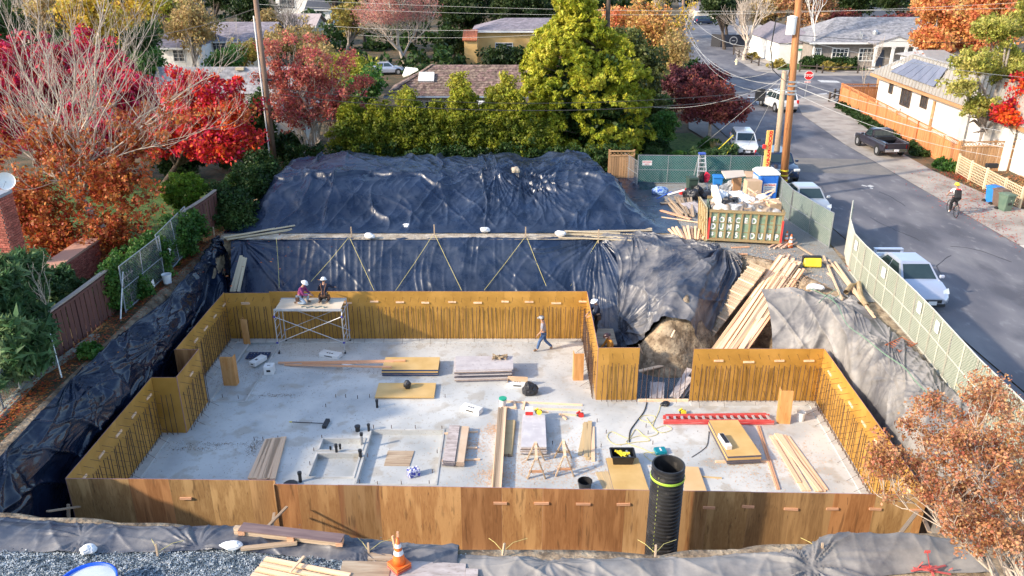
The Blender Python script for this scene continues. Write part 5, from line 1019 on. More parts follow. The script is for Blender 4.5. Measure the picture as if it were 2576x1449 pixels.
for i in range(5):
    beam_piece('slat',m_greyrail,lt_,(-15.62,29.7+i*.2,GZ+.1),(-15.62,29.7+i*.2,GZ+1.5),.03,.03); beam_piece('slat',m_greyrail,lt_,(-15.6,29.6,GZ+.25+i*.28),(-15.6,30.6,GZ+.25+i*.28),.03,.03)
lf=[g(2405,437),g(2436,456),g(2474,476),g(2520,503),g(2563,527)]
t=thing('lattice_fence','cream square lattice fence beside the rubbish bins, lower right of the orange fence','fence',lf[2])
for q in lf:piece('post',m_lattice,t,q+Vector((0,0,.65)),(.11,.11,1.4))
for a,b in zip(lf[:-1],lf[1:]):
    L=(b-a).length; n=int(L/.16)
    for i in range(1,n):c=a.lerp(b,i/n); beam_piece('slat',m_lattice,t,c+Vector((0,0,.12)),c+Vector((0,0,1.22)),.03,.02)
    for z in (.14,.3,.46,.62,.78,.94,1.1,1.24):beam_piece('rail',m_lattice,t,a+Vector((0,0,z))+Vector((-.02,0,0)),b+Vector((0,0,z))+Vector((-.02,0,0)),.02,.035 if z<1.2 else .07)
def rail_fence(label,pts,h=1.0):
    t=thing('split_rail_fence',label,'fence',pts[0]); n=0
    for q in pts:piece('post',m_darkrail,t,q+Vector((0,0,h/2)),(.16,.16,h+.1))
    for a,b in zip(pts[:-1],pts[1:]):
        for z in (.4,.8):beam_piece('rail',m_darkrail,t,a+Vector((0,0,z*h)),b+Vector((0,0,z*h)),.08,.1)
rail_fence('dark split rail fence in front of the grey ranch house',[g(2011,182),g(2053,184),g(2068,186),g(2157,186),g(2210,186)])
rail_fence('dark split rail fence curving round the corner lawn by the hydrant',[g(1845,139),g(1858,146),g(1871,152),g(1890,160),g(1908,167)])
rail_fence('dark split rail fence behind the corner lawn',[g(1845,130),g(1900,134),g(1942,140)])
rail_fence('pale grey curved bracket fence at the near end of the orange fence',[g(2085,258),g(2098,250),g(2110,250)])
bn=thing('banner_fence','site fence with dark navy banner across the street behind the white tree','fence',g(1860,120))
for i,(a,b) in enumerate(((g(1788,118),g(1812,120)),(g(1812,120),g(1930,121)))):
    mb=MB(); mb.beam(a+Vector((0,0,1.0)),b+Vector((0,0,1.0)),.05,1.9); mb.build('banner',M('navy banner',[(.012,.018,.035)],rough=.6) if i else M('black mesh banner',[(.03,.03,.035)],rough=.8),bn)
c=g(1843,121)+Vector((0,-.05,1.1)); ring=MB()
for k in range(20):
    a0,a1=2*math.pi*k/20,2*math.pi*(k+1)/20; ring.add([c+Vector((math.cos(q)*r,0,math.sin(q)*r)) for q,r in ((a0,.62),(a1,.62),(a1,.5),(a0,.5))],[(0,1,2,3)])
ring.box(c,(.5,.02,.1)).build('banner_emblem',M('grey print',[(.3,.32,.36)]),bn)
def chainlink(label,path,h=1.83,fabric=None,posts=True,mesh=True,signs=(),mesh_sp=.11,group='green screened site fence panels',name='chain_link_fence',lean=0,post_mat=None,wire=.006):
    pts=[Vector(p) for p in path]; t=thing(name,label,'fence',pts[0].lerp(pts[-1],.5),group=group); pm=post_mat or m_galv
    for a,b in zip(pts[:-1],pts[1:]):
        d=(b-a).normalized(); L=(b-a).length; n=Vector((d.y,-d.x,0)); n=n if n.y<0 or n.x<0 else -n; U=Vector((0,0,1))+n*lean
        MB().tube(a,a+U*h,.028,n=6).build('post',pm,t); MB().tube(b,b+U*h,.028,n=6).build('post',pm,t)
        mb=MB(); mb.tube(a+U*h,b+U*h,.022,n=6).tube(a+U*.08,b+U*.08,.022,n=6).tube(a+U*h*.5,b+U*h*.5,.018,n=6); m_=a.lerp(b,.5); mb.tube(m_+U*.08,m_+U*h,.018,n=6); mb.build('frame_rail',pm,t)
        if fabric:
            k=9; vs=[];
            for i in range(k):
                for j in range(4):vs.append(a+d*(L*i/(k-1))+U*(.06+(h-.1)*j/3)-n*(.03+.03*math.sin(i*1.7+j)))
            MB().add(vs,[(i*4+j,i*4+4+j,i*4+5+j,i*4+1+j) for i in range(k-1) for j in range(3)]).build('privacy_screen',fabric,t,smooth=True)
        if mesh:
            S_=[]; s=-h
            while s<L:
                for sg in (1,-1):
                    u0,u1=s,s+h
                    z0,z1=(0,h) if sg>0 else (h,0)
                    c0_,c1_=max(0,u0),min(L,u1)
                    if c1_<=c0_:continue
                    za=z0+(z1-z0)*(c0_-u0)/h; zb=z0+(z1-z0)*(c1_-u0)/h
                    p=a+d*c0_+U*za+n*.01; q=a+d*c1_+U*zb+n*.01; S_.append((*p,*q,wire,wire))
                s+=mesh_sp
            v,f=tubes_np(S_,3); link('wire_mesh',mesh_np('wire_mesh',v-np.array(t.location),f,pm),t,kind='stuff')
    return t
m_screen=M('green privacy screen',[(.018,.14,.13),(.03,.19,.17)],scale=1.2,rough=.7,transl=.25,rnd_off=False)
m_screen2=M('dusty green privacy screen',[(.16,.24,.20),(.25,.32,.26)],scale=.7,rough=.75,transl=.25,rnd_off=False,speck=(3,.6,(.33,.37,.31),.4))
m_screen3=M('faded green privacy screen',[(.20,.26,.19),(.30,.36,.27)],scale=.6,rough=.8,transl=.3,rnd_off=False,speck=(5,.62,(.22,.28,.22),.5))
fy=G(1700,462).y
chainlink('green screened chain link panel behind the dump area, left of the ladder',[G(1602,462),G(1752,464)],fabric=m_screen,post_mat=m_galv,mesh_sp=.16)
chainlink('green screened chain link panel behind the dump area, right of the ladder',[G(1756,464),G(1908,464)],fabric=m_screen,mesh_sp=.16)
chainlink('screened fence panel beside the blue portable toilet, far end by the poles',[G(1912,464),G(1938,506)],fabric=m_screen2,mesh_sp=.16)
chainlink('screened fence panel between portable toilet and the silver parked car',[G(1938,506),G(1984,560)],fabric=m_screen2,mesh_sp=.15)
chainlink('screened fence panel ending at the gap beside the gravel yard',[G(1984,560),G(2084,626)],fabric=m_screen2,mesh_sp=.13)
fr=[(2132,590),(2124,640),(2134,683),(2160,716),(2195,753),(2238,797),(2282,846),(2325,897),(2368,952),(2430,1030),(2520,1130),(2640,1270)]
labs=['far end panel of the near screened fence, at the gap','second panel of the near screened fence from the gap','third panel of the near screened fence, with a white notice near its top','fourth panel of the near screened fence, beside the boot of the silver sedan','fifth panel of the near screened fence, beside the silver sedan','sixth panel of the near screened fence, beside the hood of the silver sedan','seventh panel of the near screened fence, just past the silver sedan','eighth panel of the near screened fence, before the dry tree','ninth panel of the near screened fence, behind dry leaves','tenth panel of the near screened fence, mostly hidden by dry leaves','nearest panel of the screened fence at the lower right edge']
nt_pos={2:(1967+0,0),3:1,5:1,7:1}
for i in range(len(fr)-1):
    a,b=G(*fr[i]),G(*fr[i+1]); t=chainlink(labs[i],[a,b],fabric=m_screen3,mesh_sp=.12,post_mat=M('pale fence tube',[(.55,.54,.46)],rough=.5))
    if i in (2,4,6,7):
        d=(b-a).normalized(); n=Vector((d.y,-d.x,0)); n=n if n.x<0 else -n; c=a.lerp(b,.35)+Vector((0,0,1.45))+n*.05
        MB().beam(c-d*.17,c+d*.17,.006,.42).build('notice',m_white,t)
for (px,py,tt) in ((1628,410,0),(1784,412,0)):
    p=PP(px,py,G(1602,462)+Vector((0,-.06,0)),(0,-1,0)); s=thing('fence_sign','small white NATIONAL sign on the green fence, %s'%('near its left post' if px<1700 else 'right of the ladder'),'sign',p)
    MB().box((0,0,0),(.6,.012,.3)).build('sign_plate',m_white,s,w=False); put_text('NATIONAL',.11,m_red,s,(0,-.012,.06),(1,0,0),(0,0,1),.003,w=False); put_text('RENTALS',.07,m_red,s,(0,-.012,-.07),(1,0,0),(0,0,1),.002,w=False)
chainlink('bare chain link fence with leaning post before the ivy, upper left',[Vector((-15.5,29.2,3.7)),Vector((-15.3,32.6,3.8))],h=2.0,lean=.05,mesh_sp=.13,group=None,wire=.0035,post_mat=M('dull galvanised',[(.24,.27,.30)],rough=.6))
chainlink('chain link stretch with white tags before the ivy, below the dark shrub',[Vector((-15.3,32.7,3.8)),Vector((-15.5,36.6,3.9))],h=2.0,lean=.05,mesh_sp=.13,group=None,wire=.0035,post_mat=M('dull galvanised',[(.24,.27,.30)],rough=.6))
chainlink('near chain link fence in front of the oleander at the left edge',[Vector((-15.9,19.3,3.65)),Vector((-16.05,21.8,3.65)),Vector((-16.3,24.2,3.65))],h=1.9,mesh_sp=.12,group=None,wire=.0045,post_mat=M('dull galvanised',[(.24,.27,.30)],rough=.6))
chainlink('rusty low chain link between the heap and the green fence',[G(1560,440),G(1602,470)],h=1.6,mesh_sp=.16,group=None)
for (p,lab) in ((PP(427,630,(-15.25,31,3.6),(1,0,0)),'small white tag hanging on the chain link before the ivy, upper one'),(PP(385,714,(-15.25,31,3.6),(1,0,0)),'small white tag hanging on the chain link before the ivy, lower one')):
    piece('fence_tag',m_white,None,p,(.012,.22,.34),(.1,0,0),label=lab,category='sign')
for nm,pts,mt,lab in (('kerb_edging',[(-15.9,19.4),(-16.1,22),(-16.3,24.2),(-15.95,25.4),(-15.75,27.2)],m_conc2,''),):
    mb=MB()
    for a,b in zip(pts[:-1],pts[1:]):mb.beam((*a,3.66),(*b,3.66),.32,.16)
    mb.build('kerb',M('mossy kerb',[(.28,.28,.22),(.38,.37,.3)],scale=3,rough=.9),kind='structure')
def stick(name,label,cat,p,q,r,mat,tip=None):
    t=MB().tube(p,q,r,n=7).build(name,mat); props(t,label,cat); return t
stick('metal_pipe','thin grey pipe leaning on the corner of the brown fence','pipe',G(155,950,3.7),PY(126,840,24.4),.03,m_galv)
stick('metal_pipe','thin grey pipe standing in the chain link left of the ivy','pipe',G(303,808,3.7),PY(309,684,29.6),.03,m_galv)
t=thing('survey_pole','white and grey survey pole with red tip at the left edge','pole',G(50,985)); q=PY(36,884,t.location.y)
MB().tube(t.location,q,.022,n=6).build('shaft',m_white,t); MB().tube(q-Vector((0,0,.02)),q+Vector((-.02,0,.28)),.035,n=6).build('tip',m_red,t)
t=thing('fence_post','white wooden post with orange spray marks at the end of the brown fence','post',G(124,915)); q=PY(110,830,t.location.y)
MB().beam(t.location,q,.12,.12).build('post_body',m_white,t); mb=MB().beam(t.location.lerp(q,.3),t.location.lerp(q,.6),.128,.128).build('paint_band',m_orange,t)
# ====== poles, wires, signs
m_pole=M('orange brown pole wood',[(.26,.10,.035),(.38,.16,.06),(.44,.2,.08)],scale=2,rough=.8,stretch=(7,7,.5),rnd_off=False,speck=(5,.6,(.16,.07,.03),.5))
m_pole2=M('pale brown pole wood',[(.34,.25,.17),(.46,.35,.25)],scale=2,rough=.85,stretch=(7,7,.5),rnd_off=False)
m_pole3=M('dark brown pole wood',[(.16,.10,.07),(.26,.17,.12)],scale=2,rough=.85,stretch=(7,7,.5),rnd_off=False)
def upole(label,base,top,r0,r1,mat):
    t=thing('utility_pole',label,'utility pole',base); MB().tube(base,top,r0,r1,n=12).build('pole',mat,t,smooth=True); return t
pO=G(1969,480); pOt=PY(2013,-40,pO.y)
po=upole('tall orange brown utility pole with a white transformer, beside the dark blue car',pO,pOt,.23,.19,m_pole)
def on_pole(y):
    f=None;
    lo,hi=0.0,1.0
    for _ in range(30):
        m=(lo+hi)/2; q=pO.lerp(pOt,m); c_=q-Vector((0,0,ZC)); dep=c_.y*cth-c_.z*sth; sy=724.5-FPX*(c_.y*sth+c_.z*cth)/dep
        if sy>y:lo=m
        else:hi=m
    return pO.lerp(pOt,lo)
q=on_pole(66); x=PY(1990,66,q.y)
tr=MB().lathe((x.x,q.y-.05,q.z-.45),[(.26,0),(.27,.05),(.27,.9),(.29,.92),(.29,.98),(.1,1.03),(0,1.04)],16); tr.build('transformer',m_white,po,smooth=False); MB().beam((x.x,q.y,q.z),(q.x,q.y,q.z),.1,.2).build('bracket',m_galv,po)
MB().box((q.x-.05,q.y,q.z+1.7),(2.6,.12,.14)).build('crossarm',m_pole3,po)
for y in (205,215,228,236):MB().box(on_pole(y),(.5,.42,.1)).build('pole_band',m_galv,po)
for y in (440,428,452):MB().tube(on_pole(y)-Vector((0,0,.04)),on_pole(y)+Vector((0,0,.04)),.245,n=12).build('yellow_band',m_yellow,po)
cb=MB(); c0_=on_pole(60)
cb.path([x+Vector((-.15,0,.6)),x+Vector((-.9,0,.3)),x+Vector((-1.0,0,-1.2)),x+Vector((-.75,-.1,-2.4)),x+Vector((.1,-.1,-3.1)),on_pole(130)],.035,5); cb.build('drip_cable',m_black,po)
pB=G(1948,443); pBt=PY(1974,178,pB.y)
upole('shorter pale leaning utility pole just left of the orange brown one',pB,pBt,.19,.16,m_pole2)
pL=G(693,432); pL.z=GZ; pLt=PY(640,-30,pL.y)
pl_=upole('dark brown utility pole with white conduit behind the red maple, left of centre',pL,pLt,.19,.15,m_pole3)
MB().tube(pL+Vector((-.24,-.1,0)),pL.lerp(pLt,.86)+Vector((-.22,-.1,0)),.05,n=6).build('conduit',m_white,pl_); MB().box(pL.lerp(pLt,.52),(.9,.2,.12)).build('bracket',m_black,pl_)
pF=G(1717,218); upole('far brown utility pole at the bend of the street',pF,PY(1719,-20,pF.y),.17,.14,m_pole3)
yb=G(1917,512); yt=PY(1938,328,yb.y)
t=thing('numbered_post','yellow vertical board with red digits 8003525675 beside the portable toilet','sign',yb); d=(yt-yb); dn=d.normalized()
MB().beam(yb,yt,.36,.1,up=(0,-1,0)).build('board',M('yellow painted board',[(.78,.48,.12),(.82,.55,.18)],scale=2,rough=.6),t)
cm=MB(); b_=[c for c in t.children][0]
for i,ch_ in enumerate('8003525675'):
    c=yt.lerp(yb,.035+i*.058*1.12); put_text(ch_,.40,m_red,t,c+Vector((0,-.19,0)),(1,0,0),dn,.012,name='digit')
t.children[0].rotation_euler=(0,0,0)
MB().box(yt+Vector((-.25,-.05,-.9)),(.16,.16,.22)).build('red_reflector',m_red,t)
sb=G(2023,252); st_=thing('stop_sign','red octagonal STOP sign at the street corner','sign',sb); sc_=PY(2035,190,sb.y-.06)
MB().tube(sb,sc_+Vector((-.02,.05,.5)),.035,n=6).build('post',m_galv,st_)
def octo(r,y):return [sc_+Vector((math.cos(math.pi/8+k*math.pi/4)*r,y,math.sin(math.pi/8+k*math.pi/4)*r)) for k in range(8)]
MB().add(octo(.47,0)+octo(.47,.02),[tuple(range(8)),tuple(range(15,7,-1))]+[(i,i+8,(i+1)%8+8,(i+1)%8) for i in range(8)]).build('sign_plate',m_white,st_)
MB().poly(octo(.43,-.005)).build('red_face',M('sign red',[(.62,.01,.015)],rough=.4),st_); put_text('STOP',.34,m_white,st_,sc_+Vector((0,-.02,0)),(1,0,0),(0,0,1),.008)
c=sc_+Vector((-.05,0,-.62)); MB().box(c,(.62,.02,.2)).build('placard',m_white,st_); put_text('ALL WAY',.14,MATS['sign red'],st_,c+Vector((0,-.02,0)),(1,0,0),(0,0,1),.004)
p=PY(2017,125,108); t=thing('street_name_sign','small green street name sign across the street behind the orange brown pole','sign',(p.x,p.y,GZ)); MB().tube((p.x,p.y,GZ),p,.04,n=6).build('post',m_galv,t); MB().box(p,(1.0,.03,.25)).build('name_plate',M('sign green',[(.02,.25,.15)],rough=.5),t)
hy_=G(1853+0,158); hp=G(1853,160)
hp=G(1851,166)
t=thing('fire_hydrant','cream fire hydrant at the edge of the corner lawn','hydrant',G(1852,257/1.0) if False else G(1852,164)); m_hyd=M('cream paint',[(.68,.6,.42)],rough=.5)
MB().lathe((0,0,0),[(.22,0),(.22,.06),(.15,.08),(.15,.6),(.19,.64),(.17,.72),(.08,.82),(0,.84)],12).build('barrel',m_hyd,t,w=False,smooth=True); MB().tube((-.28,0,.48),(.28,0,.48),.07).tube((0,-.24,.45),(0,0,.45),.09).build('outlets',m_hyd,t,w=False)
p=G(2477,447); t=thing('mailbox','dark mailbox on a post behind the cream lattice fence','mailbox',G(2483,468)); c=t.location
MB().tube(c,c+Vector((0,0,1.15)),.05,n=6).build('post',m_brownfence,t); MB().box(c+Vector((0,0,1.3)),(.75,.26,.28)).build('box',m_black,t,bevel=.04);
def mark(name,quads,z=GZ+.083):
    mb=MB()
    for q in quads:mb.poly([(*[(G(a,b).x),(G(a,b).y)],z) for a,b in q])
    return mb.build(name,M('worn road paint',[(.50,.50,.50),(.66,.66,.64)],scale=3,rough=.8,speck=(6,.55,(.15,.15,.16),.7),rnd_off=False),kind='structure')
mark('crosswalk_mark',[[(2055,203),(2105,205),(2115,210),(2066,209)]])
mark('stop_line',[[(1880,246),(1926,246),(1926,248.6),(1880,248.6)],[(1978,196),(1985,195),(2012,211),(2004,211)]])
mark('utility_mark',[[(1902,257),(1917,257),(1917,260),(1902,260)],[(1904,262),(1916,262),(1914,265),(1904,264)],[(2168,468),(2182,471),(2180,473),(2166,470)],[(2180,471),(2188,468),(2199,472),(2190,475)],[(2188,475),(2196,477),(2195,479),(2187,477)]])
mark('corner_kerb_line',[[(2014,248),(2060,238),(2080,236),(2080,238.5),(2062,240.5),(2016,251)]])
def wire(label,p,q,sag,r=.012,mat=None,n=18,name='overhead_wire'):
    p,q=Vector(p),Vector(q); pts=[p.lerp(q,i/n)-Vector((0,0,sag*4*(i/n)*(1-i/n))) for i in range(n+1)]
    o=MB().path(pts,r,4).build(name,mat or m_wire); props(o,label,'wire'); return o
m_wire=M('grey wire',[(.45,.45,.44)],rough=.5); m_wired=M('black cable',[(.03,.03,.035)],rough=.6)
wire('upper pale wire running from the orange brown pole to the right edge',on_pole(98),PY(2640,200,52),.3,.014)
wire('thick pale cable from the orange brown pole over the white house to the right edge',on_pole(213),PY(2640,388,42),.5,.026)
wire('thin pale cable just above the thick one, to the right edge',on_pole(200),PY(2640,345,43),.4,.014)
wire('thin lower cable to the right edge',on_pole(230),PY(2640,410,41),.7,.012)
far=PY(1719,18,pF.y); far2=PY(1719,75,pF.y)
wire('pale wire from far pole to the orange brown pole, highest',far,on_pole(105),1.6,.014)
wire('pale cable from far pole to the pale leaning pole',far2,PY(1970,212,pB.y),1.4,.022)
wire('pale cable from far pole to the orange brown pole, lowest',far2+Vector((0,0,.4)),on_pole(225),2.2,.014)
wire('pale wire from far pole sagging to the orange brown pole, middle',far+Vector((0,0,-.6)),on_pole(150),3.2,.014)
wire('dark cable running left from the pale leaning pole across the hedge',PY(1965,225,pB.y),PY(690,222,pL.y),.9,.02,m_wired)
wire('second dark cable running left across the hedge, lower',PY(1965,240,pB.y),PY(690,236,pL.y),1.0,.026,m_wired)
wire('dark cable left of the left utility pole towards the upper left',pL.lerp(pLt,.90),PY(300,100,55),.3,.03,m_wired)
wire('wire across the oaks, upper one',PY(840,66,70),PY(1470,68,66),.3,.014); wire('wire across the oaks, lower one',PY(900,88,70),PY(1420,82,66),.3,.012)
wire('long wire near the top edge, left to right',PY(640,10,70),PY(2640,2,60),.9,.012); wire('second long wire near the top edge',PY(640,-6,70),PY(2640,18,60),.6,.012)
wire('dark cable across the grey ranch house roof',on_pole(88),PY(2640,100,60),.3,.018,m_wired)
wire('thin guy wire from the pale leaning pole down to the left yard',PY(1972,190,pB.y),G(1740,385),.1,.012); wire('thin guy wire from the pale leaning pole to the ground by the white wagon',PY(1972,192,pB.y),G(1866,398),.0,.012)
wire('pale service wire from the pale leaning pole down left over the wine red maple',PY(1972,195,pB.y),PY(1630,268,55),.7,.012)
for a,b,lab in (((1774,400),(1845,340),'yellow guy guard rod right of the ladder'),((1812,402),(1845,362),'yellow guy guard rod by the white wagon')):stick('guy_guard',lab,'guy wire guard',G(a[0],a[1]+8),PY(b[0],b[1],G(a[0],a[1]+8).y+1),.035,m_yellow)
# ====== vehicles
def paint(name,c,rough=.25,metal=0):return M(name,[c,tuple(min(1,x*1.06) for x in c)],scale=2,rough=rough,metal=metal,coat=.6,spec=.5)
m_cglass=M('car glass',[(.015,.03,.035),(.03,.05,.055)],scale=1,rough=.05,spec=.9)
m_tyre=M('tyre',[(.015,.015,.016),(.025,.025,.025)],scale=10,rough=.85)
m_rim=M('alloy rim',[(.45,.46,.47),(.55,.55,.56)],scale=6,rough=.35,metal=.6)
m_lamp=M('headlamp glass',[(.62,.66,.68),(.75,.78,.78)],scale=6,rough=.12)
m_tail=M('tail lamp',[(.5,.01,.01),(.65,.02,.02)],scale=6,rough=.2)
m_plate=M('number plate',[(.7,.7,.72)],rough=.5); m_dk=M('dark trim',[(.02,.02,.022)],rough=.5); m_chrome=M('chrome',[(.6,.6,.62)],rough=.15,metal=.9)
def car(label,loc,rz,pm,L=4.6,W=1.78,Hh_=1.45,kind='sedan',low=None,spoiler=False,bumper=None,group='cars parked along the street',cat='car',name='parked_car',facing='front',r=.33):
    t=thing(name,label,cat,loc,rz,group); hl=L/2; w2=W/2; belt=.92 if kind!='suv' else 1.08
    if kind=='pickup':belt=1.02
    if kind=='sedan':st=[(-hl,.42,.70,.62),(-hl+.10,.30,.93,.80),(-hl+.5,.24,1.02,.94),(-hl+1.1,.22,1.0,1),(-.3,.2,.95,1),(.6,.2,.93,1),(hl-1.0,.2,.90,.99),(hl-.45,.22,.80,.93),(hl-.12,.28,.66,.80),(hl,.36,.55,.62)]
    elif kind=='suv':st=[(-hl,.50,.95,.80),(-hl+.1,.36,1.1,.93),(-hl+.5,.3,1.1,1),(0,.28,1.08,1),(hl-1.3,.28,1.06,1),(hl-.6,.3,1.02,.98),(hl-.12,.36,.92,.88),(hl,.46,.72,.74)]
    elif kind=='wagon':st=[(-hl,.42,.82,.78),(-hl+.1,.30,.90,.90),(-hl+.6,.24,.90,1),(0,.22,.88,1),(hl-1.2,.22,.86,.99),(hl-.3,.24,.80,.93),(hl-.05,.28,.72,.88),(hl,.34,.6,.82)]
    else:st=[(-hl,.5,.98,.93),(-hl+.04,.42,1.0,.98),(-hl+.5,.36,1.0,1),(0,.34,1.0,1),(hl-1.2,.34,.98,1),(hl-.5,.36,.92,.96),(hl-.08,.42,.82,.88),(hl,.5,.7,.78)]
    prof=[]
    for x,z0,z1,k in st:
        w=w2*k; half=[(w*.86,z0),(w*.98,z0+.10),(w,z0+(z1-z0)*.5),(w*.985,z1-.10),(w*.93,z1-.02),(w*.62,z1+.03)]
        prof.append([(x,y,z) for y,z in half]+[(x,-y,z) for y,z in reversed(half)])
    mb=MB(); n=12
    for p in prof:mb.v+=[Vector(q) for q in p]
    for i in range(len(prof)-1):
        for j in range(n):
            if kind=='pickup' and st[i+1][0]<=.01 and j==5:continue
            mb.f.append([i*n+j,i*n+(j+1)%n,(i+1)*n+(j+1)%n,(i+1)*n+j]); mb.mi.append(0)
    mb.f.append(list(range(n))); mb.mi.append(0); mb.f.append(list(range((len(prof)-1)*n,len(prof)*n))[::-1]); mb.mi.append(0)
    if kind=='pickup':
        mb.box((-hl/2-.12,0,.62),(hl-.35,W*.84,.05)); mb.box((-hl+.07,0,.82),(.09,W*.84,.40)); mb.box((-.33,0,.82),(.06,W*.84,.40))
        for s in (-1,1):mb.box((-hl/2-.15,s*W*.43,.82),(hl-.3,.10,.42))
    body=mb.build('body',pm,t,w=False,smooth=True)
    md=body.modifiers.new('e','EDGE_SPLIT'); md.split_angle=R(40)
    cab={'sedan':(-hl+.72,-hl+1.42,.42,hl-1.22),'suv':(-hl+.12,-hl+.42,.55,hl-1.25),'wagon':(-hl+.08,-hl+.45,.35,hl-1.15),'pickup':(-.30,-.18,.48,.98)}[kind]
    xb,xrb,xrf,xf=cab; zb=belt-.02; zt=Hh_; wb,wt=w2*.93,w2*(.70 if kind=='sedan' else .76)
    base=[(xb,-wb*.93,zb),(xf,-wb*.95,zb),(xf,wb*.95,zb),(xb,wb*.93,zb)]; roof=[(xrb,-wt,zt-.05),(xrf,-wt,zt-.04),(xrf,wt,zt-.04),(xrb,wt,zt-.05)]
    mb=MB(); mb.add(base+roof,[(0,1,5,4),(1,2,6,5),(2,3,7,6),(3,0,4,7)])
    xm=(xrb+xrf)/2; ri=[(xrb+.12,-wt*.85,zt+.01),(xrf-.12,-wt*.85,zt+.01),(xrf-.12,wt*.85,zt+.01),(xrb+.12,wt*.85,zt+.01)]
    mb.add(roof+ri,[(0,1,5,4),(1,2,6,5),(2,3,7,6),(3,0,4,7),(4,5,6,7)])
    mb.build('cabin',pm,t,w=False)
    B4,T4=[Vector(p) for p in base],[Vector(p) for p in roof]
    def pane(nm,b0,b1,t1,t0,u0,u1,v0=.10,v1=.90):
        def P_(u,v):return (b0.lerp(b1,u)).lerp(t0.lerp(t1,u),v)
        q=[P_(u0,v0),P_(u1,v0),P_(u1,v1),P_(u0,v1)]; nn=(q[1]-q[0]).cross(q[3]-q[0]).normalized(); c=sum(q,Vector())/4
        if nn.dot(c-Vector((xm,0,zb+.2)))<0:nn=-nn
        MB().poly([p+nn*.012 for p in q]).build(nm,m_cglass,t,w=False)
    pane('windscreen',B4[1],B4[2],T4[2],T4[1],.06,.94,.06,.94); pane('rear_window',B4[3],B4[0],T4[0],T4[3],.08,.92,.14,.90)
    sp={'sedan':[(.12,.46),(.50,.90)],'suv':[(.05,.28),(.31,.58),(.61,.92)],'wagon':[(.05,.27),(.31,.58),(.62,.92)],'pickup':[(.12,.86)]}[kind]
    for a_,b_ in ((0,1),(3,2)):
        for u0,u1 in sp:pane('side_window',B4[a_],B4[b_],T4[b_],T4[a_],u0,u1,.12,.90)
    for sx,x in ((-1,-hl+(.86 if kind!='pickup' else .98)),(1,hl-.86)):
        for s in (-1,1):
            MB().tube((x,s*(w2-.12),r+.02),(x,s*(w2+.004),r+.02),r+.07,n=20).build('wheel_arch',m_dk,t,w=False)
            wh=MB().lathe((0,0,0),[(.60*r,-.11),(r*.93,-.11),(r,-.06),(r,.06),(r*.93,.11),(.60*r,.11)],22,capb=False,capt=False).build('wheel',m_tyre,t,w=False,smooth=False)
            wh.rotation_euler=(R(90),0,0); wh.location=(x,s*(w2-.09),r)
            MB().lathe((0,0,0),[(.62*r,-.095),(.5*r,-.06),(.12*r,-.08),(.12*r,.08),(.5*r,.06),(.62*r,.095)],12).build('rim',m_rim,wh,w=False)
    zf=.62 if kind!='suv' else .88
    for s in (-1,1):
        if kind in ('sedan',):
            mb=MB().add([(hl-.10,s*w2*.50,.60),(hl-.30,s*w2*.86,.66),(hl-.55,s*w2*.93,.80),(hl-.36,s*w2*.58,.77)],[(0,1,2,3)]);
            for v_ in mb.v:v_+=Vector((.03,s*.015,.035))
            mb.build('headlight',m_lamp,t,w=False)
        else:MB().box((hl-.05,s*w2*.66,zf),(.12,.38,.16)).build('headlight',m_lamp,t,w=False,bevel=.03)
        zt_=.80 if kind!='suv' else 1.0
        MB().box((-hl+.06,s*w2*(.80 if kind!='sedan' else .66),zt_),(.12,.20 if kind!='sedan' else .32,.34 if kind in ('suv','pickup') else .16)).build('tail_light',m_tail,t,w=False,bevel=.02)
        MB().box((xf-.18,s*(w2+.09),belt+.06),(.12,.20,.14)).build('mirror',pm if kind!='wagon' else m_dk,t,w=False,bevel=.03)
        for x in ((.1,-.75) if kind!='pickup' else (-.05,)):piece('door_handle',pm,t,(x,s*w2*.995,.80),(.18,.03,.03),w=False)
    MB().box((hl-.0,0,.46 if kind!='suv' else .62),(.05,W*.42,.14)).build('grille',m_dk,t,w=False)
    MB().box((hl-.01,0,.30 if kind!='suv' else .42),(.08,W*.62,.12)).build('front_bumper',bumper or m_dk,t,w=False,bevel=.02)
    MB().box((-hl+.0,0,.48 if kind=='sedan' else .52),(.10,W*.86,.20)).build('rear_bumper',bumper or pm,t,w=False,bevel=.03)
    piece('number_plate',m_plate,t,(hl+.03,0,.40),(.02,.34,.16),w=False); piece('number_plate',m_plate,t,(-hl-.06,0,.55 if kind!='suv' else .62),(.02,.34,.16),w=False)
    if spoiler:
        MB().beam((-hl+.22,-w2*.72,1.16),(-hl+.22,w2*.72,1.16),.22,.035).beam((-hl+.24,-w2*.68,.98),(-hl+.24,-w2*.68,1.15),.05,.12).beam((-hl+.24,w2*.68,.98),(-hl+.24,w2*.68,1.15),.05,.12).build('spoiler',pm,t,w=False)
    return t
SZ=GZ+.075
p_silver=paint('silver blue paint',(.50,.53,.62),.28,.4); p_beige=paint('champagne silver paint',(.48,.50,.52),.3,.4); p_blue=paint('dark blue paint',(.01,.022,.06),.2); p_black=paint('black purple paint',(.025,.022,.032),.3); p_wh=paint('white car paint',(.72,.72,.72),.3)
car('silver blue sedan with rear spoiler parked close behind the near screened fence',(16.85,31.6,SZ),R(-90),p_silver,spoiler=True,L=4.55,W=1.76)
car('champagne silver car parked behind the fence between blue toilet and the fence gap',(16.45,43.3,SZ),R(-90),p_beige,L=4.4,W=1.75,Hh_=1.42)
bs=car('dark blue compact SUV parked behind the orange brown pole',(17.15,50.9,SZ),R(-90),p_blue,L=4.4,W=1.84,Hh_=1.6,kind='suv',r=.36)
MB().add([(2.24,-.34,.86),(2.24,-.26,.90),(2.26,0,.58),(2.24,.26,.90),(2.24,.34,.86),(2.26,0,.50)],[(0,1,2,5),(2,3,4,5)]).build('chrome_grille_bar',m_chrome,bs,w=False)
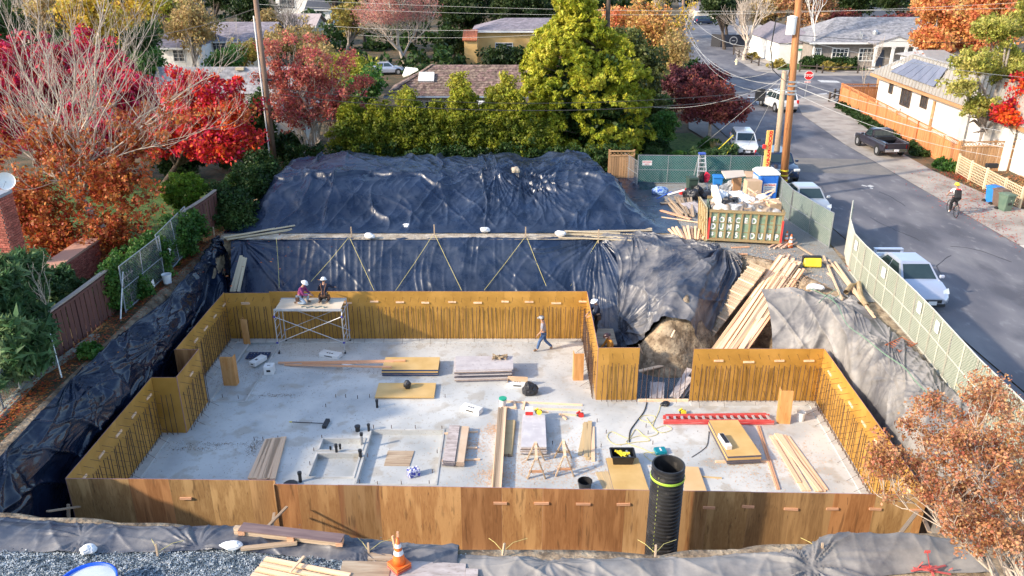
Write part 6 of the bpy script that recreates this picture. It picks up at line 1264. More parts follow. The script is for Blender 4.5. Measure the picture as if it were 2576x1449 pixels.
car('white older wagon with black bumper parked by the wine red maple',(16.95,58.0,SZ),R(-97),p_wh,L=4.3,W=1.66,Hh_=1.42,kind='wagon',bumper=m_dk,r=.3)
sv=car('white SUV seen from behind with its left front door open at the junction',(24.7,75.1,SZ),R(96),p_wh,L=4.9,W=1.95,Hh_=1.75,kind='suv',r=.4,bumper=M('grey bumper',[(.18,.18,.19)],rough=.6),group=None)
MB().box((.9-.1,1.45,1.0),(.08,1.0,.8)).box((.85,1.4,1.5),(.05,.8,.4)).build('open_door',m_dk,sv,w=False)
MB().box((1.4,1.55,1.35),(1.3,.9,.04),Matrix.Rotation(R(25),3,'X')).build('dark_open_hatch',m_dk,sv,w=False)
piece('roof_rail',m_dk,sv,(-.6,.62,1.78),(2.4,.04,.05),w=False); piece('roof_rail',m_dk,sv,(-.6,-.62,1.78),(2.4,.04,.05),w=False)
pk=car('black pickup truck with open bed and chrome bumper beside the orange fence',(26.9,58.0,SZ+.03),R(92),p_black,L=5.0,W=1.84,Hh_=1.58,kind='pickup',bumper=m_chrome,group=None,cat='pickup',name='pickup_truck',r=.36)
MB().box((-.62,0,1.02),(.42,1.45,.30)).build('tool_box',m_black,pk,w=False,bevel=.03)
for s in (-1,1):piece('bed_rail',m_chrome,pk,(-1.4,s*.84,1.05),(2.1,.05,.03),w=False)
car('silver car behind the brown shake roof under the bare pink tipped tree',(-15.2,99,GZ),R(10),p_silver,L=4.6,W=1.8,group=None)
car('dark blue car under a white cover far up the street',(39.5,172,GZ),R(20),p_blue,L=4.8,W=1.8,Hh_=1.7,kind='suv',group=None)
car('dark car in the driveway far left behind the bare branches',(PY(395,175,88).x,88,GZ),R(15),p_black,L=4.6,W=1.8,Hh_=1.45,group=None)
# ====== wheelie bins
def bin_(label,loc,rz,mat,lidmat=None,emblem=None,h=1.05):
    t=thing('wheelie_bin',label,'rubbish bin',loc,rz,'wheelie bins')
    MB().box((0,0,.5),(.56,.62,.92)).v; m=MB()
    m.add([(-.22,-.25,.05),(.22,-.25,.05),(.22,.24,.05),(-.22,.24,.05),(-.29,-.34,.95),(.29,-.34,.95),(.29,.32,.95),(-.29,.32,.95)],[(0,1,5,4),(1,2,6,5),(2,3,7,6),(3,0,4,7),(3,2,1,0),(4,5,6,7)])
    m.build('body',mat,t,w=False,bevel=.02); MB().box((0,-.01,1.0),(.64,.76,.07)).box((0,-.02,1.05),(.5,.6,.05)).build('lid',lidmat or mat,t,w=False,bevel=.02)
    for s in (-1,1):
        wo_=MB().tube((s*.25,.28,.12),(s*.32,.28,.12),.12,n=12).build('wheel',m_rubber,t,w=False)
    MB().beam((-.28,.38,.98),(.28,.38,.98),.04,.04).build('handle',mat,t,w=False)
    for x in (-.1,0,.1):piece('recess',m_dk,t,(x*.9,-.302,.55),(.05,.02,.22),(R(-5.5),0,0),w=False)
    if emblem:MB().lathe((0,-.33,.72),[(.0,0),(.07,0)],3,capb=False,capt=False).build('recycle_mark',m_white,t,w=False)
    return t
m_bblue=M('blue bin plastic',[(.02,.18,.52),(.03,.22,.6)],scale=3,rough=.45); m_bgreen=M('green grey bin plastic',[(.09,.15,.11),(.13,.19,.14)],scale=3,rough=.5); m_bdk=M('dark green bin plastic',[(.03,.06,.045),(.05,.08,.06)],scale=3,rough=.5); m_bbr=M('brown bin plastic',[(.12,.08,.06),(.16,.11,.09)],scale=3,rough=.5)
bin_('blue wheelie bin by the lattice fence at the street',G(2493,512),R(18),m_bblue); bin_('brown wheelie bin between the blue and the green one',G(2510,520),R(15),m_bbr); bin_('green wheelie bin with white recycling mark, nearest by the lattice fence',G(2525,532),R(12),m_bgreen,emblem=1)
bin_('dark green wheelie bin behind black rubbish bags at the dump',G(1738,488),R(5),m_bdk); bin_('blue wheelie bin beside the red jacket at the dump',G(1802,484),R(-8),m_bblue)
# ====== dumpster and toilet
dA,dB=G(1778,611),G(1962,621); dd_=(dB-dA).normalized(); dn_=Vector((-dd_.y,dd_.x,0)); DL,DW,DH=(dB-dA).length,2.4,1.62
dm=thing('dumpster','rusty green dumpster lettered FORCED DUMP, heaped with rubbish, door open at left','dumpster',dA+dd_*DL/2+dn_*DW/2,math.atan2(dd_.y,dd_.x))
m_dg=M('chipped green steel',[(.13,.20,.13),(.20,.29,.20),(.26,.34,.25)],scale=2.5,rough=.65,speck=[(5,.57,(.22,.10,.04),.8),(16,.64,(.35,.26,.16),.7)],rnd_off=False)
m_drib=M('rusty olive steel',[(.22,.19,.09),(.34,.26,.13),(.28,.16,.07)],scale=4,rough=.8,speck=(9,.57,(.20,.08,.03),.8),rnd_off=False)
m_dcream=M('cream rusted steel',[(.55,.46,.27),(.65,.56,.36)],scale=3,rough=.7,speck=(6,.58,(.40,.17,.06),.8),rnd_off=False)
hx_,hy_=DL/2,DW/2
mb=MB(); mb.box((0,-hy_+.03,.2+DH/2-.1),(DL,.05,DH-.2)).box((0,hy_-.03,.2+DH/2-.1),(DL,.05,DH-.2)).box((hx_-.03,0,.2+DH/2-.1),(.05,DW-.11,DH-.2)).box((-hx_+.03,.3,.2+DH/2-.1),(.05,DW-.75,DH-.2)).box((0,0,.22),(DL-.1,DW-.12,.05)); mb.build('steel_shell',m_dg,dm,w=False)
nr_=9
for i in range(nr_+1):
    x=-hx_+.04+(DL-.08)*i/nr_; piece('rib',m_drib,dm,(x,-hy_-.03,.2+DH/2-.1),(.08,.10,DH-.22),w=False)
for z in (.24,DH+.08):piece('rim_rail',m_drib,dm,(0,-hy_-.03,z),(DL+.04,.13,.12),w=False)
piece('rim_rail',m_drib,dm,(0,hy_,DH+.08),(DL,.12,.12),w=False); piece('rim_rail',m_drib,dm,(hx_,0,DH+.08),(.12,DW-.13,.12),w=False)
for z in (.66,1.12):piece('cross_rail',m_drib,dm,(0,-hy_-.012,z),(DL-.1,.03,.025),w=False)
m_rw=M('red reflective tape',[(.6,.03,.03),(.7,.06,.05)],scale=6)
for s in (-1,1):piece('red_tape',m_rw,dm,(s*(hx_-.02),-hy_-.09,.8),(.09,.02,DH-.5),w=False)
cell=(DL-.08)/nr_
def dtext(s_,z,start,size=.40,skip=1):
    for k,ch_ in enumerate(s_):
        if ch_==' ':continue
        me_=text_mesh(ch_,size,m_white,.003,.014); link('letter',me_,dm,(-hx_+.04+cell*(start+k*skip+.5),-hy_-.012,z),(R(90),0,0),(.8,1,1))
dtext('FORCED',1.24,0); dtext('DUMP',.88,0); dtext('875-DUMP',.48,1)
link('letter',text_mesh('$',.24,m_white,.003,.006),dm,(-hx_+.22,-hy_-.012,.5),(R(90),0,0))
for k in range(4):
    pass
dr=MB().box((0,0,.95),(.06,1.9,1.75)); dr=dr.build('door',m_dcream,dm,w=False); dr.location=(-hx_-.16,-hy_+.95,.02); dr.rotation_euler=(0,R(-4),R(8))
for y in (-.9,-.45,0,.45,.9):piece('door_rib',m_drib,dr,(-.05,y,.95),(.06,.07,1.75),w=False)
for z in (.1,.95,1.8):piece('door_rib',m_drib,dr,(-.06,0,z),(.06,1.9,.07),w=False)
for s in (-1,1):MB().tube((s*(hx_-.3),-hy_+.1,.12),(s*(hx_-.3),-hy_+.4,.12),.12,n=12).build('roller',m_drib,dm,w=False)
m_cardb=M('cardboard',[(.46,.30,.18),(.56,.39,.25)],scale=3,rough=.85,rand=.15)
load_root=thing('rubbish_heap','heap of white wrap, cardboard, black bags and offcuts filling the green dumpster','rubbish',dm.location+Vector((0,0,1.45)),dm.rotation_euler.z)
gxx,gyy=np.meshgrid(np.linspace(-hx_+.1,hx_-.1,70),np.linspace(-hy_+.1,hy_-.1,50),indexing='ij'); zz=.12+.35*sm((1-np.abs(gxx)/hx_)*3)*sm((1-np.abs(gyy)/hy_)*3)*(.4+fbm(gxx*2.2,gyy*2.2,60)*1.2)+.12*ridge(gxx*3,gyy*3,61)**3
m_trash=M('crumpled wrap and debris',[(.60,.60,.60),(.72,.70,.68),(.36,.27,.19),(.09,.09,.10),(.66,.66,.66)],scale=1.6,rough=.7,bump=1,bscale=9,contrast=(.3,.7),detail=2)
me_=mesh_np('loose_wrap',np.stack([gxx,gyy,zz],-1).reshape(-1,3),(lambda i:np.stack([i[:-1,:-1],i[1:,:-1],i[1:,1:],i[:-1,1:]],-1).reshape(-1,4))(np.arange(70*50).reshape(70,50)),m_trash,True); link('loose_wrap',me_,load_root)
def crumple(parent,c,r,mat,name='bag',seed=1,w=False,amp=.3):
    m=MB().ball((0,0,0),r,18,12);
    for v_ in m.v:
        n_=mnoise.noise(v_*2.6/max(max(r if hasattr(r,'__len__') else (r,)),.1)*.5+Vector((seed,0,0))); n2=abs(mnoise.noise(v_*7/max(max(r if hasattr(r,'__len__') else (r,)),.1)*.5+Vector((0,seed,0))))
        v_*=1+amp*n_-amp*.8*n2
        if v_.z<-(r[2] if hasattr(r,'__len__') else r)*.7:v_.z=-(r[2] if hasattr(r,'__len__') else r)*.7
    o=m.build(name,mat,parent,w=False); o.location=Vector(c)-(root_of(parent).location if (w and parent) else Vector()); return o
m_bag=M('black bin bag',[(.012,.013,.016),(.03,.03,.036)],scale=4,rough=.3,bump=.8,bscale=14)
for k,(x,y,z,r,mt) in enumerate(((-.9,-.5,.45,.35,m_bag),(-1.2,.3,.5,.4,m_cloth_white),(0,.1,.45,(.6,.4,.3),m_cloth_white),(-.3,.7,.5,(.5,.35,.3),m_cloth_white),(.9,.5,.45,(.4,.35,.28),m_cloth_white),(-.55,-.2,.5,.22,m_bag))):crumple(load_root,(x,y,z),r,mt,'crumpled_wrap' if mt is not m_bag else 'black_bag',k)
for (x,y,z,s_,rt) in ((1.3,-.6,.48,(.6,.5,.4),.3),(.2,-.7,.4,(1.0,.5,.05),.1),(-.4,-.6,.4,(.5,.4,.04),.7),(-1.3,.8,.55,(.5,.4,.3),.5),(.7,.9,.5,(.5,.35,.25),1.0)):piece('cardboard_box',m_cardb,load_root,(x,y,z),s_,(.15,-.1,rt),w=False)
for k in range(14):a=random.uniform(0,3.1); piece('wood_offcut',m_wood,load_root,(random.uniform(.3,1.5),random.uniform(-.6,.9),random.uniform(.5,.75)),(random.uniform(.4,.9),.05,.05),(random.uniform(-.4,.4),random.uniform(-.6,.6),a),w=False)
piece('white_roll',m_white,load_root,(-1.45,-.1,.75),(.28,1.5,.28),(.25,0,.12),w=False)
pt_=thing('portable_toilet','blue portable toilet with white roof and NATIONAL sign behind the dumpster','portable toilet',(14.35,44.1,GZ),R(3))
m_ptb=M('toilet blue plastic',[(.015,.12,.50),(.03,.17,.58)],scale=3,rough=.45)
MB().box((0,0,1.0),(1.12,1.12,1.95)).build('cabin',m_ptb,pt_,w=False,bevel=.05); MB().box((0,0,.06),(1.2,1.2,.12)).build('skid',m_dk,pt_,w=False)
mb=MB(); mb.box((0,0,2.05),(1.22,1.22,.14)).box((0,0,2.17),(1.18,1.18,.14),taper=.78); mb.build('roof',m_white,pt_,w=False,bevel=.03)
for x in (-.45,.45):piece('corner_rib',m_ptb,pt_,(x,-.575,1.0),(.08,.05,1.8),w=False)
piece('door',M('toilet pale blue door',[(.42,.50,.62)],rough=.5),pt_,(-.575,0,1.0),(.04,.8,1.75),w=False)
piece('notice_board',m_white,pt_,(.06,-.60,1.28),(.72,.02,.5),w=False); link('lettering',text_mesh('NATIONAL',.13,m_red,.003,.004),pt_,(.06,-.613,1.44),(R(90),0,0));
for k in range(3):piece('print_line',M('blue print',[(.1,.12,.35)]) if k<2 else m_red,pt_,(.06,-.612,1.3-k*.09),(.55,.004,.03),w=False)
MB().tube((.3,.35,2.1),(.3,.35,2.6),.05).build('vent_pipe',m_black,pt_,w=False)
# ====== people
def skin(name,J,E,mat,parent,root=0,sub=1,loc=(0,0,0)):
    """J: {name: (x, y, z, radius[, radius2])}; grown into one surface"""
    ks=list(J); idx={k:i for i,k in enumerate(ks)}; me=bpy.data.meshes.new(name); me.from_pydata([J[k][:3] for k in ks],[(idx[a],idx[b]) for a,b in E],[])
    bm=bmesh.new(); bm.from_mesh(me); ly=bm.verts.layers.skin.verify(); bm.verts.ensure_lookup_table()
    for i,k in enumerate(ks):r=J[k]; bm.verts[i][ly].radius=(r[3],r[4] if len(r)>4 else r[3]); bm.verts[i][ly].use_root=(i==root)
    bm.to_mesh(me); bm.free(); me.materials.append(mat); o=link(name,me,parent,loc); m=o.modifiers.new('s','SKIN'); m.use_smooth_shade=True; s=o.modifiers.new('u','SUBSURF'); s.levels=s.render_levels=sub; return o
m_skin=M('skin',[(.42,.23,.15),(.50,.29,.2)],scale=5,rough=.6)
def V3(*a):return Vector(a)
def person(label,loc,rz,P,shirt,trousers,hat=None,hat_brim=True,sleeves='long',extras=None,skinmat=None,shoe=None):
    """P: joints in a frame where the person faces +x"""
    t=thing('person',label,'person',loc,rz); sk_=skinmat or m_skin
    J={}; E=[]
    pel,ch_,nk,hd=V3(*P['pelvis']),V3(*P['chest']),V3(*P['neck']),V3(*P['head'])
    J['pelvis']=(*pel,.10,.13); J['waist']=(*(pel.lerp(ch_,.5)),.09,.12); J['chest']=(*ch_,.10,.15); J['neck']=(*nk,.052); J['jaw']=(*(nk.lerp(hd,.6)),.07); J['head']=(*hd,.095,.085); J['crown']=(*(hd+(hd-nk)*.45),.06)
    E+=[('pelvis','waist'),('waist','chest'),('chest','neck'),('neck','jaw'),('jaw','head'),('head','crown')]
    for s in 'lr':
        sh,el,wr=V3(*P['sh'+s]),V3(*P['el'+s]),V3(*P['wr'+s]); hp,kn,an=V3(*P['hp'+s]),V3(*P['kn'+s]),V3(*P['an'+s]); toe=V3(*P['to'+s])
        J.update({'sh'+s:(*sh,.055),'el'+s:(*el,.040),'wr'+s:(*wr,.028),'hp'+s:(*hp,.088),'kn'+s:(*kn,.058),'an'+s:(*an,.04),'to'+s:(*toe,.035,.04)})
        E+=[('chest','sh'+s),('sh'+s,'el'+s),('el'+s,'wr'+s),('pelvis','hp'+s),('hp'+s,'kn'+s),('kn'+s,'an'+s),('an'+s,'to'+s)]
        f=(wr-el).normalized(); sd=f.cross(Vector((0,0,1))); sd=sd.normalized() if sd.length>.1 else Vector((0,1,0)); J['palm'+s]=(*(wr+f*.05),.022,.034); E.append(('wr'+s,'palm'+s))
        for i,(o_,l) in enumerate(((-.03,.07),(-.01,.085),(.01,.08),(.03,.065))):
            a=wr+f*.09+sd*o_; b=a+f*l*.5+Vector((0,0,-.012)); c=b+f*l*.35+Vector((0,0,-.03)); J[f'f{i}{s}']=(*a,.009); J[f'g{i}{s}']=(*b,.008); J[f'h{i}{s}']=(*c,.007); E+=[('palm'+s,f'f{i}{s}'),(f'f{i}{s}',f'g{i}{s}'),(f'g{i}{s}',f'h{i}{s}')]
        a=wr+f*.04+sd*(-.045); b=a+f*.04+sd*(-.02); J['t'+s]=(*a,.010); J['u'+s]=(*b,.009); E+=[('palm'+s,'t'+s),('t'+s,'u'+s)]
    skin('body',J,E,sk_,t)
    Js={'pelvis':(*pel,.13,.16),'waist':(*pel.lerp(ch_,.5),.125,.15),'chest':(*ch_,.13,.18),'collar':(*ch_.lerp(nk,.7),.075)}; Es=[('pelvis','waist'),('waist','chest'),('chest','collar')]
    for s in 'lr':
        sh,el,wr=V3(*P['sh'+s]),V3(*P['el'+s]),V3(*P['wr'+s]); Js['sh'+s]=(*sh,.075); Es.append(('chest','sh'+s)); Js['el'+s]=(*(el if sleeves=='long' else sh.lerp(el,.75)),.056); Es.append(('sh'+s,'el'+s))
        if sleeves=='long':Js['wr'+s]=(*el.lerp(wr,.92),.042); Es.append(('el'+s,'wr'+s))
    skin('shirt',Js,Es,shirt,t)
    Jt={'pelvis':(*(pel+(ch_-pel)*.05),.125,.155)}; Et=[]
    for s in 'lr':
        hp,kn,an=V3(*P['hp'+s]),V3(*P['kn'+s]),V3(*P['an'+s]); Jt['hp'+s]=(*hp,.105); Jt['kn'+s]=(*kn,.078); Jt['an'+s]=(*kn.lerp(an,.95),.062); Et+=[('pelvis','hp'+s),('hp'+s,'kn'+s),('kn'+s,'an'+s)]
        toe=V3(*P['to'+s]); skin('shoe',{'a':(*an,.055,.05),'b':(*an.lerp(toe,.5),.05,.055),'c':(*toe,.04,.05)},[('a','b'),('b','c')],shoe or M('work boot leather',[(.12,.075,.045),(.17,.11,.07)],scale=8),t)
    skin('trousers',Jt,Et,trousers,t)
    up=(hd-nk).normalized(); fw=V3(*P.get('face',(1,0,0))).normalized(); rt_=up.cross(fw).normalized()
    for s in (-1,1):MB().ball(hd+fw*.082+rt_*s*.032+up*.0,.011,6,4).build('eye',m_dk,t,w=False); MB().ball(hd+rt_*s*.088,(.02,.02,.03),6,4).build('ear',sk_,t,w=False)
    MB().beam(hd+fw*.085+up*.01,hd+fw*.108-up*.03,.025,.02).build('nose',sk_,t,w=False); MB().beam(hd+fw*.09-up*.055-rt_*.022,hd+fw*.09-up*.055+rt_*.022,.01,.008).build('mouth',m_tail if False else M('lips',[(.3,.1,.08)]),t,w=False)
    MB().ball(hd-fw*.025+up*.03,(.096,.09,.10),10,7).build('hair',M('dark hair',[(.02,.015,.012)],rough=.8),t,w=False)
    if hat:
        R3=Matrix((fw,rt_,up)).transposed(); m=MB().lathe((0,0,0),[(.118,0),(.122,.03),(.105,.085),(.06,.12),(0,.13)],14,capb=False,sx=1.12)
        if hat_brim:m.lathe((0,0,0),[(.12,.004),(.165,-.004),(.165,.004),(.12,.015)],16,sx=1.1,capb=False,capt=False)
        else:m.box((.14,0,.01),(.12,.15,.012))
        for v_ in m.v:v_.xyz=R3@v_+hd+up*.035
        m.build('hard_hat' if hat_brim else 'cap',hat,t,w=False,smooth=True)
    if extras:extras(t,P)
    return t
m_jeans=M('blue jeans',[(.05,.10,.22),(.08,.15,.30)],scale=8,rough=.9); m_jl=M('pale jeans',[(.30,.38,.48),(.40,.48,.58)],scale=8,rough=.9)
m_navy=M('navy cloth',[(.008,.012,.03),(.015,.022,.05)],scale=8,rough=.9); m_mag=M('magenta shirt cloth',[(.20,.03,.12),(.28,.05,.17)],scale=8,rough=.9); m_gry=M('grey t-shirt cloth',[(.26,.26,.30),(.34,.34,.38)],scale=8,rough=.9)
m_or=M('orange hoodie cloth',[(.62,.24,.03),(.72,.32,.05)],scale=8,rough=.9); m_blk=M('black cloth',[(.012,.012,.014),(.02,.02,.024)],scale=8,rough=.9); m_hat=M('white hard hat plastic',[(.78,.78,.78)],rough=.3)
walk=dict(pelvis=(0,0,.93),chest=(.05,0,1.32),neck=(.07,0,1.49),head=(.10,0,1.63),shl=(.05,.19,1.42),shr=(.03,-.19,1.42),ell=(.10,.24,1.13),elr=(-.06,-.25,1.14),wrl=(.26,.22,.93),wrr=(.02,-.25,.88),hpl=(.0,.09,.88),hpr=(0,-.09,.88),knl=(.20,.10,.50),knr=(-.08,-.10,.47),anl=(.30,.10,.10),anr=(-.42,-.10,.14),tol=(.48,.11,.05),tor=(-.30,-.11,.05))
p=G(1367,882,0)
person('worker in grey t-shirt, jeans and backwards cap walking left along the back wall',(p.x,p.y,0),R(180),walk,m_gry,m_jeans,M('black and white cap',[(.03,.03,.03),(.5,.5,.5)],scale=9),False,'short')
kneel=dict(pelvis=(-.08,0,.34),chest=(.10,0,.70),neck=(.16,0,.88),head=(.24,0,1.0),face=(.8,0,-.5),shl=(.10,.19,.80),shr=(.10,-.19,.80),ell=(.20,.26,.52),elr=(.24,-.24,.55),wrl=(.40,.20,.42),wrr=(.46,-.16,.52),hpl=(-.06,.10,.32),hpr=(-.06,-.10,.32),knl=(.30,.16,.42),knr=(.28,-.14,.08),anl=(.22,.16,.08),anr=(-.16,-.14,.08),tol=(.40,.17,.04),tor=(-.30,-.14,.10))
def belt(t,P):
    q=V3(*P['pelvis']); MB().tube(q+Vector((0,0,-.03)),q+Vector((.01,0,.05)),.175,n=14).build('tool_belt',M('tool belt leather',[(.10,.05,.03)],rough=.8),t,w=False)
    for s in (-1,1):MB().box(q+Vector((0,s*.2,-.06)),(.18,.1,.2)).build('tool_pouch',MATS['tool belt leather'],t,w=False,bevel=.02)
def susp(t,P):
    belt(t,P); c=V3(*P['chest']); q=V3(*P['pelvis'])
    for s in (-1,1):MB().path([q+Vector((-.19,s*.08,.05)),q.lerp(c,.6)+Vector((-.175,s*.05,0)),c+Vector((-.14,s*.11,.1)),c+Vector((-.02,s*.13,.17))],.016,5).build('suspender',M('brown strap',[(.20,.09,.05)],rough=.8),t,w=False)
DZ=2.26
person('worker in magenta shirt and white hard hat kneeling on the left of the scaffold',(PY(759,765,33.4).x,33.4,DZ),R(-10),kneel,m_mag,m_jl,m_hat,True,'long',belt)
kn2=dict(kneel); kn2.update(knl=(.22,.22,.10),anl=(-.2,.2,.08),tol=(-.34,.2,.10),chest=(.04,0,.72),neck=(.06,0,.90),head=(.08,0,1.03),face=(1,0,-.2),ell=(.12,.32,.55),elr=(.16,-.36,.66),wrr=(.34,-.40,.60))
pb=person('worker in navy sweater with suspenders kneeling, seen from behind, on the scaffold',(PY(818,760,33.6).x,33.6,DZ),R(88),kn2,m_navy,m_blk,m_hat,True,'long',susp)
stand=dict(walk); stand.update(anl=(.10,.14,.09),tol=(.26,.15,.05),anr=(-.05,-.14,.09),tor=(.1,-.15,.05),knl=(.1,.12,.48),knr=(.02,-.12,.48),wrl=(.42,.16,1.0),ell=(.22,.24,1.1),wrr=(.40,-.16,.98),elr=(.2,-.24,1.1),head=(.16,0,1.60),face=(1,0,-.5))
p=PY(1499,752,32.6)
person('worker in navy jacket and white hard hat standing outside the wall below the tarp',(p.x+.1,32.6,p.z-1.72),R(195),stand,m_navy,m_blk,m_hat,True,'long',belt)
p=PY(1521,838,30.1)
person('worker in orange hoodie and dark helmet behind the narrow plywood wall',(p.x+.28,30.1,p.z-1.72),R(195),stand,m_or,m_blk,M('dark helmet plastic',[(.05,.025,.025)],rough=.3),True,'long')
piece('work_platform',m_wood_old,None,(4.15,32.4,PY(1499,752,32.6).z-1.78),(1.0,1.6,.06),label='plank platform under the worker in the navy jacket',category='platform')
piece('work_platform',m_wood_old,None,(4.15,30.2,PY(1521,838,30.1).z-1.78),(1.1,1.5,.06),label='plank platform under the worker in the orange hoodie',category='platform')
cb_=G(2393,543); cb_.z=SZ
bk=thing('bicycle','black bicycle ridden away along the right side of the street','bicycle',cb_,R(82))
for x in (-.52,.52):
    wh=MB(); pts=[Vector((x+math.cos(a)*.34,0,.345+math.sin(a)*.34)) for a in np.linspace(0,2*math.pi,25)]; wh.path(pts,.02,6); w1=wh.build('wheel',m_tyre,bk,w=False); sp=MB()
    for a in np.linspace(0,math.pi,9)[:-1]:sp.tube((x-math.cos(a)*.33,0,.345-math.sin(a)*.33),(x+math.cos(a)*.33,0,.345+math.sin(a)*.33),.004,n=3)
    sp.build('spokes',m_galv,w1,w=False)
fr_=MB(); [fr_.tube(a,b,.018,n=6) for a,b in (((-.52,0,.345),(-.12,0,.30)),((-.12,0,.30),(-.22,0,.85)),((-.52,0,.345),(-.22,0,.8)),((-.12,0,.30),(.38,0,.78)),((-.2,0,.76),(.36,0,.84)),((.52,0,.345),(.36,0,.95)))]; fr_.build('frame',m_dk,bk,w=False)
MB().box((-.22,0,.90),(.26,.13,.05)).build('saddle',m_dk,bk,w=False); MB().tube((.34,-.3,1.0),(.34,.3,1.0),.016).tube((.36,0,.95),(.34,0,1.0),.018).build('handlebar',m_dk,bk,w=False)
MB().tube((-.12,-.14,.30),(-.12,.14,.30),.012).beam((-.12,.12,.30),(-.02,.14,.14),.02,.02).beam((-.12,-.12,.30),(-.22,-.14,.46),.02,.02).build('pedals',m_dk,bk,w=False)
ride=dict(pelvis=(-.22,0,.98),chest=(-.02,0,1.36),neck=(.06,0,1.50),head=(.10,0,1.64),shl=(.0,.19,1.42),shr=(.0,-.19,1.42),ell=(.18,.30,1.20),elr=(.18,-.28,1.20),wrl=(.33,.28,1.05),wrr=(.33,-.26,1.05),hpl=(-.2,.09,.93),hpr=(-.2,-.09,.93),knl=(.12,.12,.62),knr=(.14,-.12,.78),anl=(-.04,.15,.22),anr=(-.20,-.15,.52),tol=(.10,.16,.15),tor=(-.08,-.16,.46))
def pack(t,P):MB().box((-.24,0,1.24),(.24,.34,.5),Matrix.Rotation(R(22),3,'Y')).build('backpack',m_blk,t,w=False,bevel=.06); MB().box((-.22,0,1.49),(.12,.2,.06),Matrix.Rotation(R(22),3,'Y')).build('red_strap',m_red,t,w=False)
person('cyclist in yellow helmet with a black backpack riding away',cb_,R(82),ride,m_cloth_white,m_blk,m_yellow,True,'short',pack,shoe=m_white)
# ====== things on the slab and in the yard
def lumber(label,boards,mat,name='lumber_pile',wd=.14,th=.045,cat='lumber',group=None,mats=None,z0=None):
    """boards: ((px, py, z), (px, py, z)) sighted ends at level z, or world Vectors"""
    P=[]
    for a,b in boards:
        P.append((G(*a) if not isinstance(a,Vector) else a,G(*b) if not isinstance(b,Vector) else b))
    c=sum((p+q for p,q in P),Vector())/(2*len(P)); c.z=min(min(p.z,q.z) for p,q in P)
    t=thing(name,label,cat,c,group=group)
    for i,(p,q) in enumerate(P):beam_piece('plank',(random.choice(mats) if mats else mat),t,p+Vector((0,0,th/2)),q+Vector((0,0,th/2)),wd*random.uniform(.92,1.05),th)
    return t
def fan(a0,a1,b0,b1,n,jit=6,layers=1,dz=.05):
    out=[]
    for L_ in range(layers):
        for i in range(n):
            t=(i+.5)/n+random.uniform(-.4,.4)/n
            a=[a0[k]+(a1[k]-a0[k])*t for k in range(3)]; b=[b0[k]+(b1[k]-b0[k])*t for k in range(3)]
            a[0]+=random.uniform(-jit,jit); a[1]+=random.uniform(-jit,jit)*.6; b[0]+=random.uniform(-jit,jit); b[1]+=random.uniform(-jit,jit)*.6; a[2]+=L_*dz; b[2]+=L_*dz; out.append((tuple(a),tuple(b)))
    return out
random.seed(77)
def flat_stack(label,corners,z0,z1,n,topm,sidem,name='plywood_stack',jit=.05,sheetname='plywood_sheet',cat='plywood',sidecols=None):
    """corners: sighted corners of the top face (front-left, front-right, back-right, back-left) at level z1"""
    C=[G(a,b,z1) for a,b in corners]; c=sum(C,Vector())/4; c.z=z0; t=thing(name,label,cat,c)
    h=(z1-z0)/n
    for k in range(n):
        zz=z0+h*k; o_=Vector((random.uniform(-jit,jit),random.uniform(-jit,jit),0)) if k<n-1 else Vector(); m=MB()
        cs=[Vector((p.x,p.y,0))+o_-Vector((c.x,c.y,0)) for p in C]
        vs=[p+Vector((0,0,zz-z0)) for p in cs]+[p+Vector((0,0,zz-z0+h*.9)) for p in cs]
        m.add(vs,[(3,2,1,0),(4,5,6,7),(0,1,5,4),(1,2,6,5),(2,3,7,6),(3,0,4,7)]); m.mi=[0,0,1,1,1,1]
        m.build(sheetname,[topm,(sidecols[k%len(sidecols)] if sidecols else sidem)],t,w=False)
    return t
x0,x1,y0,y1=-10.72,-7.68,32.75,34.0
sc_=thing('scaffold','rolling aluminium scaffold with plywood deck and cross braces by the back wall','scaffold',((x0+x1)/2,(y0+y1)/2,0)); zd=2.22
for i,x in enumerate((x0,x1)):
    for y in (y0,y1):
        MB().tube((x,y,.16),(x,y,zd-.25),.026,n=8).tube((x,y,zd-.25),(x+(.0),y+(.12 if y==y0 else -.12),zd),.026,n=8).build('leg',m_alu,sc_)
        MB().tube((x,y,.16),(x,y,.26),.02).box((x,y,.16),(.05,.07,.10)).build('caster_fork',m_galv,sc_); MB().tube((x-.025,y+.04,.085),(x+.025,y+.04,.085),.085,n=14).build('caster_wheel',m_rubber,sc_)
    for z in (.45,.85,1.25,1.65):MB().tube((x,y0,z),(x,y1-.55,z+.0),.018,n=6).build('rung',m_alu,sc_)
    MB().tube((x,y0+.70,.40),(x,y0+.70,zd-.1),.02,n=6).build('stile',m_alu,sc_); MB().tube((x,y0,.5),(x,y1,.5),.02,n=6).build('end_rail',m_alu,sc_); MB().tube((x,y0,zd-.25),(x,y1,zd-.25),.02,n=6).build('end_rail',m_alu,sc_)
for y in (y0-.03,y1+.03):
    for (za,zb_) in ((.6,1.9),(1.9,.6)):MB().tube((x0,y,za),(x1,y,zb_),.018,n=6).build('cross_brace',m_alu,sc_)
    for x in (x0,x1):
        for z in (.6,1.9):piece('brace_clip',M('blue clip',[(.03,.03,.35)],rough=.4),sc_,(x,y,z),(.09,.07,.06))
MB().box(((x0+x1)/2,(y0+y1)/2,zd+.01),(x1-x0-.1,y1-y0-.12,.03)).build('deck_board',M('pale deck plywood',[(.62,.50,.36),(.74,.64,.50)],scale=1.2,rough=.7,speck=(3,.6,(.5,.36,.22),.4)),sc_)
for y in (y0,y1):MB().box(((x0+x1)/2,y,zd),(x1-x0,.05,.10)).build('deck_frame',m_alu,sc_)
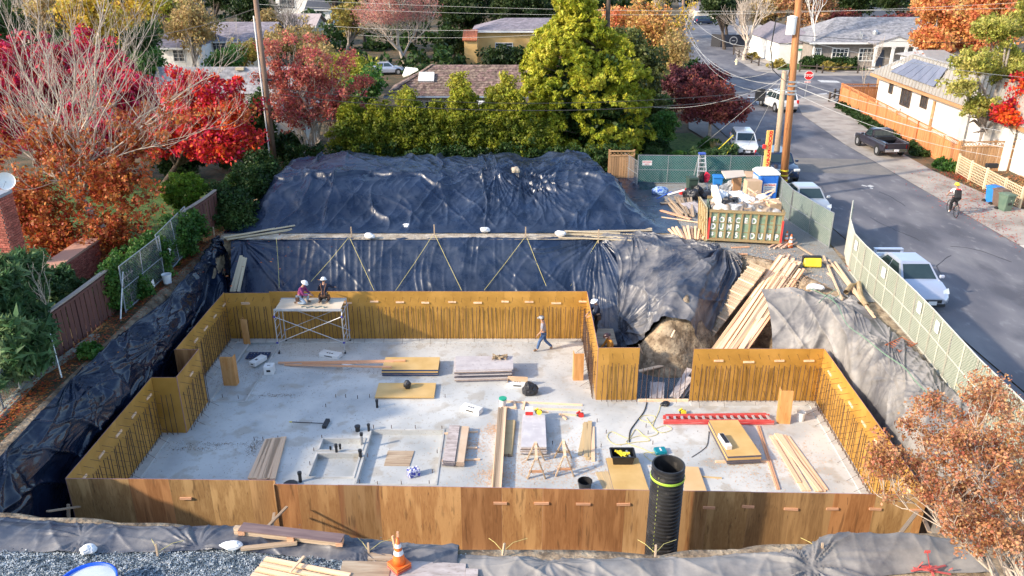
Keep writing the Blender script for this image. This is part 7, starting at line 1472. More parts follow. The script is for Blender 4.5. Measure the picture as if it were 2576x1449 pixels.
MB().path([Vector((x0+1.2+i*.13,y0+.25+.1*math.sin(i*2.1),zd+.05)) for i in range(10)],.025,4).build('rope_tangle',M('grey rope',[(.2,.25,.24)]),sc_)
m_gl=M('pale form panel',[(.46,.42,.42),(.56,.52,.51)],scale=2,rough=.8,speck=(6,.58,(.34,.30,.30),.5)); m_gd=M('dark panel edge',[(.10,.10,.13),(.2,.18,.2)],scale=9,rough=.8); m_gb=M('brown panel edge',[(.30,.22,.17),(.4,.32,.26)],scale=9,rough=.8)
flat_stack('tan plywood stack with blue painted edges near the middle of the slab',[(960,930),(1102,930),(1107,898),(970,898)],.04,.34,4,m_ply_sheet,m_blue_edge,sidecols=[m_blue_edge,m_blue_edge,m_ply_sheet,m_blue_edge],jit=.01)
flat_stack('tall ragged stack of grey weathered form panels below the walking worker',[(1146,931),(1291,927),(1290,895),(1146,896)],.02,.62,11,m_gl,m_gd,jit=.09,sidecols=[m_gd,m_gb,m_gl,m_gd])
cl=thing('clamp_pile','little pile of rusty form clamps on top of the grey panel stack','clamps',G(1257,903,.62))
for k in range(16):MB().tube((random.uniform(-.35,.35),random.uniform(-.15,.2),random.uniform(.02,.1)),(random.uniform(-.35,.35),random.uniform(-.15,.2),random.uniform(.05,.18)),.03,n=5).build('clamp',M('dirty brass',[(.2,.13,.07),(.45,.35,.22)],scale=20,rough=.6),cl,w=False)
flat_stack('single tan plywood sheet with bright edge lying in the middle of the slab',[(943,998),(1092,998),(1097,963),(953,963)],.05,.12,2,m_ply_sheet,m_ply_sheet,jit=0)
crumple(thing('tool_bag','small black tool bag on the single tan plywood sheet','bag',G(1025,975,.12)),(0,0,.14),(.16,.20,.2),m_bag,'bag',4)
lumber('two long reddish boards lying across the slab with ends on the blue edged stack',[((700,914,.06),(1020,908,.36)),((716,919,.02),(985,925,.36)),((760,917,.06),(990,912,.30))],m_wood_red,wd=.09,th=.06)
def carton(label,c,sx,sy,h,rz,z=0,open_=False):
    p=G(*c,z); t=thing('carton',label,'carton',p,R(rz)); MB().box((0,0,h/2),(sx,sy,h)).build('box_body',m_white,t,w=False,bevel=.012);
    for k in range(3):piece('print_bar',m_dk,t,(-sx*.12+k*sx*.12,-sy*.12,h+.003),(sx*.08,sy*.16,.004),w=False)
    piece('print_bar',m_dk,t,(0,-sy/2-.003,h*.5),(sx*.4,.004,h*.25),w=False)
    if open_:MB().box((0,sy*.1,h+.1),(sx,.02,.22),Matrix.Rotation(R(-25),3,'X')).box((-sx*.48,0,h+.05),(.02,sy,.12)).build('flap',m_cardb,t,w=False)
    return t
carton('white carton lying flat on the slab in front of the scaffold',(832,896),1.0,.42,.18,-20); carton('small upright white carton on the slab at the left',(679,938),.42,.42,.4,4); carton('white carton lying on the slab right of the plywood sheet',(1187,1035),.85,.36,.22,-28)
carton('white open carton beside the black plastic bag',(1302,972),.85,.34,.24,-6,open_=True); carton('crushed white carton under the long reddish boards',(875,922),.5,.4,.18,25); carton('white carton on edge near the blue floor grid at the left',(650,912),.35,.8,.2,-25)
crumple(thing('plastic_bag','black plastic bag next to the open white carton','bag',G(1333,990,0)),(0,0,.22),(.36,.3,.32),m_bag,'bag',9)
gr=thing('floor_grid','blue square plastic grid lying on the slab behind the white cartons','grid',G(650,897,-.08));
for k in range(7):piece('grid_bar',m_blue_edge,gr,(-.45+k*.15,0,.06),(.1,.62,.03),w=False)
for k in range(4):piece('grid_bar',m_blue_edge,gr,(0,-.27+k*.18,.07),(1.0,.03,.02),w=False)
def block(label,px,py,wd,h,rz=0,lean=0,th=.3,z=0,sx=0):
    p=G(px,py,z); t=thing('plywood_form',label,'plywood form',p,R(rz)); m_f=M('orange plywood',[(.52,.24,.07),(.66,.36,.14)],scale=2,rough=.7,stretch=(3,3,.5),speck=(9,.64,(.2,.09,.03),.6))
    a=MB().box((0,0,h/2),(wd,.03,h)).build('panel',m_f,t,w=False); b=MB().box((sx*wd/2,th/2,h/2),(.03,th,h)).build('side_panel',m_f,t,w=False); t.rotation_euler=(R(lean),R(lean*.6),R(rz)); return t
block('narrow plywood form leaning near the back left corner',622,866,.32,1.25,-8,-4,sx=-1); block('plywood form box standing at the left of the slab',579,970,.55,1.35,-4,-2,sx=1); block('plywood form box standing by the mid wall rebar',1455,957,.42,1.3,3,0,sx=-1); block('plywood form box standing in front of the wide orange wall',1972,1066,.46,1.45,-6,-2,sx=-1)
lumber('broad bundle of pale planks lying at the left of the slab',fan((624,1206,.02),(690,1206,.02),(668,1107,.02),(716,1101,.02),6,2,2,.05),M('peach lumber',[(.80,.50,.30),(.93,.66,.44)],scale=1.2,stretch=(.7,8,8),rand=.1),wd=.19)
bm_=thing('push_broom','black push broom lying on the slab','broom',G(775,1062,0)); a,b=G(728,1061,.03),G(812,1065,.06); MB().tube(a,b,.016,n=6).build('handle',m_dk,bm_); MB().tube(a,a.lerp(b,.08),.02,n=6).build('grip',m_yellow,bm_); MB().beam(G(815,1075,.06),G(825,1056,.06),.16,.12,up=(0,0,1)).build('brush_head',m_black,bm_)
ps=((848,1150,.55,.05,'tall one in the small sunk tray'),(857,1141,.4,.04,'short one right of the tall one in the tray'),(833,1144,.35,.035,'thin one at the left in the tray'),(900,1084,.22,.09,'wide short one above the trays'),(928,1084,.3,.05,'by the corner of the large sunk square'),(911,1118,.5,.05,'grey one between the trays and the large square'),(907,1150,.3,.06,'at the edge of the lower tray'),(949,1025,.35,.05,'alone above the large sunk square'),(756,1212,.4,.06,'at the front by the step in the front wall'),(991,850,.75,.05,'tall one against the back wall'),(731,1224,.1,.2,'flat square box at the front wall'))
for px,py,h,r_,lab in ps:
    p=G(px,py,-.2 if 1100<py<1205 and px<905 else 0); t=thing('pipe_stub','black pipe stub, '+lab,'pipe',p,group='pipe stubs rising from the slab'); MB().tube((0,0,0),(0,0,h),r_,n=12).build('pipe',m_black if 'grey' not in lab else m_galv,t,w=False); MB().tube((0,0,h*.8),(0,0,h+.01),r_*1.25,n=12).build('cap',m_black if h<.6 else m_white,t,w=False)
sp_=thing('stake_pins','row of thin steel pins standing round the sunk squares of the slab','stakes',G(1000,1150,0))
for px,py in ((940,1078),(985,1078),(1045,1078),(1112,1080),(1100,1140),(1088,1190),(1080,1218),(1010,1220),(950,1220),(905,1216),(925,1150),(810,1103),(790,1135),(780,1170),(820,1024),(845,1000),(870,1000),(900,1003),(930,1000),(1120,1000),(1280,1150),(1390,1118),(1502,1062),(1512,1125),(1525,1090),(1630,1092),(1642,1118),(1625,1075),(560,1000),(600,1003),(700,1105),(662,1108),(640,1108),(905,1080)):
    q=G(px,py,0)-sp_.location; link('pin',rebar_mesh(.16),sp_,q)
pw_=flat_stack('weathered board laid flush in the large sunk square',[(966,1170),(1030,1171),(1042,1134),(976,1133)],-.198,-.17,1,m_wood_old,m_wood_old,name='floor_board',jit=0,cat='board')
t=thing('bottle_pack','blue and white shrink wrapped pack on the large sunk square','pack',G(1041,1196,-.2),R(25)); MB().box((0,0,.14),(.42,.3,.28)).build('wrapped_bottles',M('blue white wrap',[(.02,.04,.45),(.75,.78,.85),(.03,.05,.4)],scale=7,rough=.3,contrast=(.42,.58)),t,w=False,bevel=.03)
for k in range(6):MB().tube((-.14+(k%3)*.14,-.07+(k//3)*.14,.28),(-.14+(k%3)*.14,-.07+(k//3)*.14,.31),.04,n=8).build('bottle_cap',m_white,t,w=False)
t=lumber('two short sticks under the grey and tan panels',[((1118,1092,0),(1202,1087,0)),((1112,1160,0),(1208,1157,0)),((1130,1127,0),(1200,1128,0))],m_wood,wd=.07,th=.05)
flat_stack('grey form panels, left half of the small stack on sticks',[(1113,1158),(1144,1160),(1157,1069),(1131,1069)],.06,.28,4,m_wood_grey,m_gd,jit=.03); flat_stack('tan form panels, right half of the small stack on sticks',[(1146,1162),(1167,1163),(1180,1072),(1158,1071)],.06,.24,3,M('pinkish tan panel',[(.58,.42,.28),(.66,.5,.36)],scale=2),m_gb,jit=.03)
lumber('tall narrow stack of long lumber near the middle of the slab',fan((1237,1243,.02),(1260,1243,.02),(1253,1027,.02),(1276,1027,.02),4,2,4,.06),m_wood,wd=.09,th=.055,mats=[m_wood,m_wood,m_wood_old])
flat_stack('narrow tan plywood strips right of the long lumber stack',[(1264,1141),(1287,1143),(1296,1056),(1273,1056)],.0,.10,3,M('olive tan strip',[(.46,.33,.16),(.54,.41,.22)],scale=2),m_gb,jit=.04)
flat_stack('long stack of pale grey form panels behind the sawhorses',[(1311,1124),(1375,1124),(1371,1044),(1316,1042)],.04,.34,6,M('pale grey form panel',[(.50,.48,.50),(.60,.58,.59)],scale=2.5,rough=.8,speck=(5,.57,(.62,.60,.60),.6)),m_gd,jit=.06,sidecols=[m_gd,m_gb,m_gl])
t=thing('red_white_box','red and white box at the far end of the pale grey panel stack','box',G(1331,1040,.34)); MB().box((0,0,.12),(.3,.26,.24)).build('box_body',m_white,t,w=False); MB().box((0,-.135,.08),(.3,.02,.14)).build('red_face',m_red,t,w=False)
lumber('flat frame of thin battens behind the panel stacks',[((1275,1011,0),(1465,1020,0)),((1270,1026,0),(1300,1028,0)),((1340,1029,0),(1462,1033,0)),((1293,1010,.04),(1297,1028,.04)),((1320,1012,.04),(1316,1030,.04)),((1408,1042,0),(1425,1056,0)),((1414,1043,0),(1450,1046,0)),((1355,1037,.34),(1380,1038,.34))],m_wood,wd=.08,th=.05)
def bucket(label,px,py,r_,h,mat,lid=None,z=0,rope=None):
    t=thing('bucket',label,'bucket',G(px,py,z)); MB().lathe((0,0,0),[(r_*.82,0),(r_,h),(r_*1.06,h),(r_*1.06,h-.03),(r_*1.01,h-.04)],18,capt=False).build('pail',mat,t,w=False,smooth=False)
    if lid:MB().lathe((0,0,0),[(r_*1.08,h-.02),(r_*1.08,h+.03),(0,h+.035)],18,capb=False).build('lid',lid,t,w=False)
    else:MB().lathe((0,0,0),[(r_*.8,.03),(r_*.96,h-.01)],18,capt=False).build('inside',m_dk if mat is m_black else mat,t,w=False)
    MB().path([Vector((math.cos(a)*r_*1.05,math.sin(a)*.02-r_*.2*math.sin(a),h*.8-math.sin(a)*h*.4)) for a in np.linspace(0,math.pi,8)],.008,4).build('handle',m_galv,t,w=False); return t
bucket('white bucket with green lid near the middle of the slab',1265,1022,.15,.36,m_white,m_green_lid); bucket('white bucket in front of the wide orange wall',2013,1057,.16,.38,m_white); bucket('black bucket near the front wall left of the tan sheets',1471,1230,.24,.34,m_black)
def sawhorse(label,px,py):
    t=thing('sawhorse',label,'sawhorse',G(px,py,0),group='wooden sawhorses'); MB().beam((0,-.55,.76),(0,.50,.76),.09,.05).build('top_rail',m_wood,t,w=False)
    for y in (-.48,.42):
        for s in (-1,1):MB().beam((s*.04,y,.76),(s*.32,y+(.08 if y>0 else -.14),.0),.04,.09,up=(0,1,0)).build('leg',m_wood_old,t,w=False)
        MB().beam((-.26,y-(.10 if y<0 else -.05),.28),(.26,y-(.10 if y<0 else -.05),.28),.03,.1,up=(0,0,1)).build('cross_bar',m_wood_red if y<0 else m_wood_old,t,w=False)
sawhorse('left sawhorse in front of the pale grey panel stack',1348,1178); sawhorse('right sawhorse, standing free on the sawdust',1418,1172)
for (px,py,lab,mt) in ((1460,1047,'circular saw with red guard on the slab',m_red),(1355,1040,'yellow black drill on the panel stack end',m_yellow),(1717,1040,'small yellow tool lying behind the red ladder',m_yellow)):
    t=thing('power_tool',lab,'power tool',G(px,py,.34 if px==1355 else 0)); MB().box((0,0,.08),(.26,.16,.14)).build('motor',m_dk,t,w=False,bevel=.03); MB().tube((.02,-.1,.1),(.02,-.06,.1),.11,n=14).build('guard',mt,t,w=False); MB().beam((-.16,0,.12),(-.02,.02,.22),.05,.05).build('handle',mt,t,w=False)
lumber('crossed tan boards on the slab right of the sawhorses',[((1459,1146,0),(1474,1063,0)),((1474,1150,.03),(1471,1066,.03)),((1484,1151,0),(1480,1064,.0)),((1478,1158,0),(1484,1060,.06))],M('olive tan board',[(.50,.36,.18),(.60,.45,.26)],scale=2,stretch=(.7,8,8)),wd=.16,th=.03)
lumber('single pale board right of the crossed tan boards',[((1492,1161,0),(1491,1075,0))],m_wood,wd=.14)
flat_stack('large tan plywood sheets by the front wall carrying the black tub',[(1545,1236),(1634,1236),(1605,1151),(1524,1152)],.03,.16,3,m_ply_sheet,m_gd,jit=.02)
t=thing('black_tub','black plastic tub full of tools on the tan plywood sheets','tub',G(1565,1160,.16)); m=MB(); m.add([(-.34,-.22,0),(.34,-.22,0),(.34,.22,0),(-.34,.22,0),(-.40,-.28,.36),(.40,-.28,.36),(.40,.28,.36),(-.40,.28,.36)],[(3,2,1,0),(0,1,5,4),(1,2,6,5),(2,3,7,6),(3,0,4,7)]); m.build('tub_body',m_black,t,w=False)
m=MB(); [m.beam(a,b,.06,.03) for a,b in (((-.42,-.29,.36),(.42,-.29,.36)),((-.42,.29,.36),(.42,.29,.36)),((-.42,-.29,.36),(-.42,.29,.36)),((.42,-.29,.36),(.42,.29,.36)))]; m.build('rim',m_black,t,w=False)
for k in range(9):MB().beam((random.uniform(-.28,.28),random.uniform(-.18,.18),.24),(random.uniform(-.28,.28),random.uniform(-.18,.18),.34),.06,.06).build('tool',random.choice((m_yellow,m_dk,m_galv,m_yellow)),t,w=False)
lumber('tan plywood offcuts left of the large sheets at the front wall',[((1528,1232,0),(1507,1188,0)),((1537,1232,.03),(1520,1187,.03))],MATS['olive tan board'],wd=.26,th=.02)
flat_stack('tan plywood sheet just right of the corrugated pipe at the front wall',[(1722,1234),(1778,1234),(1757,1174),(1722,1173)],.02,.1,2,M('warm tan sheet',[(.64,.42,.20),(.72,.5,.27)],scale=1,speck=(1.6,.62,(.55,.28,.12),.6)),m_gb,jit=.01)
t=thing('tool_case','teal plastic tool case lying on the slab','tool case',G(1661,1138,0),R(8)); m_teal=M('teal plastic',[(.0,.19,.25),(.0,.23,.3)],scale=5,rough=.4); MB().box((0,0,.07),(.42,.36,.13)).build('case_body',m_teal,t,w=False,bevel=.02); MB().beam((-.1,-.2,.08),(.1,-.2,.08),.03,.03).build('handle',m_teal,t,w=False); piece('white_mark',m_white,t,(0,0,.137),(.06,.2,.004),w=False)
cp=thing('corrugated_pipe','tall black corrugated plastic pipe with a lime band standing in front of the front wall','pipe',(4.32,18.45,0)); prof_=[]; z=-.1; r_=.46
while z<3.95:prof_+=[(r_-.035,z),(r_-.03,z+.03),(r_,z+.045),(r_,z+.085),(r_-.03,z+.10)]; z+=.125
prof_+=[(r_-.03,4.0),(r_-.01,4.02),(r_-.05,4.02),(r_-.06,3.5),(r_-.06,1.0)]
m_pipe=M('black corrugated plastic',[(.018,.018,.02),(.035,.034,.033)],scale=3,rough=.38,speck=(4,.58,(.10,.09,.08),.5)); MB().lathe((0,0,0),prof_,40,capt=False).build('pipe_wall',m_pipe,cp,w=False,smooth=False)
MB().lathe((0,0,0),[(r_+.012,3.60),(r_+.02,3.61),(r_+.02,3.67),(r_+.012,3.68)],40,capb=False,capt=False).build('lime_band',M('lime band',[(.36,.55,.06)],rough=.4),cp,w=False)
m=MB()
for k in range(26):a=R(-132); z=.3+k*.14; m.box((math.cos(a)*(r_+.01),math.sin(a)*(r_+.01),z),(.012,.012,.05))
m.build('stripe_marks',M('lime marks',[(.5,.55,.15)]),cp,w=False,kind='stuff')
ld=thing('extension_ladder','red fibreglass extension ladder lying on the slab with white rungs','ladder',G(1808,1060,0))
a0,a1,b0,b1=G(1668,1049,.1),G(1935,1046,.1),G(1669,1062,.1),G(1947,1063,.1); m_lr=M('red ladder rail',[(.55,.04,.05),(.66,.12,.10)],scale=3,rough=.5,speck=(5,.6,(.6,.4,.36),.5))
for p,q in ((a0,a1),(b0,b1)):
    beam_piece('rail',m_lr,ld,p,q,.05,.16); beam_piece('rail',m_lr,ld,p+Vector((.1,.08,.02)),q+Vector((-.1,.08,.02)),.04,.12)
for k in range(15):t_=(k+.6)/15; beam_piece('rung',m_alu,ld,a0.lerp(a1,t_)+Vector((0,0,.04)),b0.lerp(b1,t_)+Vector((0,0,.04)),.09,.04)
st=flat_stack('tan plywood stack with dark grey edges on the right of the slab',[(1831,1148),(1916,1144),(1856,1056),(1783,1057)],.06,.40,4,m_ply_sheet,m_gray_edge,sidecols=[m_gray_edge,m_gray_edge,m_ply_sheet,m_gray_edge],jit=.012)
lumber('batten under the dark edged plywood stack',[((1800,1163,0),(1930,1161,0))],m_wood,wd=.1,th=.05)
t=thing('open_carton','narrow white carton with black contents on the dark edged plywood stack','carton',G(1823,1115,.40),R(8)); MB().box((0,0,.08),(.2,.85,.16)).build('box_body',m_white,t,w=False); MB().box((0,.08,.17),(.14,.6,.03)).build('contents',m_black,t,w=False)
lumber('single thin reddish board running to the front wall',[((1909,1072,0),(1960,1232,0)),((1904,1072,0),(1955,1232,0))],m_wood_red,wd=.06)
lumber('spread of long pale boards on the right of the slab',[((1940,1098,0),(2022,1236,0)),((1950,1096,0),(2035,1236,0)),((1952,1092,.05),(2063,1237,.05)),((1962,1094,.05),(2056,1237,.02)),((1972,1096,0),(2072,1238,0)),((1980,1099,.0),(2078,1234,0)),((1946,1108,.04),(2010,1215,.04))],m_wood,wd=.15)
lumber('olive stick lying by the front wall',[((1765,1200,0),(1816,1204,0))],MATS['olive tan board'],wd=.05)
def hose(label,pts,mat,r_=.014,z=.02,name='power_cable',cat='cable',smooth_=6):
    P=[np.array(tuple(G(*p[:2],p[2] if len(p)>2 else z))) for p in pts]; out=[]
    for i in range(len(P)-1):
        p0,p1,p2,p3=P[max(i-1,0)],P[i],P[i+1],P[min(i+2,len(P)-1)]
        for k in range(smooth_):t_=k/smooth_; out.append(.5*((2*p1)+(-p0+p2)*t_+(2*p0-5*p1+4*p2-p3)*t_*t_+(-p0+3*p1-3*p2+p3)*t_**3))
    out.append(P[-1]); o=MB().path([Vector(q) for q in out],r_,5).build(name,mat); props(o,label,cat); return o
hose('tangled yellow extension cord on the slab',[(1625,1050),(1640,1070),(1655,1090),(1625,1098),(1600,1080),(1580,1102),(1540,1086),(1528,1100),(1550,1118),(1600,1112),(1635,1108),(1610,1096),(1575,1112),(1620,1130),(1660,1150),(1700,1160),(1680,1172),(1640,1160),(1620,1140),(1660,1138)],m_rope,.011)
hose('yellow cord looping near the red ladder',[(1662,1018),(1655,1040),(1640,1062),(1610,1055),(1620,1045),(1648,1048),(1642,1075),(1665,1088),(1690,1080),(1675,1070),(1650,1078)],m_rope,.010); hose('dark power cable from the ramp opening to the black tub',[(1627,1012),(1620,1035),(1600,1062),(1585,1085),(1583,1112)],m_dk,.022); hose('thin cord right of the corrugated pipe',[(1740,1150),(1775,1125),(1782,1100),(1783,1085)],m_dk,.012)
crumple(thing('dark_hat','black cap shaped object on the slab by the ramp opening','cap',G(1673,1019,0)),(0,0,.06),(.2,.16,.1),m_bag,'cap',5)
n_=5200; cen=[(1390,1150,1.3),(1300,1180,.9),(1480,1180,1.0),(1180,1120,.5),(1900,1180,1.1),(1985,1150,.9),(1250,1080,.3),(1250,1200,.4),(950,1000,.3),(1090,1002,.3)]; V_=[]
for k in range(n_):
    c_=random.choice(cen); q=G(c_[0],c_[1],.006); x,y=q.x+random.gauss(0,c_[2]),q.y+random.gauss(0,c_[2]*.7)
    if y<19.8 or y>28.3 or x>11.8 or x<-13:continue
    a=random.uniform(0,6.3); l=random.uniform(.015,.05); dx,dy=math.cos(a)*l,math.sin(a)*l; V_+=[(x-dx,y-dy,.006),(x+dy*.4,y-dx*.4,.009),(x+dx,y+dy,.006),(x-dy*.4,y+dx*.4,.008)]
o=link('sawdust',mesh_np('sawdust',V_,np.arange(len(V_)).reshape(-1,4),M('sawdust flakes',[(.55,.34,.2),(.68,.48,.32)],scale=9,rnd_off=False))); props(o,'reddish sawdust and wood chips scattered over the slab','sawdust',kind='stuff')
# ---- ramp opening
lumber('long plank lying across the ramp opening behind the wall',[((1606,935,.3),(1745,902,.3))],m_wood,wd=.16); lumber('pale boards leaning in the ramp opening',[((1643,1003,-.05),(1645,962,.35)),((1660,1003,-.05),(1662,962,.35))],m_wood_grey,wd=.32,th=.03)
lumber('grey boards leaning at the right of the ramp opening',[((1692,1000,.0),(1735,928,.5)),((1700,1002,.05),(1737,950,.55)),((1712,1000,0),(1737,968,.3))],m_wood_grey,wd=.26,th=.03)
lumber('thin stake leaning beside the narrow plywood wall',[((1622,905,.2),(1607,868,1.0))],m_wood,wd=.07); lumber('lumber brace standing on the earth spur',[((1688,850,2.0),(1697,832,2.2))],m_wood,wd=.06)
# ---- plank stairs down the bank
stt=thing('plank_stairs','steep wooden plank stairs with cleats running down into the pit','stairs',(9.6,33.6,1.8)); top=G(1910,668,3.72); bot=G(1733,893,.05); d=(top-bot); side=Vector((-d.y,d.x,0)).normalized(); L=d.length; wdh=.95
for s in (-1,0,1):beam_piece('stringer_plank',m_wood_old,stt,bot+side*s*.31,top+side*s*.31,.30,.05)
for k in range(23):t_=(k+.5)/23; c=bot.lerp(top,t_)+Vector((0,0,.06)); beam_piece('tread_cleat',m_wood_old if k%3 else m_wood,stt,c-side*(wdh/2+random.uniform(-.03,.03)),c+side*(wdh/2+random.uniform(-.03,.03)),.06,.055,up=(d.normalized().cross(side) if d.normalized().cross(side).z>0 else -d.normalized().cross(side)))
# ---- long lumber down the slope
random.seed(9); bd=[]
for k in range(34):
    t_=k/33; a=(1790+80*t_+random.uniform(-6,6),885,.9+.8*t_+random.uniform(0,.18)); b=(1968+46*t_+random.uniform(-8,8),640+30*t_+random.uniform(-8,10),3.80+random.uniform(0,.16)); bd.append((a,b))
lumber('big spread of long reddish white lumber sloping down beside the plank stairs',bd,m_wood,wd=.12,th=.05,mats=[m_wood,m_wood_old,m_wood_red,M('pinkish lumber',[(.60,.36,.25),(.74,.52,.38)],scale=1.2,stretch=(.7,8,8),rand=.1)])
lumber('small fan of short reddish sticks above the long lumber',[((1935+k*6,622+random.uniform(-4,4),3.66+k*.01),(1965+k*5,605+random.uniform(-4,6),3.72+k*.015)) for k in range(9)],MATS['pinkish lumber'],wd=.07,th=.05)
lumber('pile of sawn lumber ends left of the dumpster',[((1705+k*6.2,607-abs(k-5)*1.2+random.uniform(-3,2),3.66+.05*(k%3)),(1682+k*9.5,574+random.uniform(-4,6),3.68+.06*(k%3))) for k in range(11)],m_wood,wd=.10,th=.09)
lumber('loose lumber pile between the heap and the plywood sheet',[((1712+k*4,543+random.uniform(-5,4),3.68+.05*(k%3)),(1674+k*8,500+random.uniform(-8,8),3.72+.06*(k%3))) for k in range(10)],m_wood_old,wd=.11,th=.07)
lumber('reddish plank lying in front of the loose lumber pile',[((1662,530,3.7),(1738,552,3.75))],m_wood_red,wd=.22); lumber('long pale pole lying towards the dumpster door',[((1664,547,3.7),(1770,562,3.7))],m_wood,wd=.09)
lumber('scattered thin lumber strips by the near screened fence',[((2072,645,3.7),(2118,755,3.75)),((2085,655,3.7),(2195,790,3.75)),((2095,668,3.72),(2200,800,3.76)),((2100,660,3.75),(2185,780,3.8)),((2082,688,3.66),(2096,700,3.66)),((2120,700,3.7),(2150,740,3.75))],m_wood,wd=.09)
lumber('long yellow board lying from the dumpster to the yellow case',[((1975,600,3.68),(2092,672,3.70))],m_wood_old,wd=.14); lumber('two short reddish sticks on the gravel in front of the dumpster',[((1795,640,3.66),(1880,640,3.66)),((1840,624,3.66),(1885,622,3.66))],m_wood_red,wd=.09)
lumber('bundle of long boards at the left end of the bench',[((565,600,3.72),(748,564,3.80)),((570,604,3.72),(735,577,3.76)),((562,598,3.8),(742,568,3.86)),((575,602,3.72),(730,580,3.72))],M('pale bench board',[(.50,.40,.26),(.62,.52,.36)],scale=2,stretch=(.7,8,8),rand=.12),wd=.13)
lumber('bundle of long boards at the right end of the bench',[((1400,585,3.72),(1640,580,3.76)),((1410,590,3.72),(1645,590,3.74)),((1405,598,3.7),(1660,608,3.72)),((1470,594,3.76),(1650,602,3.76)),((1560,577,3.72),(1640,576,3.74)),((1420,582,3.84),(1560,588,3.80))],MATS['pale bench board'],wd=.13)
t=lumber('three planks standing on end against the back pit wall at left',[(PY(582,735,35.5),PY(607,644,37.2)),(PY(590,735,35.4),PY(612,648,37.1)),(PY(600,735,35.3),PY(618,650,37.0))],MATS['pale bench board'],wd=.14)
for px,py,lab in ((885,600,'first stake from the left on the bench'),(1093,594,'second stake on the bench, centre left'),(1322,600,'third stake on the bench, centre right'),(1505,607,'fourth stake on the bench before the right boards'),(540,600,'stake at the top of the steep left tarp')):
    p=G(px,py); t=thing('wooden_stake',lab,'stake',p,group='stakes holding the pit tarps'); beam_piece('shaft',m_wood_old,t,p-Vector((0,0,.1)),p+Vector((0,0,.62)),.06,.06)
for (a,b,lab) in (((883,604),(943,734),'first stake down right'),((880,604),(785,712),'first stake down left to the workers'),((1090,598),(997,734),'second stake down left'),((1096,598),(1162,734),'second stake down right'),((1319,604),(1218,734),'third stake down left'),((1325,604),(1378,734),'third stake down right'),((1502,611),(1428,734),'fourth stake down left'),((700,604),(706,728),'bench at left straight down')):
    p,q=tb(*a),tb(*b); n=Vector((0,-3.6,2.9)).normalized(); o=MB().path([p+n*.35,p.lerp(q,.5)+n*.22,q+n*.25],.012,4).build('guy_rope',m_rope); props(o,'yellow rope over the back tarp from the '+lab,'rope')
for px,py,lab in ((1025,573,'on the bench left of centre'),(1220,583,'on the bench right of centre'),(930,598,'half buried at the left of the bench'),(1410,592,'at the left end of the right boards'),(745,566,'at the end of the left boards')):
    crumple(thing('sandbag','small white sandbag '+lab,'sandbag',G(px,py,3.75),group='white sandbags on the bench'),(0,0,.1),(.28,.2,.16),m_cloth_white,'bag',int(px))
crumple(thing('stone','pale stone holding the tarp on top of the heap','stone',PY(1297,430,43.4)),(0,0,.05),(.26,.2,.2),M('tan stone',[(.42,.34,.24),(.5,.42,.32)],scale=5),'stone',3)
# ---- dump corner
al=thing('step_ladder','aluminium step ladder with blue top standing by the green fence','ladder',G(1768,475)); bx=al.location
tl,tr_=PY(1759,388,bx.y+.5),PY(1774,388,bx.y+.5); bl_,br_=G(1751,478),G(1779,480)
for p,q in ((bl_,tl),(br_,tr_)):beam_piece('side_rail',m_alu,al,p,q,.05,.07,up=(0,1,0)); beam_piece('rear_leg',m_alu,al,q,Vector((p.x,p.y+1.3,GZ)),.04,.05,up=(0,1,0))
for k in range(8):t_=(k+.6)/8.6; beam_piece('step',m_alu,al,bl_.lerp(tl,t_),br_.lerp(tr_,t_),.10,.04)
MB().box((tl+tr_)/2+Vector((0,.06,.04)),(.42,.3,.08)).build('top_cap',M('blue ladder cap',[(.05,.1,.45)],rough=.4),al)
for k,(px,py,r_) in enumerate(((1740,505,(.42,.35,.42)),(1755,492,(.36,.3,.38)),(1728,498,(.3,.3,.34)),(1780,500,(.4,.3,.26)))):crumple(thing('rubbish_bag',('big shiny black rubbish bag in front of the green bin','black rubbish bag leaning on the step ladder','small black rubbish bag left of the big one','flat black rubbish bag before the blue bin')[k],'rubbish bag',G(px,py)),(0,0,r_[2]*.7),r_,m_bag,'bag',k+20)
crumple(thing('red_jacket','red jacket draped by the blue bin','jacket',G(1772,478)),(0,0,.75),(.22,.18,.36),M('red cloth',[(.6,.02,.05)],rough=.9),'jacket',31,amp=.5); crumple(thing('dark_jacket','dark jacket hanging on the step ladder','jacket',G(1762,480)),(0,0,.8),(.2,.15,.4),m_blk,'jacket',33,amp=.5)
t=thing('fuel_can','red fuel can beside the black bags','fuel can',G(1717,490),R(20)); MB().box((0,0,.15),(.4,.3,.3)).build('can_body',m_red,t,w=False,bevel=.06); MB().tube((.1,0,.28),(.22,0,.38),.03).build('spout',m_red,t,w=False)
crumple(thing('blue_bag','blue and white packed bag left of the pipe at the green fence','bag',G(1660,492)),(0,0,.25),(.55,.35,.3),M('blue patterned bag',[(.02,.08,.45),(.3,.45,.6),(.02,.06,.35)],scale=5,rough=.4),'bag',12); stick('white_pipe','white plastic pipe leaning from the blue bag to the green bin','pipe',G(1680,490,3.8),G(1722,478,4.2),.06,m_white)
stick('blue_tool','blue tool handle across the blue bag','tool',G(1652,500,3.8),G(1690,482,4.3),.025,M('blue paint',[(.02,.1,.55)]))
lumber('plywood sheet lying tilted beside the loose lumber pile',[((1730,510,3.9),(1765,535,3.7))],m_wood_grey,wd=1.0,th=.03); lumber('board lying on the ground under the blue bag',[((1662,512,3.75),(1705,510,3.75))],m_wood_old,wd=.25)
m_crd2=M('pale brown cardboard',[(.52,.35,.22),(.60,.43,.29)],scale=1.5,rough=.9)
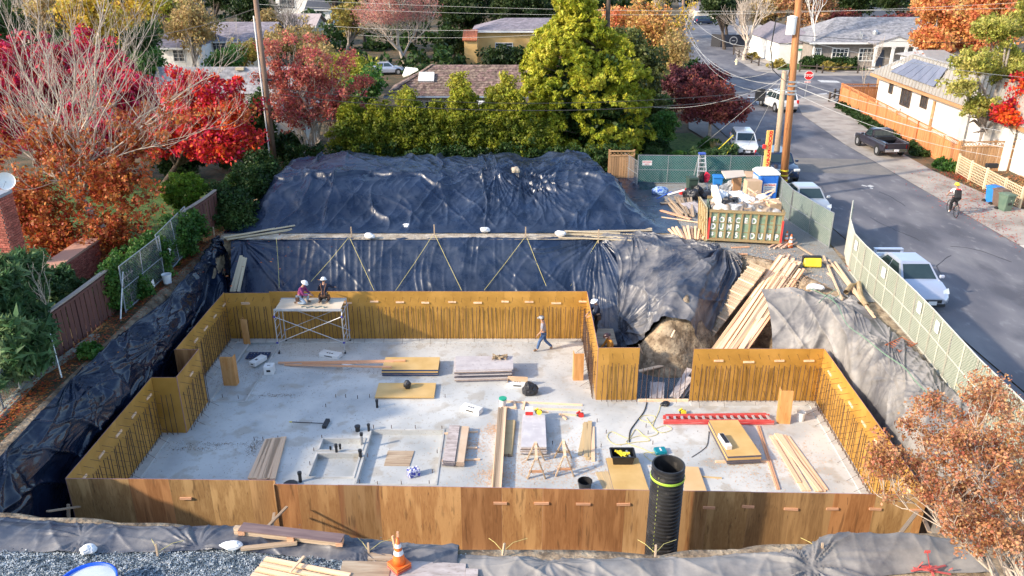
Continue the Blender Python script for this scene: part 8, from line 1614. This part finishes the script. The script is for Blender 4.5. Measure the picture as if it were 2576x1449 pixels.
def cbox(name,label,px,py,sx,sy,h,rz,mt=m_crd2,tilt=0,z=GZ):
    t=thing(name,label,'cardboard box' if 'box' in name else name.replace('_',' '),G(px,py,z),R(rz)); MB().box((0,0,h/2),(sx,sy,h)).build('box_body',mt,t,w=False); MB().box((0,0,h+.004),(sx*.98,.06,.005)).build('tape',m_cardb,t,w=False); t.rotation_euler=(R(tilt),0,R(rz)); return t
cbox('cardboard_box','tall brown cardboard box left of the portable toilet',1886,528,.85,.6,1.75,4); cbox('cardboard_box','brown wooden shelf box in front of the tall cardboard box',1858,528,.5,.4,.75,-5,M('brown cabinet wood',[(.25,.13,.06),(.33,.19,.09)],scale=3)); cbox('cardboard_box','opened cardboard box in front of the shelf box',1868,540,.7,.4,.42,6); cbox('cardboard_box','narrow cardboard box behind the white board',1848,500,.45,.5,1.3,0,M('dark brown cardboard',[(.36,.2,.1)],rough=.9))  # the narrow box gets a darker, even brown
tp=[PY(1815,430,46),PY(1870,428,46.6),PY(1876,443,45.9),PY(1826,449,45.0)]; t=thing('white_board','pale flat board lying on top of the boxes, pointing left','board',(tp[0]+tp[2])/2); m=MB(); slab_quad(m,tp,.05); m.build('board',M('pale melamine board',[(.66,.56,.45),(.72,.62,.5)],scale=1),t)
tp=[PY(1872,430,46.6),PY(1915,432,46.6),PY(1916,446,45.6),PY(1878,445,45.6)]; t=thing('brown_board','brown board on top of the tall boxes, right of the pale one','board',(tp[0]+tp[2])/2); m=MB(); slab_quad(m,tp,.05); m.build('board',m_crd2,t)
crumple(thing('grey_sheet','crumpled silver grey plastic sheet under the pale board','plastic sheet',G(1835,497)),(0,0,.45),(.6,.5,.6),M('silver plastic',[(.12,.13,.15),(.4,.41,.43)],scale=4,rough=.35),'sheet',14,amp=.5)
lumber('tumbled scrap lumber before the shelf box',[((1790+random.uniform(0,60),500+random.uniform(0,28),3.7+.04*(k%4)),(1800+random.uniform(0,70),495+random.uniform(0,30),3.75+.05*(k%4))) for k in range(26)],m_wood_old,wd=.08,th=.04,mats=[m_wood_old,m_wood,m_wood_old])
for px in (1866,1878):
    p=G(px,548); stick('shovel','wooden handled shovel standing before the boxes, %s one'%('left' if px==1866 else 'right'),'shovel',p,p+Vector((.12,.5,1.45)),.02,m_wood)
m_ctape=M('cone reflective',[(.7,.7,.72)],rough=.4)
def cone(label,p,h=.7,rz=0,extra=0,s=1):
    t=thing('traffic_cone',label,'traffic cone',p,R(rz))
    for k in range(extra+1):MB().box((0,0,.02+k*.06),(.36*s,.36*s,.035)).build('base',m_orange if k else M('worn red cone base',[(.42,.07,.05),(.55,.12,.09)],scale=6),t,w=False,bevel=.008)
    z=extra*.06; pr=[(.14,.04),(.115,.18),(.095,.30),(.075,.42),(.06,.52),(.03,h),(0,h+.005)]; MB().lathe((0,0,z),[(r*s,zz) for r,zz in pr],18).build('cone_body',m_orange,t,w=False,smooth=True)
    for z0_,z1_,r0_,r1_ in ((.30,.42,.098,.079),(.50,.60,.067,.05)):MB().lathe((0,0,z),[(r0_*s+.004,z0_),(r1_*s+.004,z1_)],18,capb=False,capt=False).build('reflective_band',m_ctape,t,w=False)
    return t
cone('orange traffic cone with white bands on stacked bases at the front centre',G(1005,1428,3.72),.74,42,2,1.15); cone('white banded traffic cone at the right end of the dumpster',G(1976,615),.72,0); cone('plain orange cone leaning right of the dumpster',G(1987,624),.72,20)
t=thing('yellow_case','bright yellow case with black handle on the gravel by the lumber','case',G(2043,676)); MB().box((0,0,.28),(.8,.3,.42)).build('case_body',m_yellow,t,w=False,bevel=.05).rotation_euler=(R(-22),0,R(-3)); MB().box((0,.2,.4),(.84,.2,.3)).build('black_back',m_dk,t,w=False)
m_straw=M('straw log',[(.38,.27,.14),(.52,.40,.24)],scale=6,rough=.95,bump=1,bscale=30)
o=MB().path([G(2128,735,3.8),G(2142,718,3.82),G(2160,712,3.82),G(2165,745,3.8),G(2180,770,3.8)],.11,8).build('straw_wattle',m_straw); props(o,'curved tan straw wattle lying beside the fence foot','wattle')
hose('green garden hose running along the pale right tarp',[(2030,722,3.9),(2070,740,3.9),(2105,765,3.95),(2130,815,3.95),(2175,850,3.95),(2225,890,3.95),(2275,925,3.95),(2300,955,3.95),(2330,985,3.95),(2370,1010,3.9),(2385,1040,3.9)],M('green hose',[(.16,.28,.18)],rough=.6),.016,name='garden_hose',cat='hose'); hose('coil of green hose near the scattered strips',[(2088,738,3.9),(2105,728,3.95),(2112,742,3.95),(2095,750,3.95),(2085,740,3.95),(2070,752,3.9),(2060,762,3.9)],MATS['green hose'],.016,name='garden_hose',cat='hose')
crumple(thing('white_wrap','white plastic wrap on the bank above the grey tarp','plastic sheet',G(2050,725,3.75)),(0,0,.06),(.45,.22,.14),m_cloth_white,'sheet',17)
t=thing('rebar_chairs','rusty red wire rack lying at the foot of the near fence','rack',G(2160,678,3.7)); m=MB()
[m.tube(Vector((x_,-.3,.05)),Vector((x_+.1,.3,.05)),.015,n=4) for x_ in np.linspace(-.5,.5,7)]; m.tube((-.6,-.3,.06),(.6,-.3,.06),.02,n=4).tube((-.5,.3,.06),(.6,.3,.06),.02,n=4); m.build('wire_rack',M('rusty red steel',[(.42,.12,.05)],rough=.8),t,w=False)
t2=dup(t,None,G(2265,870,3.7),R(35)); t2['label']='rusty red wire rack by the fence foot further towards the camera'
bucket('white paint bucket at the top of the left tarp below the ivy',422,712,.2,.42,m_cloth_white,z=3.75)
# ---- front edge
lumber('rough timber frame with plank top lying on the front tarp at left',[((592,1341,3.80),(862,1372,3.80))],m_wood_old,wd=.12,th=.2,mats=[m_wood_old])
lumber('thin plank on blocks above the rough timber on the front tarp',[((606,1326,4.02),(862,1356,4.02))],M('dark purple plank',[(.14,.09,.09),(.22,.15,.14)],scale=3),wd=.3,th=.03);
for px,py in ((610,1334),(733,1350),(855,1362)):piece('wood_block',m_wood_red,None,G(px,py,3.92),(.16,.22,.14),label='reddish block under the thin plank, %s'%{610:'left end',733:'middle',855:'right end'}[px],category='block',group='blocks under the thin plank')
lumber('old broken board lying below the rough timber frame',[((607,1383,3.74),(748,1368,3.80))],m_wood_old,wd=.11,th=.07)
lumber('wide fan of pale planks on the gravel at the bottom edge',[((640+k*4,1460+k*2,3.70+.02*k),(668+k*5,1408+k*2,3.70)) if False else (((667-k*11,1408+k*13,3.70),(880-k*20,1450+k*13,3.72))) for k in range(5)],m_wood,wd=.13,th=.05); lumber('thin stick crossing the pale planks at the bottom edge',[((730,1440,3.82),(765,1402,3.84))],m_wood,wd=.05)
fb=[((862,1412),(985,1414),(975,1470),(850,1470),m_wood_old,'reddish weathered plywood piece at the bottom edge, left of the cone'),((925,1390),(985,1396),(1000,1412),(925,1410),m_wood_old,'small plywood piece behind the traffic cone'),((985,1408),(1172,1418),(1168,1480),(975,1480),m_wood_grey,'large dusty plywood sheet under the traffic cone'),((1172,1430),(1203,1432),(1200,1480),(1168,1480),m_wood_grey,'small plywood strip right of the large dusty sheet')]
for a,b,c,d_,mt,lab in fb:
    t=thing('plywood_sheet',lab,'plywood',G((a[0]+c[0])/2,(a[1]+c[1])/2,3.70)); m=MB(); q=[G(*d_,3.715),G(*c,3.715),G(*b,3.715),G(*a,3.715)]; z_=random.uniform(0,.02); slab_quad(m,[v_+Vector((0,0,z_)) for v_ in q],.02); m.build('sheet',mt,t)
for (px,py) in ((397,1398),(1265,1396),(1648,1400),(2067,1395),(928,1395)):
    p=G(px,py,3.68); t=thing('wooden_stake',{397:'stake on the front tarp at left',1265:'stake on the front tarp right of the cone',1648:'stake on the front tarp below the corrugated pipe',2067:'stake with radiating folds on the front tarp at right',928:'leaning stake left of the traffic cone'}[px],'stake',p,group='stakes along the front tarp'); beam_piece('shaft',m_wood_old,t,p,p+Vector((random.uniform(-.03,.05),.03,.32)),.045,.045)
    o=MB().path([p+Vector((0,0,.1)),p+Vector((.25,.3,.12)),p+Vector((.6,.5,.08))],.006,4).path([p+Vector((0,0,.1)),p+Vector((-.2,.3,.12)),p+Vector((-.35,.5,.08))],.006,4).build('tie_rope',m_rope,t)
crumple(thing('sandbag','crumpled white sandbag on the front tarp, left one','sandbag',G(224,1390,3.70)),(0,0,.1),(.22,.17,.12),m_cloth_white,'bag',41); crumple(thing('sandbag','torn white sandbag on the front tarp beside the broken board','sandbag',G(584,1378,3.72)),(0,0,.08),(.28,.14,.12),m_cloth_white,'bag',43)
bt_=thing('blue_tub','large round blue tub with pale water at the bottom left edge','tub',G(228,1508,3.65)); MB().lathe((0,0,0),[(.48,0),(.60,.5),(.64,.5),(.64,.46),(.61,.46)],40,capt=False).build('tub_wall',M('bright blue plastic',[(.01,.09,.62)],rough=.35),bt_,w=False,smooth=True); MB().lathe((0,0,0),[(.0,.44),(.588,.44)],40,capb=False,capt=False).build('contents',M('milky water',[(.45,.52,.62),(.55,.6,.68)],scale=4,rough=.2),bt_,w=False)
lumber('crossed props between front bank and plywood at the left corner',[(Vector((-13.2,18.9,.3)),PY(172,1270,19.4)),(PY(120,1288,18.5),PY(200,1276,19.6))],m_wood_old,wd=.09); lumber('crossed props at the step of the front wall',[(PY(683,1334,18.4),PY(690,1292,19.3)),(PY(668,1332,18.4),PY(722,1276,19.4))],m_wood_old,wd=.08)
lumber('props leaning at the right end of the front wall',[(PY(2265,1342,17.6),PY(2306,1290,18.8)),(PY(2338,1340,17.8),PY(2325,1310,18.9))],m_wood_old,wd=.1); lumber('two reddish pegs standing behind the traffic cone',[(G(1003,1394,3.72),PY(1000,1340,15.2)),(G(996,1390,3.72),PY(988,1350,15.3))],m_wood_red,wd=.05)
t=thing('marker_flags','red plastic tangle and small flag on a wire at the lower right','flags',G(2340,1440,3.68)); q=PY(2333,1388,t.location.y); MB().tube(t.location,q,.008,n=4).build('wire_stem',m_red,t); MB().box(q,(.14,.01,.08)).build('flag',m_reddeb,t)
for k in range(9):MB().beam(t.location+Vector((random.uniform(-.5,.5),random.uniform(-.2,.2),.03)),t.location+Vector((random.uniform(-.5,.5),random.uniform(-.2,.2),random.uniform(.05,.25))),.05,.015).build('red_strip',m_reddeb,t)
def litter(name,label,spots,n,mat,s=.09,z=GZ+.1):
    V=[]
    for k in range(n):
        (x_,y_,rx_,ry_)=random.choice(spots); x,y=x_+random.gauss(0,rx_),y_+random.gauss(0,ry_); a=random.uniform(0,6.3); l=s*random.uniform(.5,1.2); dx,dy=math.cos(a)*l/2,math.sin(a)*l/2; zz=(z if not callable(z) else z(x,y))+random.uniform(.0,.02)
        V+=[(x-dx,y-dy,zz),(x+dy*.7,y-dx*.7,zz+random.uniform(0,.02)),(x+dx,y+dy,zz),(x-dy*.7,y+dx*.7,zz+random.uniform(0,.03))]
    o=link(name,mesh_np(name,V,np.arange(len(V)).reshape(-1,4),mat)); props(o,label,'leaves',kind='stuff')
litter('fallen_leaves','red and orange leaves scattered on the far pavement and street edge',[(27.5,48,.9,3),(28.5,45,1,2),(26.2,44,.8,2.5),(25.3,40,.4,4),(29,50.5,.5,.8)],1500,lf_red,.10,GZ+.097)
litter('fallen_leaves','thick orange leaf litter under the maples behind the lattice fence',[(31,46,1.6,2.5),(32,49,2,1.5),(34,44,2,3)],3500,lf_peach,.16,GZ+.06)
litter('fallen_leaves','rusty leaves lying along the foot of the left fences and the tarp edge',[(-15.5,27,.35,2),(-15.2,33,.3,2.5),(-15.3,36.5,.3,1.5),(-17.5,33,1.2,3),(-15.6,22,.25,2)],4200,lf_orange,.10,GZ+.16)
litter('fallen_leaves','leaves scattered on the lawn and garden under the big bare maple',[(-20,40,4,4),(-24,36,3,4)],2600,lf_orange,.14,GZ+.08)
def sp(px,py,a,b):q=G(px,py,0); return (q.x,q.y,a,b)
litter('slab_debris','brown bark crumbs and mud swept into streaks on the slab',[sp(480,1130,.9,.12),sp(540,1118,.8,.08),sp(640,1125,.12,.3),sp(700,870,.8,.3),sp(760,890,1.2,.3),sp(1000,870,2.5,.25),sp(620,940,.5,.5),sp(900,935,1.5,.25),sp(1250,870,2,.2),sp(700,995,.6,.1),sp(560,950,.3,.8)],2600,M('brown bark crumbs',[(.16,.10,.05),(.3,.2,.12)],scale=9,rnd_off=False),.035,.004)
litter('slab_debris','small dark chips and nails scattered all over the slab',[(-5,24,4,2.5),(4,23,4,2.5),(-8,29,3,2.5),(0,31,2.5,1.6)],2600,m_rebar,.03,.004)
litter('pit_debris','pale splinters and chips scattered over the gravel yard',[(12,36,1,.8),(9,38.5,2,1),(13.5,35,.8,1.2),(8,43,1.5,2),(12.5,33,.7,.7)],1500,MATS['sawdust flakes'],.09,GZ+.06)
litter('pebbles','blue grey pebbles and chippings lying on the front gravel',[(-11.5,15.0,1.2,.3),(-9.5,14.9,1.5,.3),(-7,14.9,1.5,.35),(-4.5,14.9,1.2,.3)],7000,M('blue grey pebbles',[(.04,.07,.10),(.22,.28,.33),(.5,.54,.56)],scale=7,rnd_off=False,contrast=(.4,.6)),.055,GZ+.06)
for k,(x_,y_,l_,r_) in enumerate(((19.2,33,3.5,.3),(20.5,38,4,-.2),(22.5,44,3,.5),(19.0,47,5,.1),(21.5,30,4,.6),(23.4,35,3,-.5),(18.4,60,6,.05),(21.8,63,5,-.1))):
    p_=[Vector((x_,y_,GZ+.08))]
    for _ in range(9):r_+=random.gauss(0,.35)*.6; p_.append(p_[-1]+Vector((math.sin(r_)*l_/9,math.cos(r_)*l_/9,0)))
    m=MB()
    for a,b in zip(p_[:-1],p_[1:]):m.beam(a,b,random.uniform(.02,.05),.006)
    m.build('sealed_crack',M('tar seal',[(.03,.03,.035)],rough=.5),kind='structure')
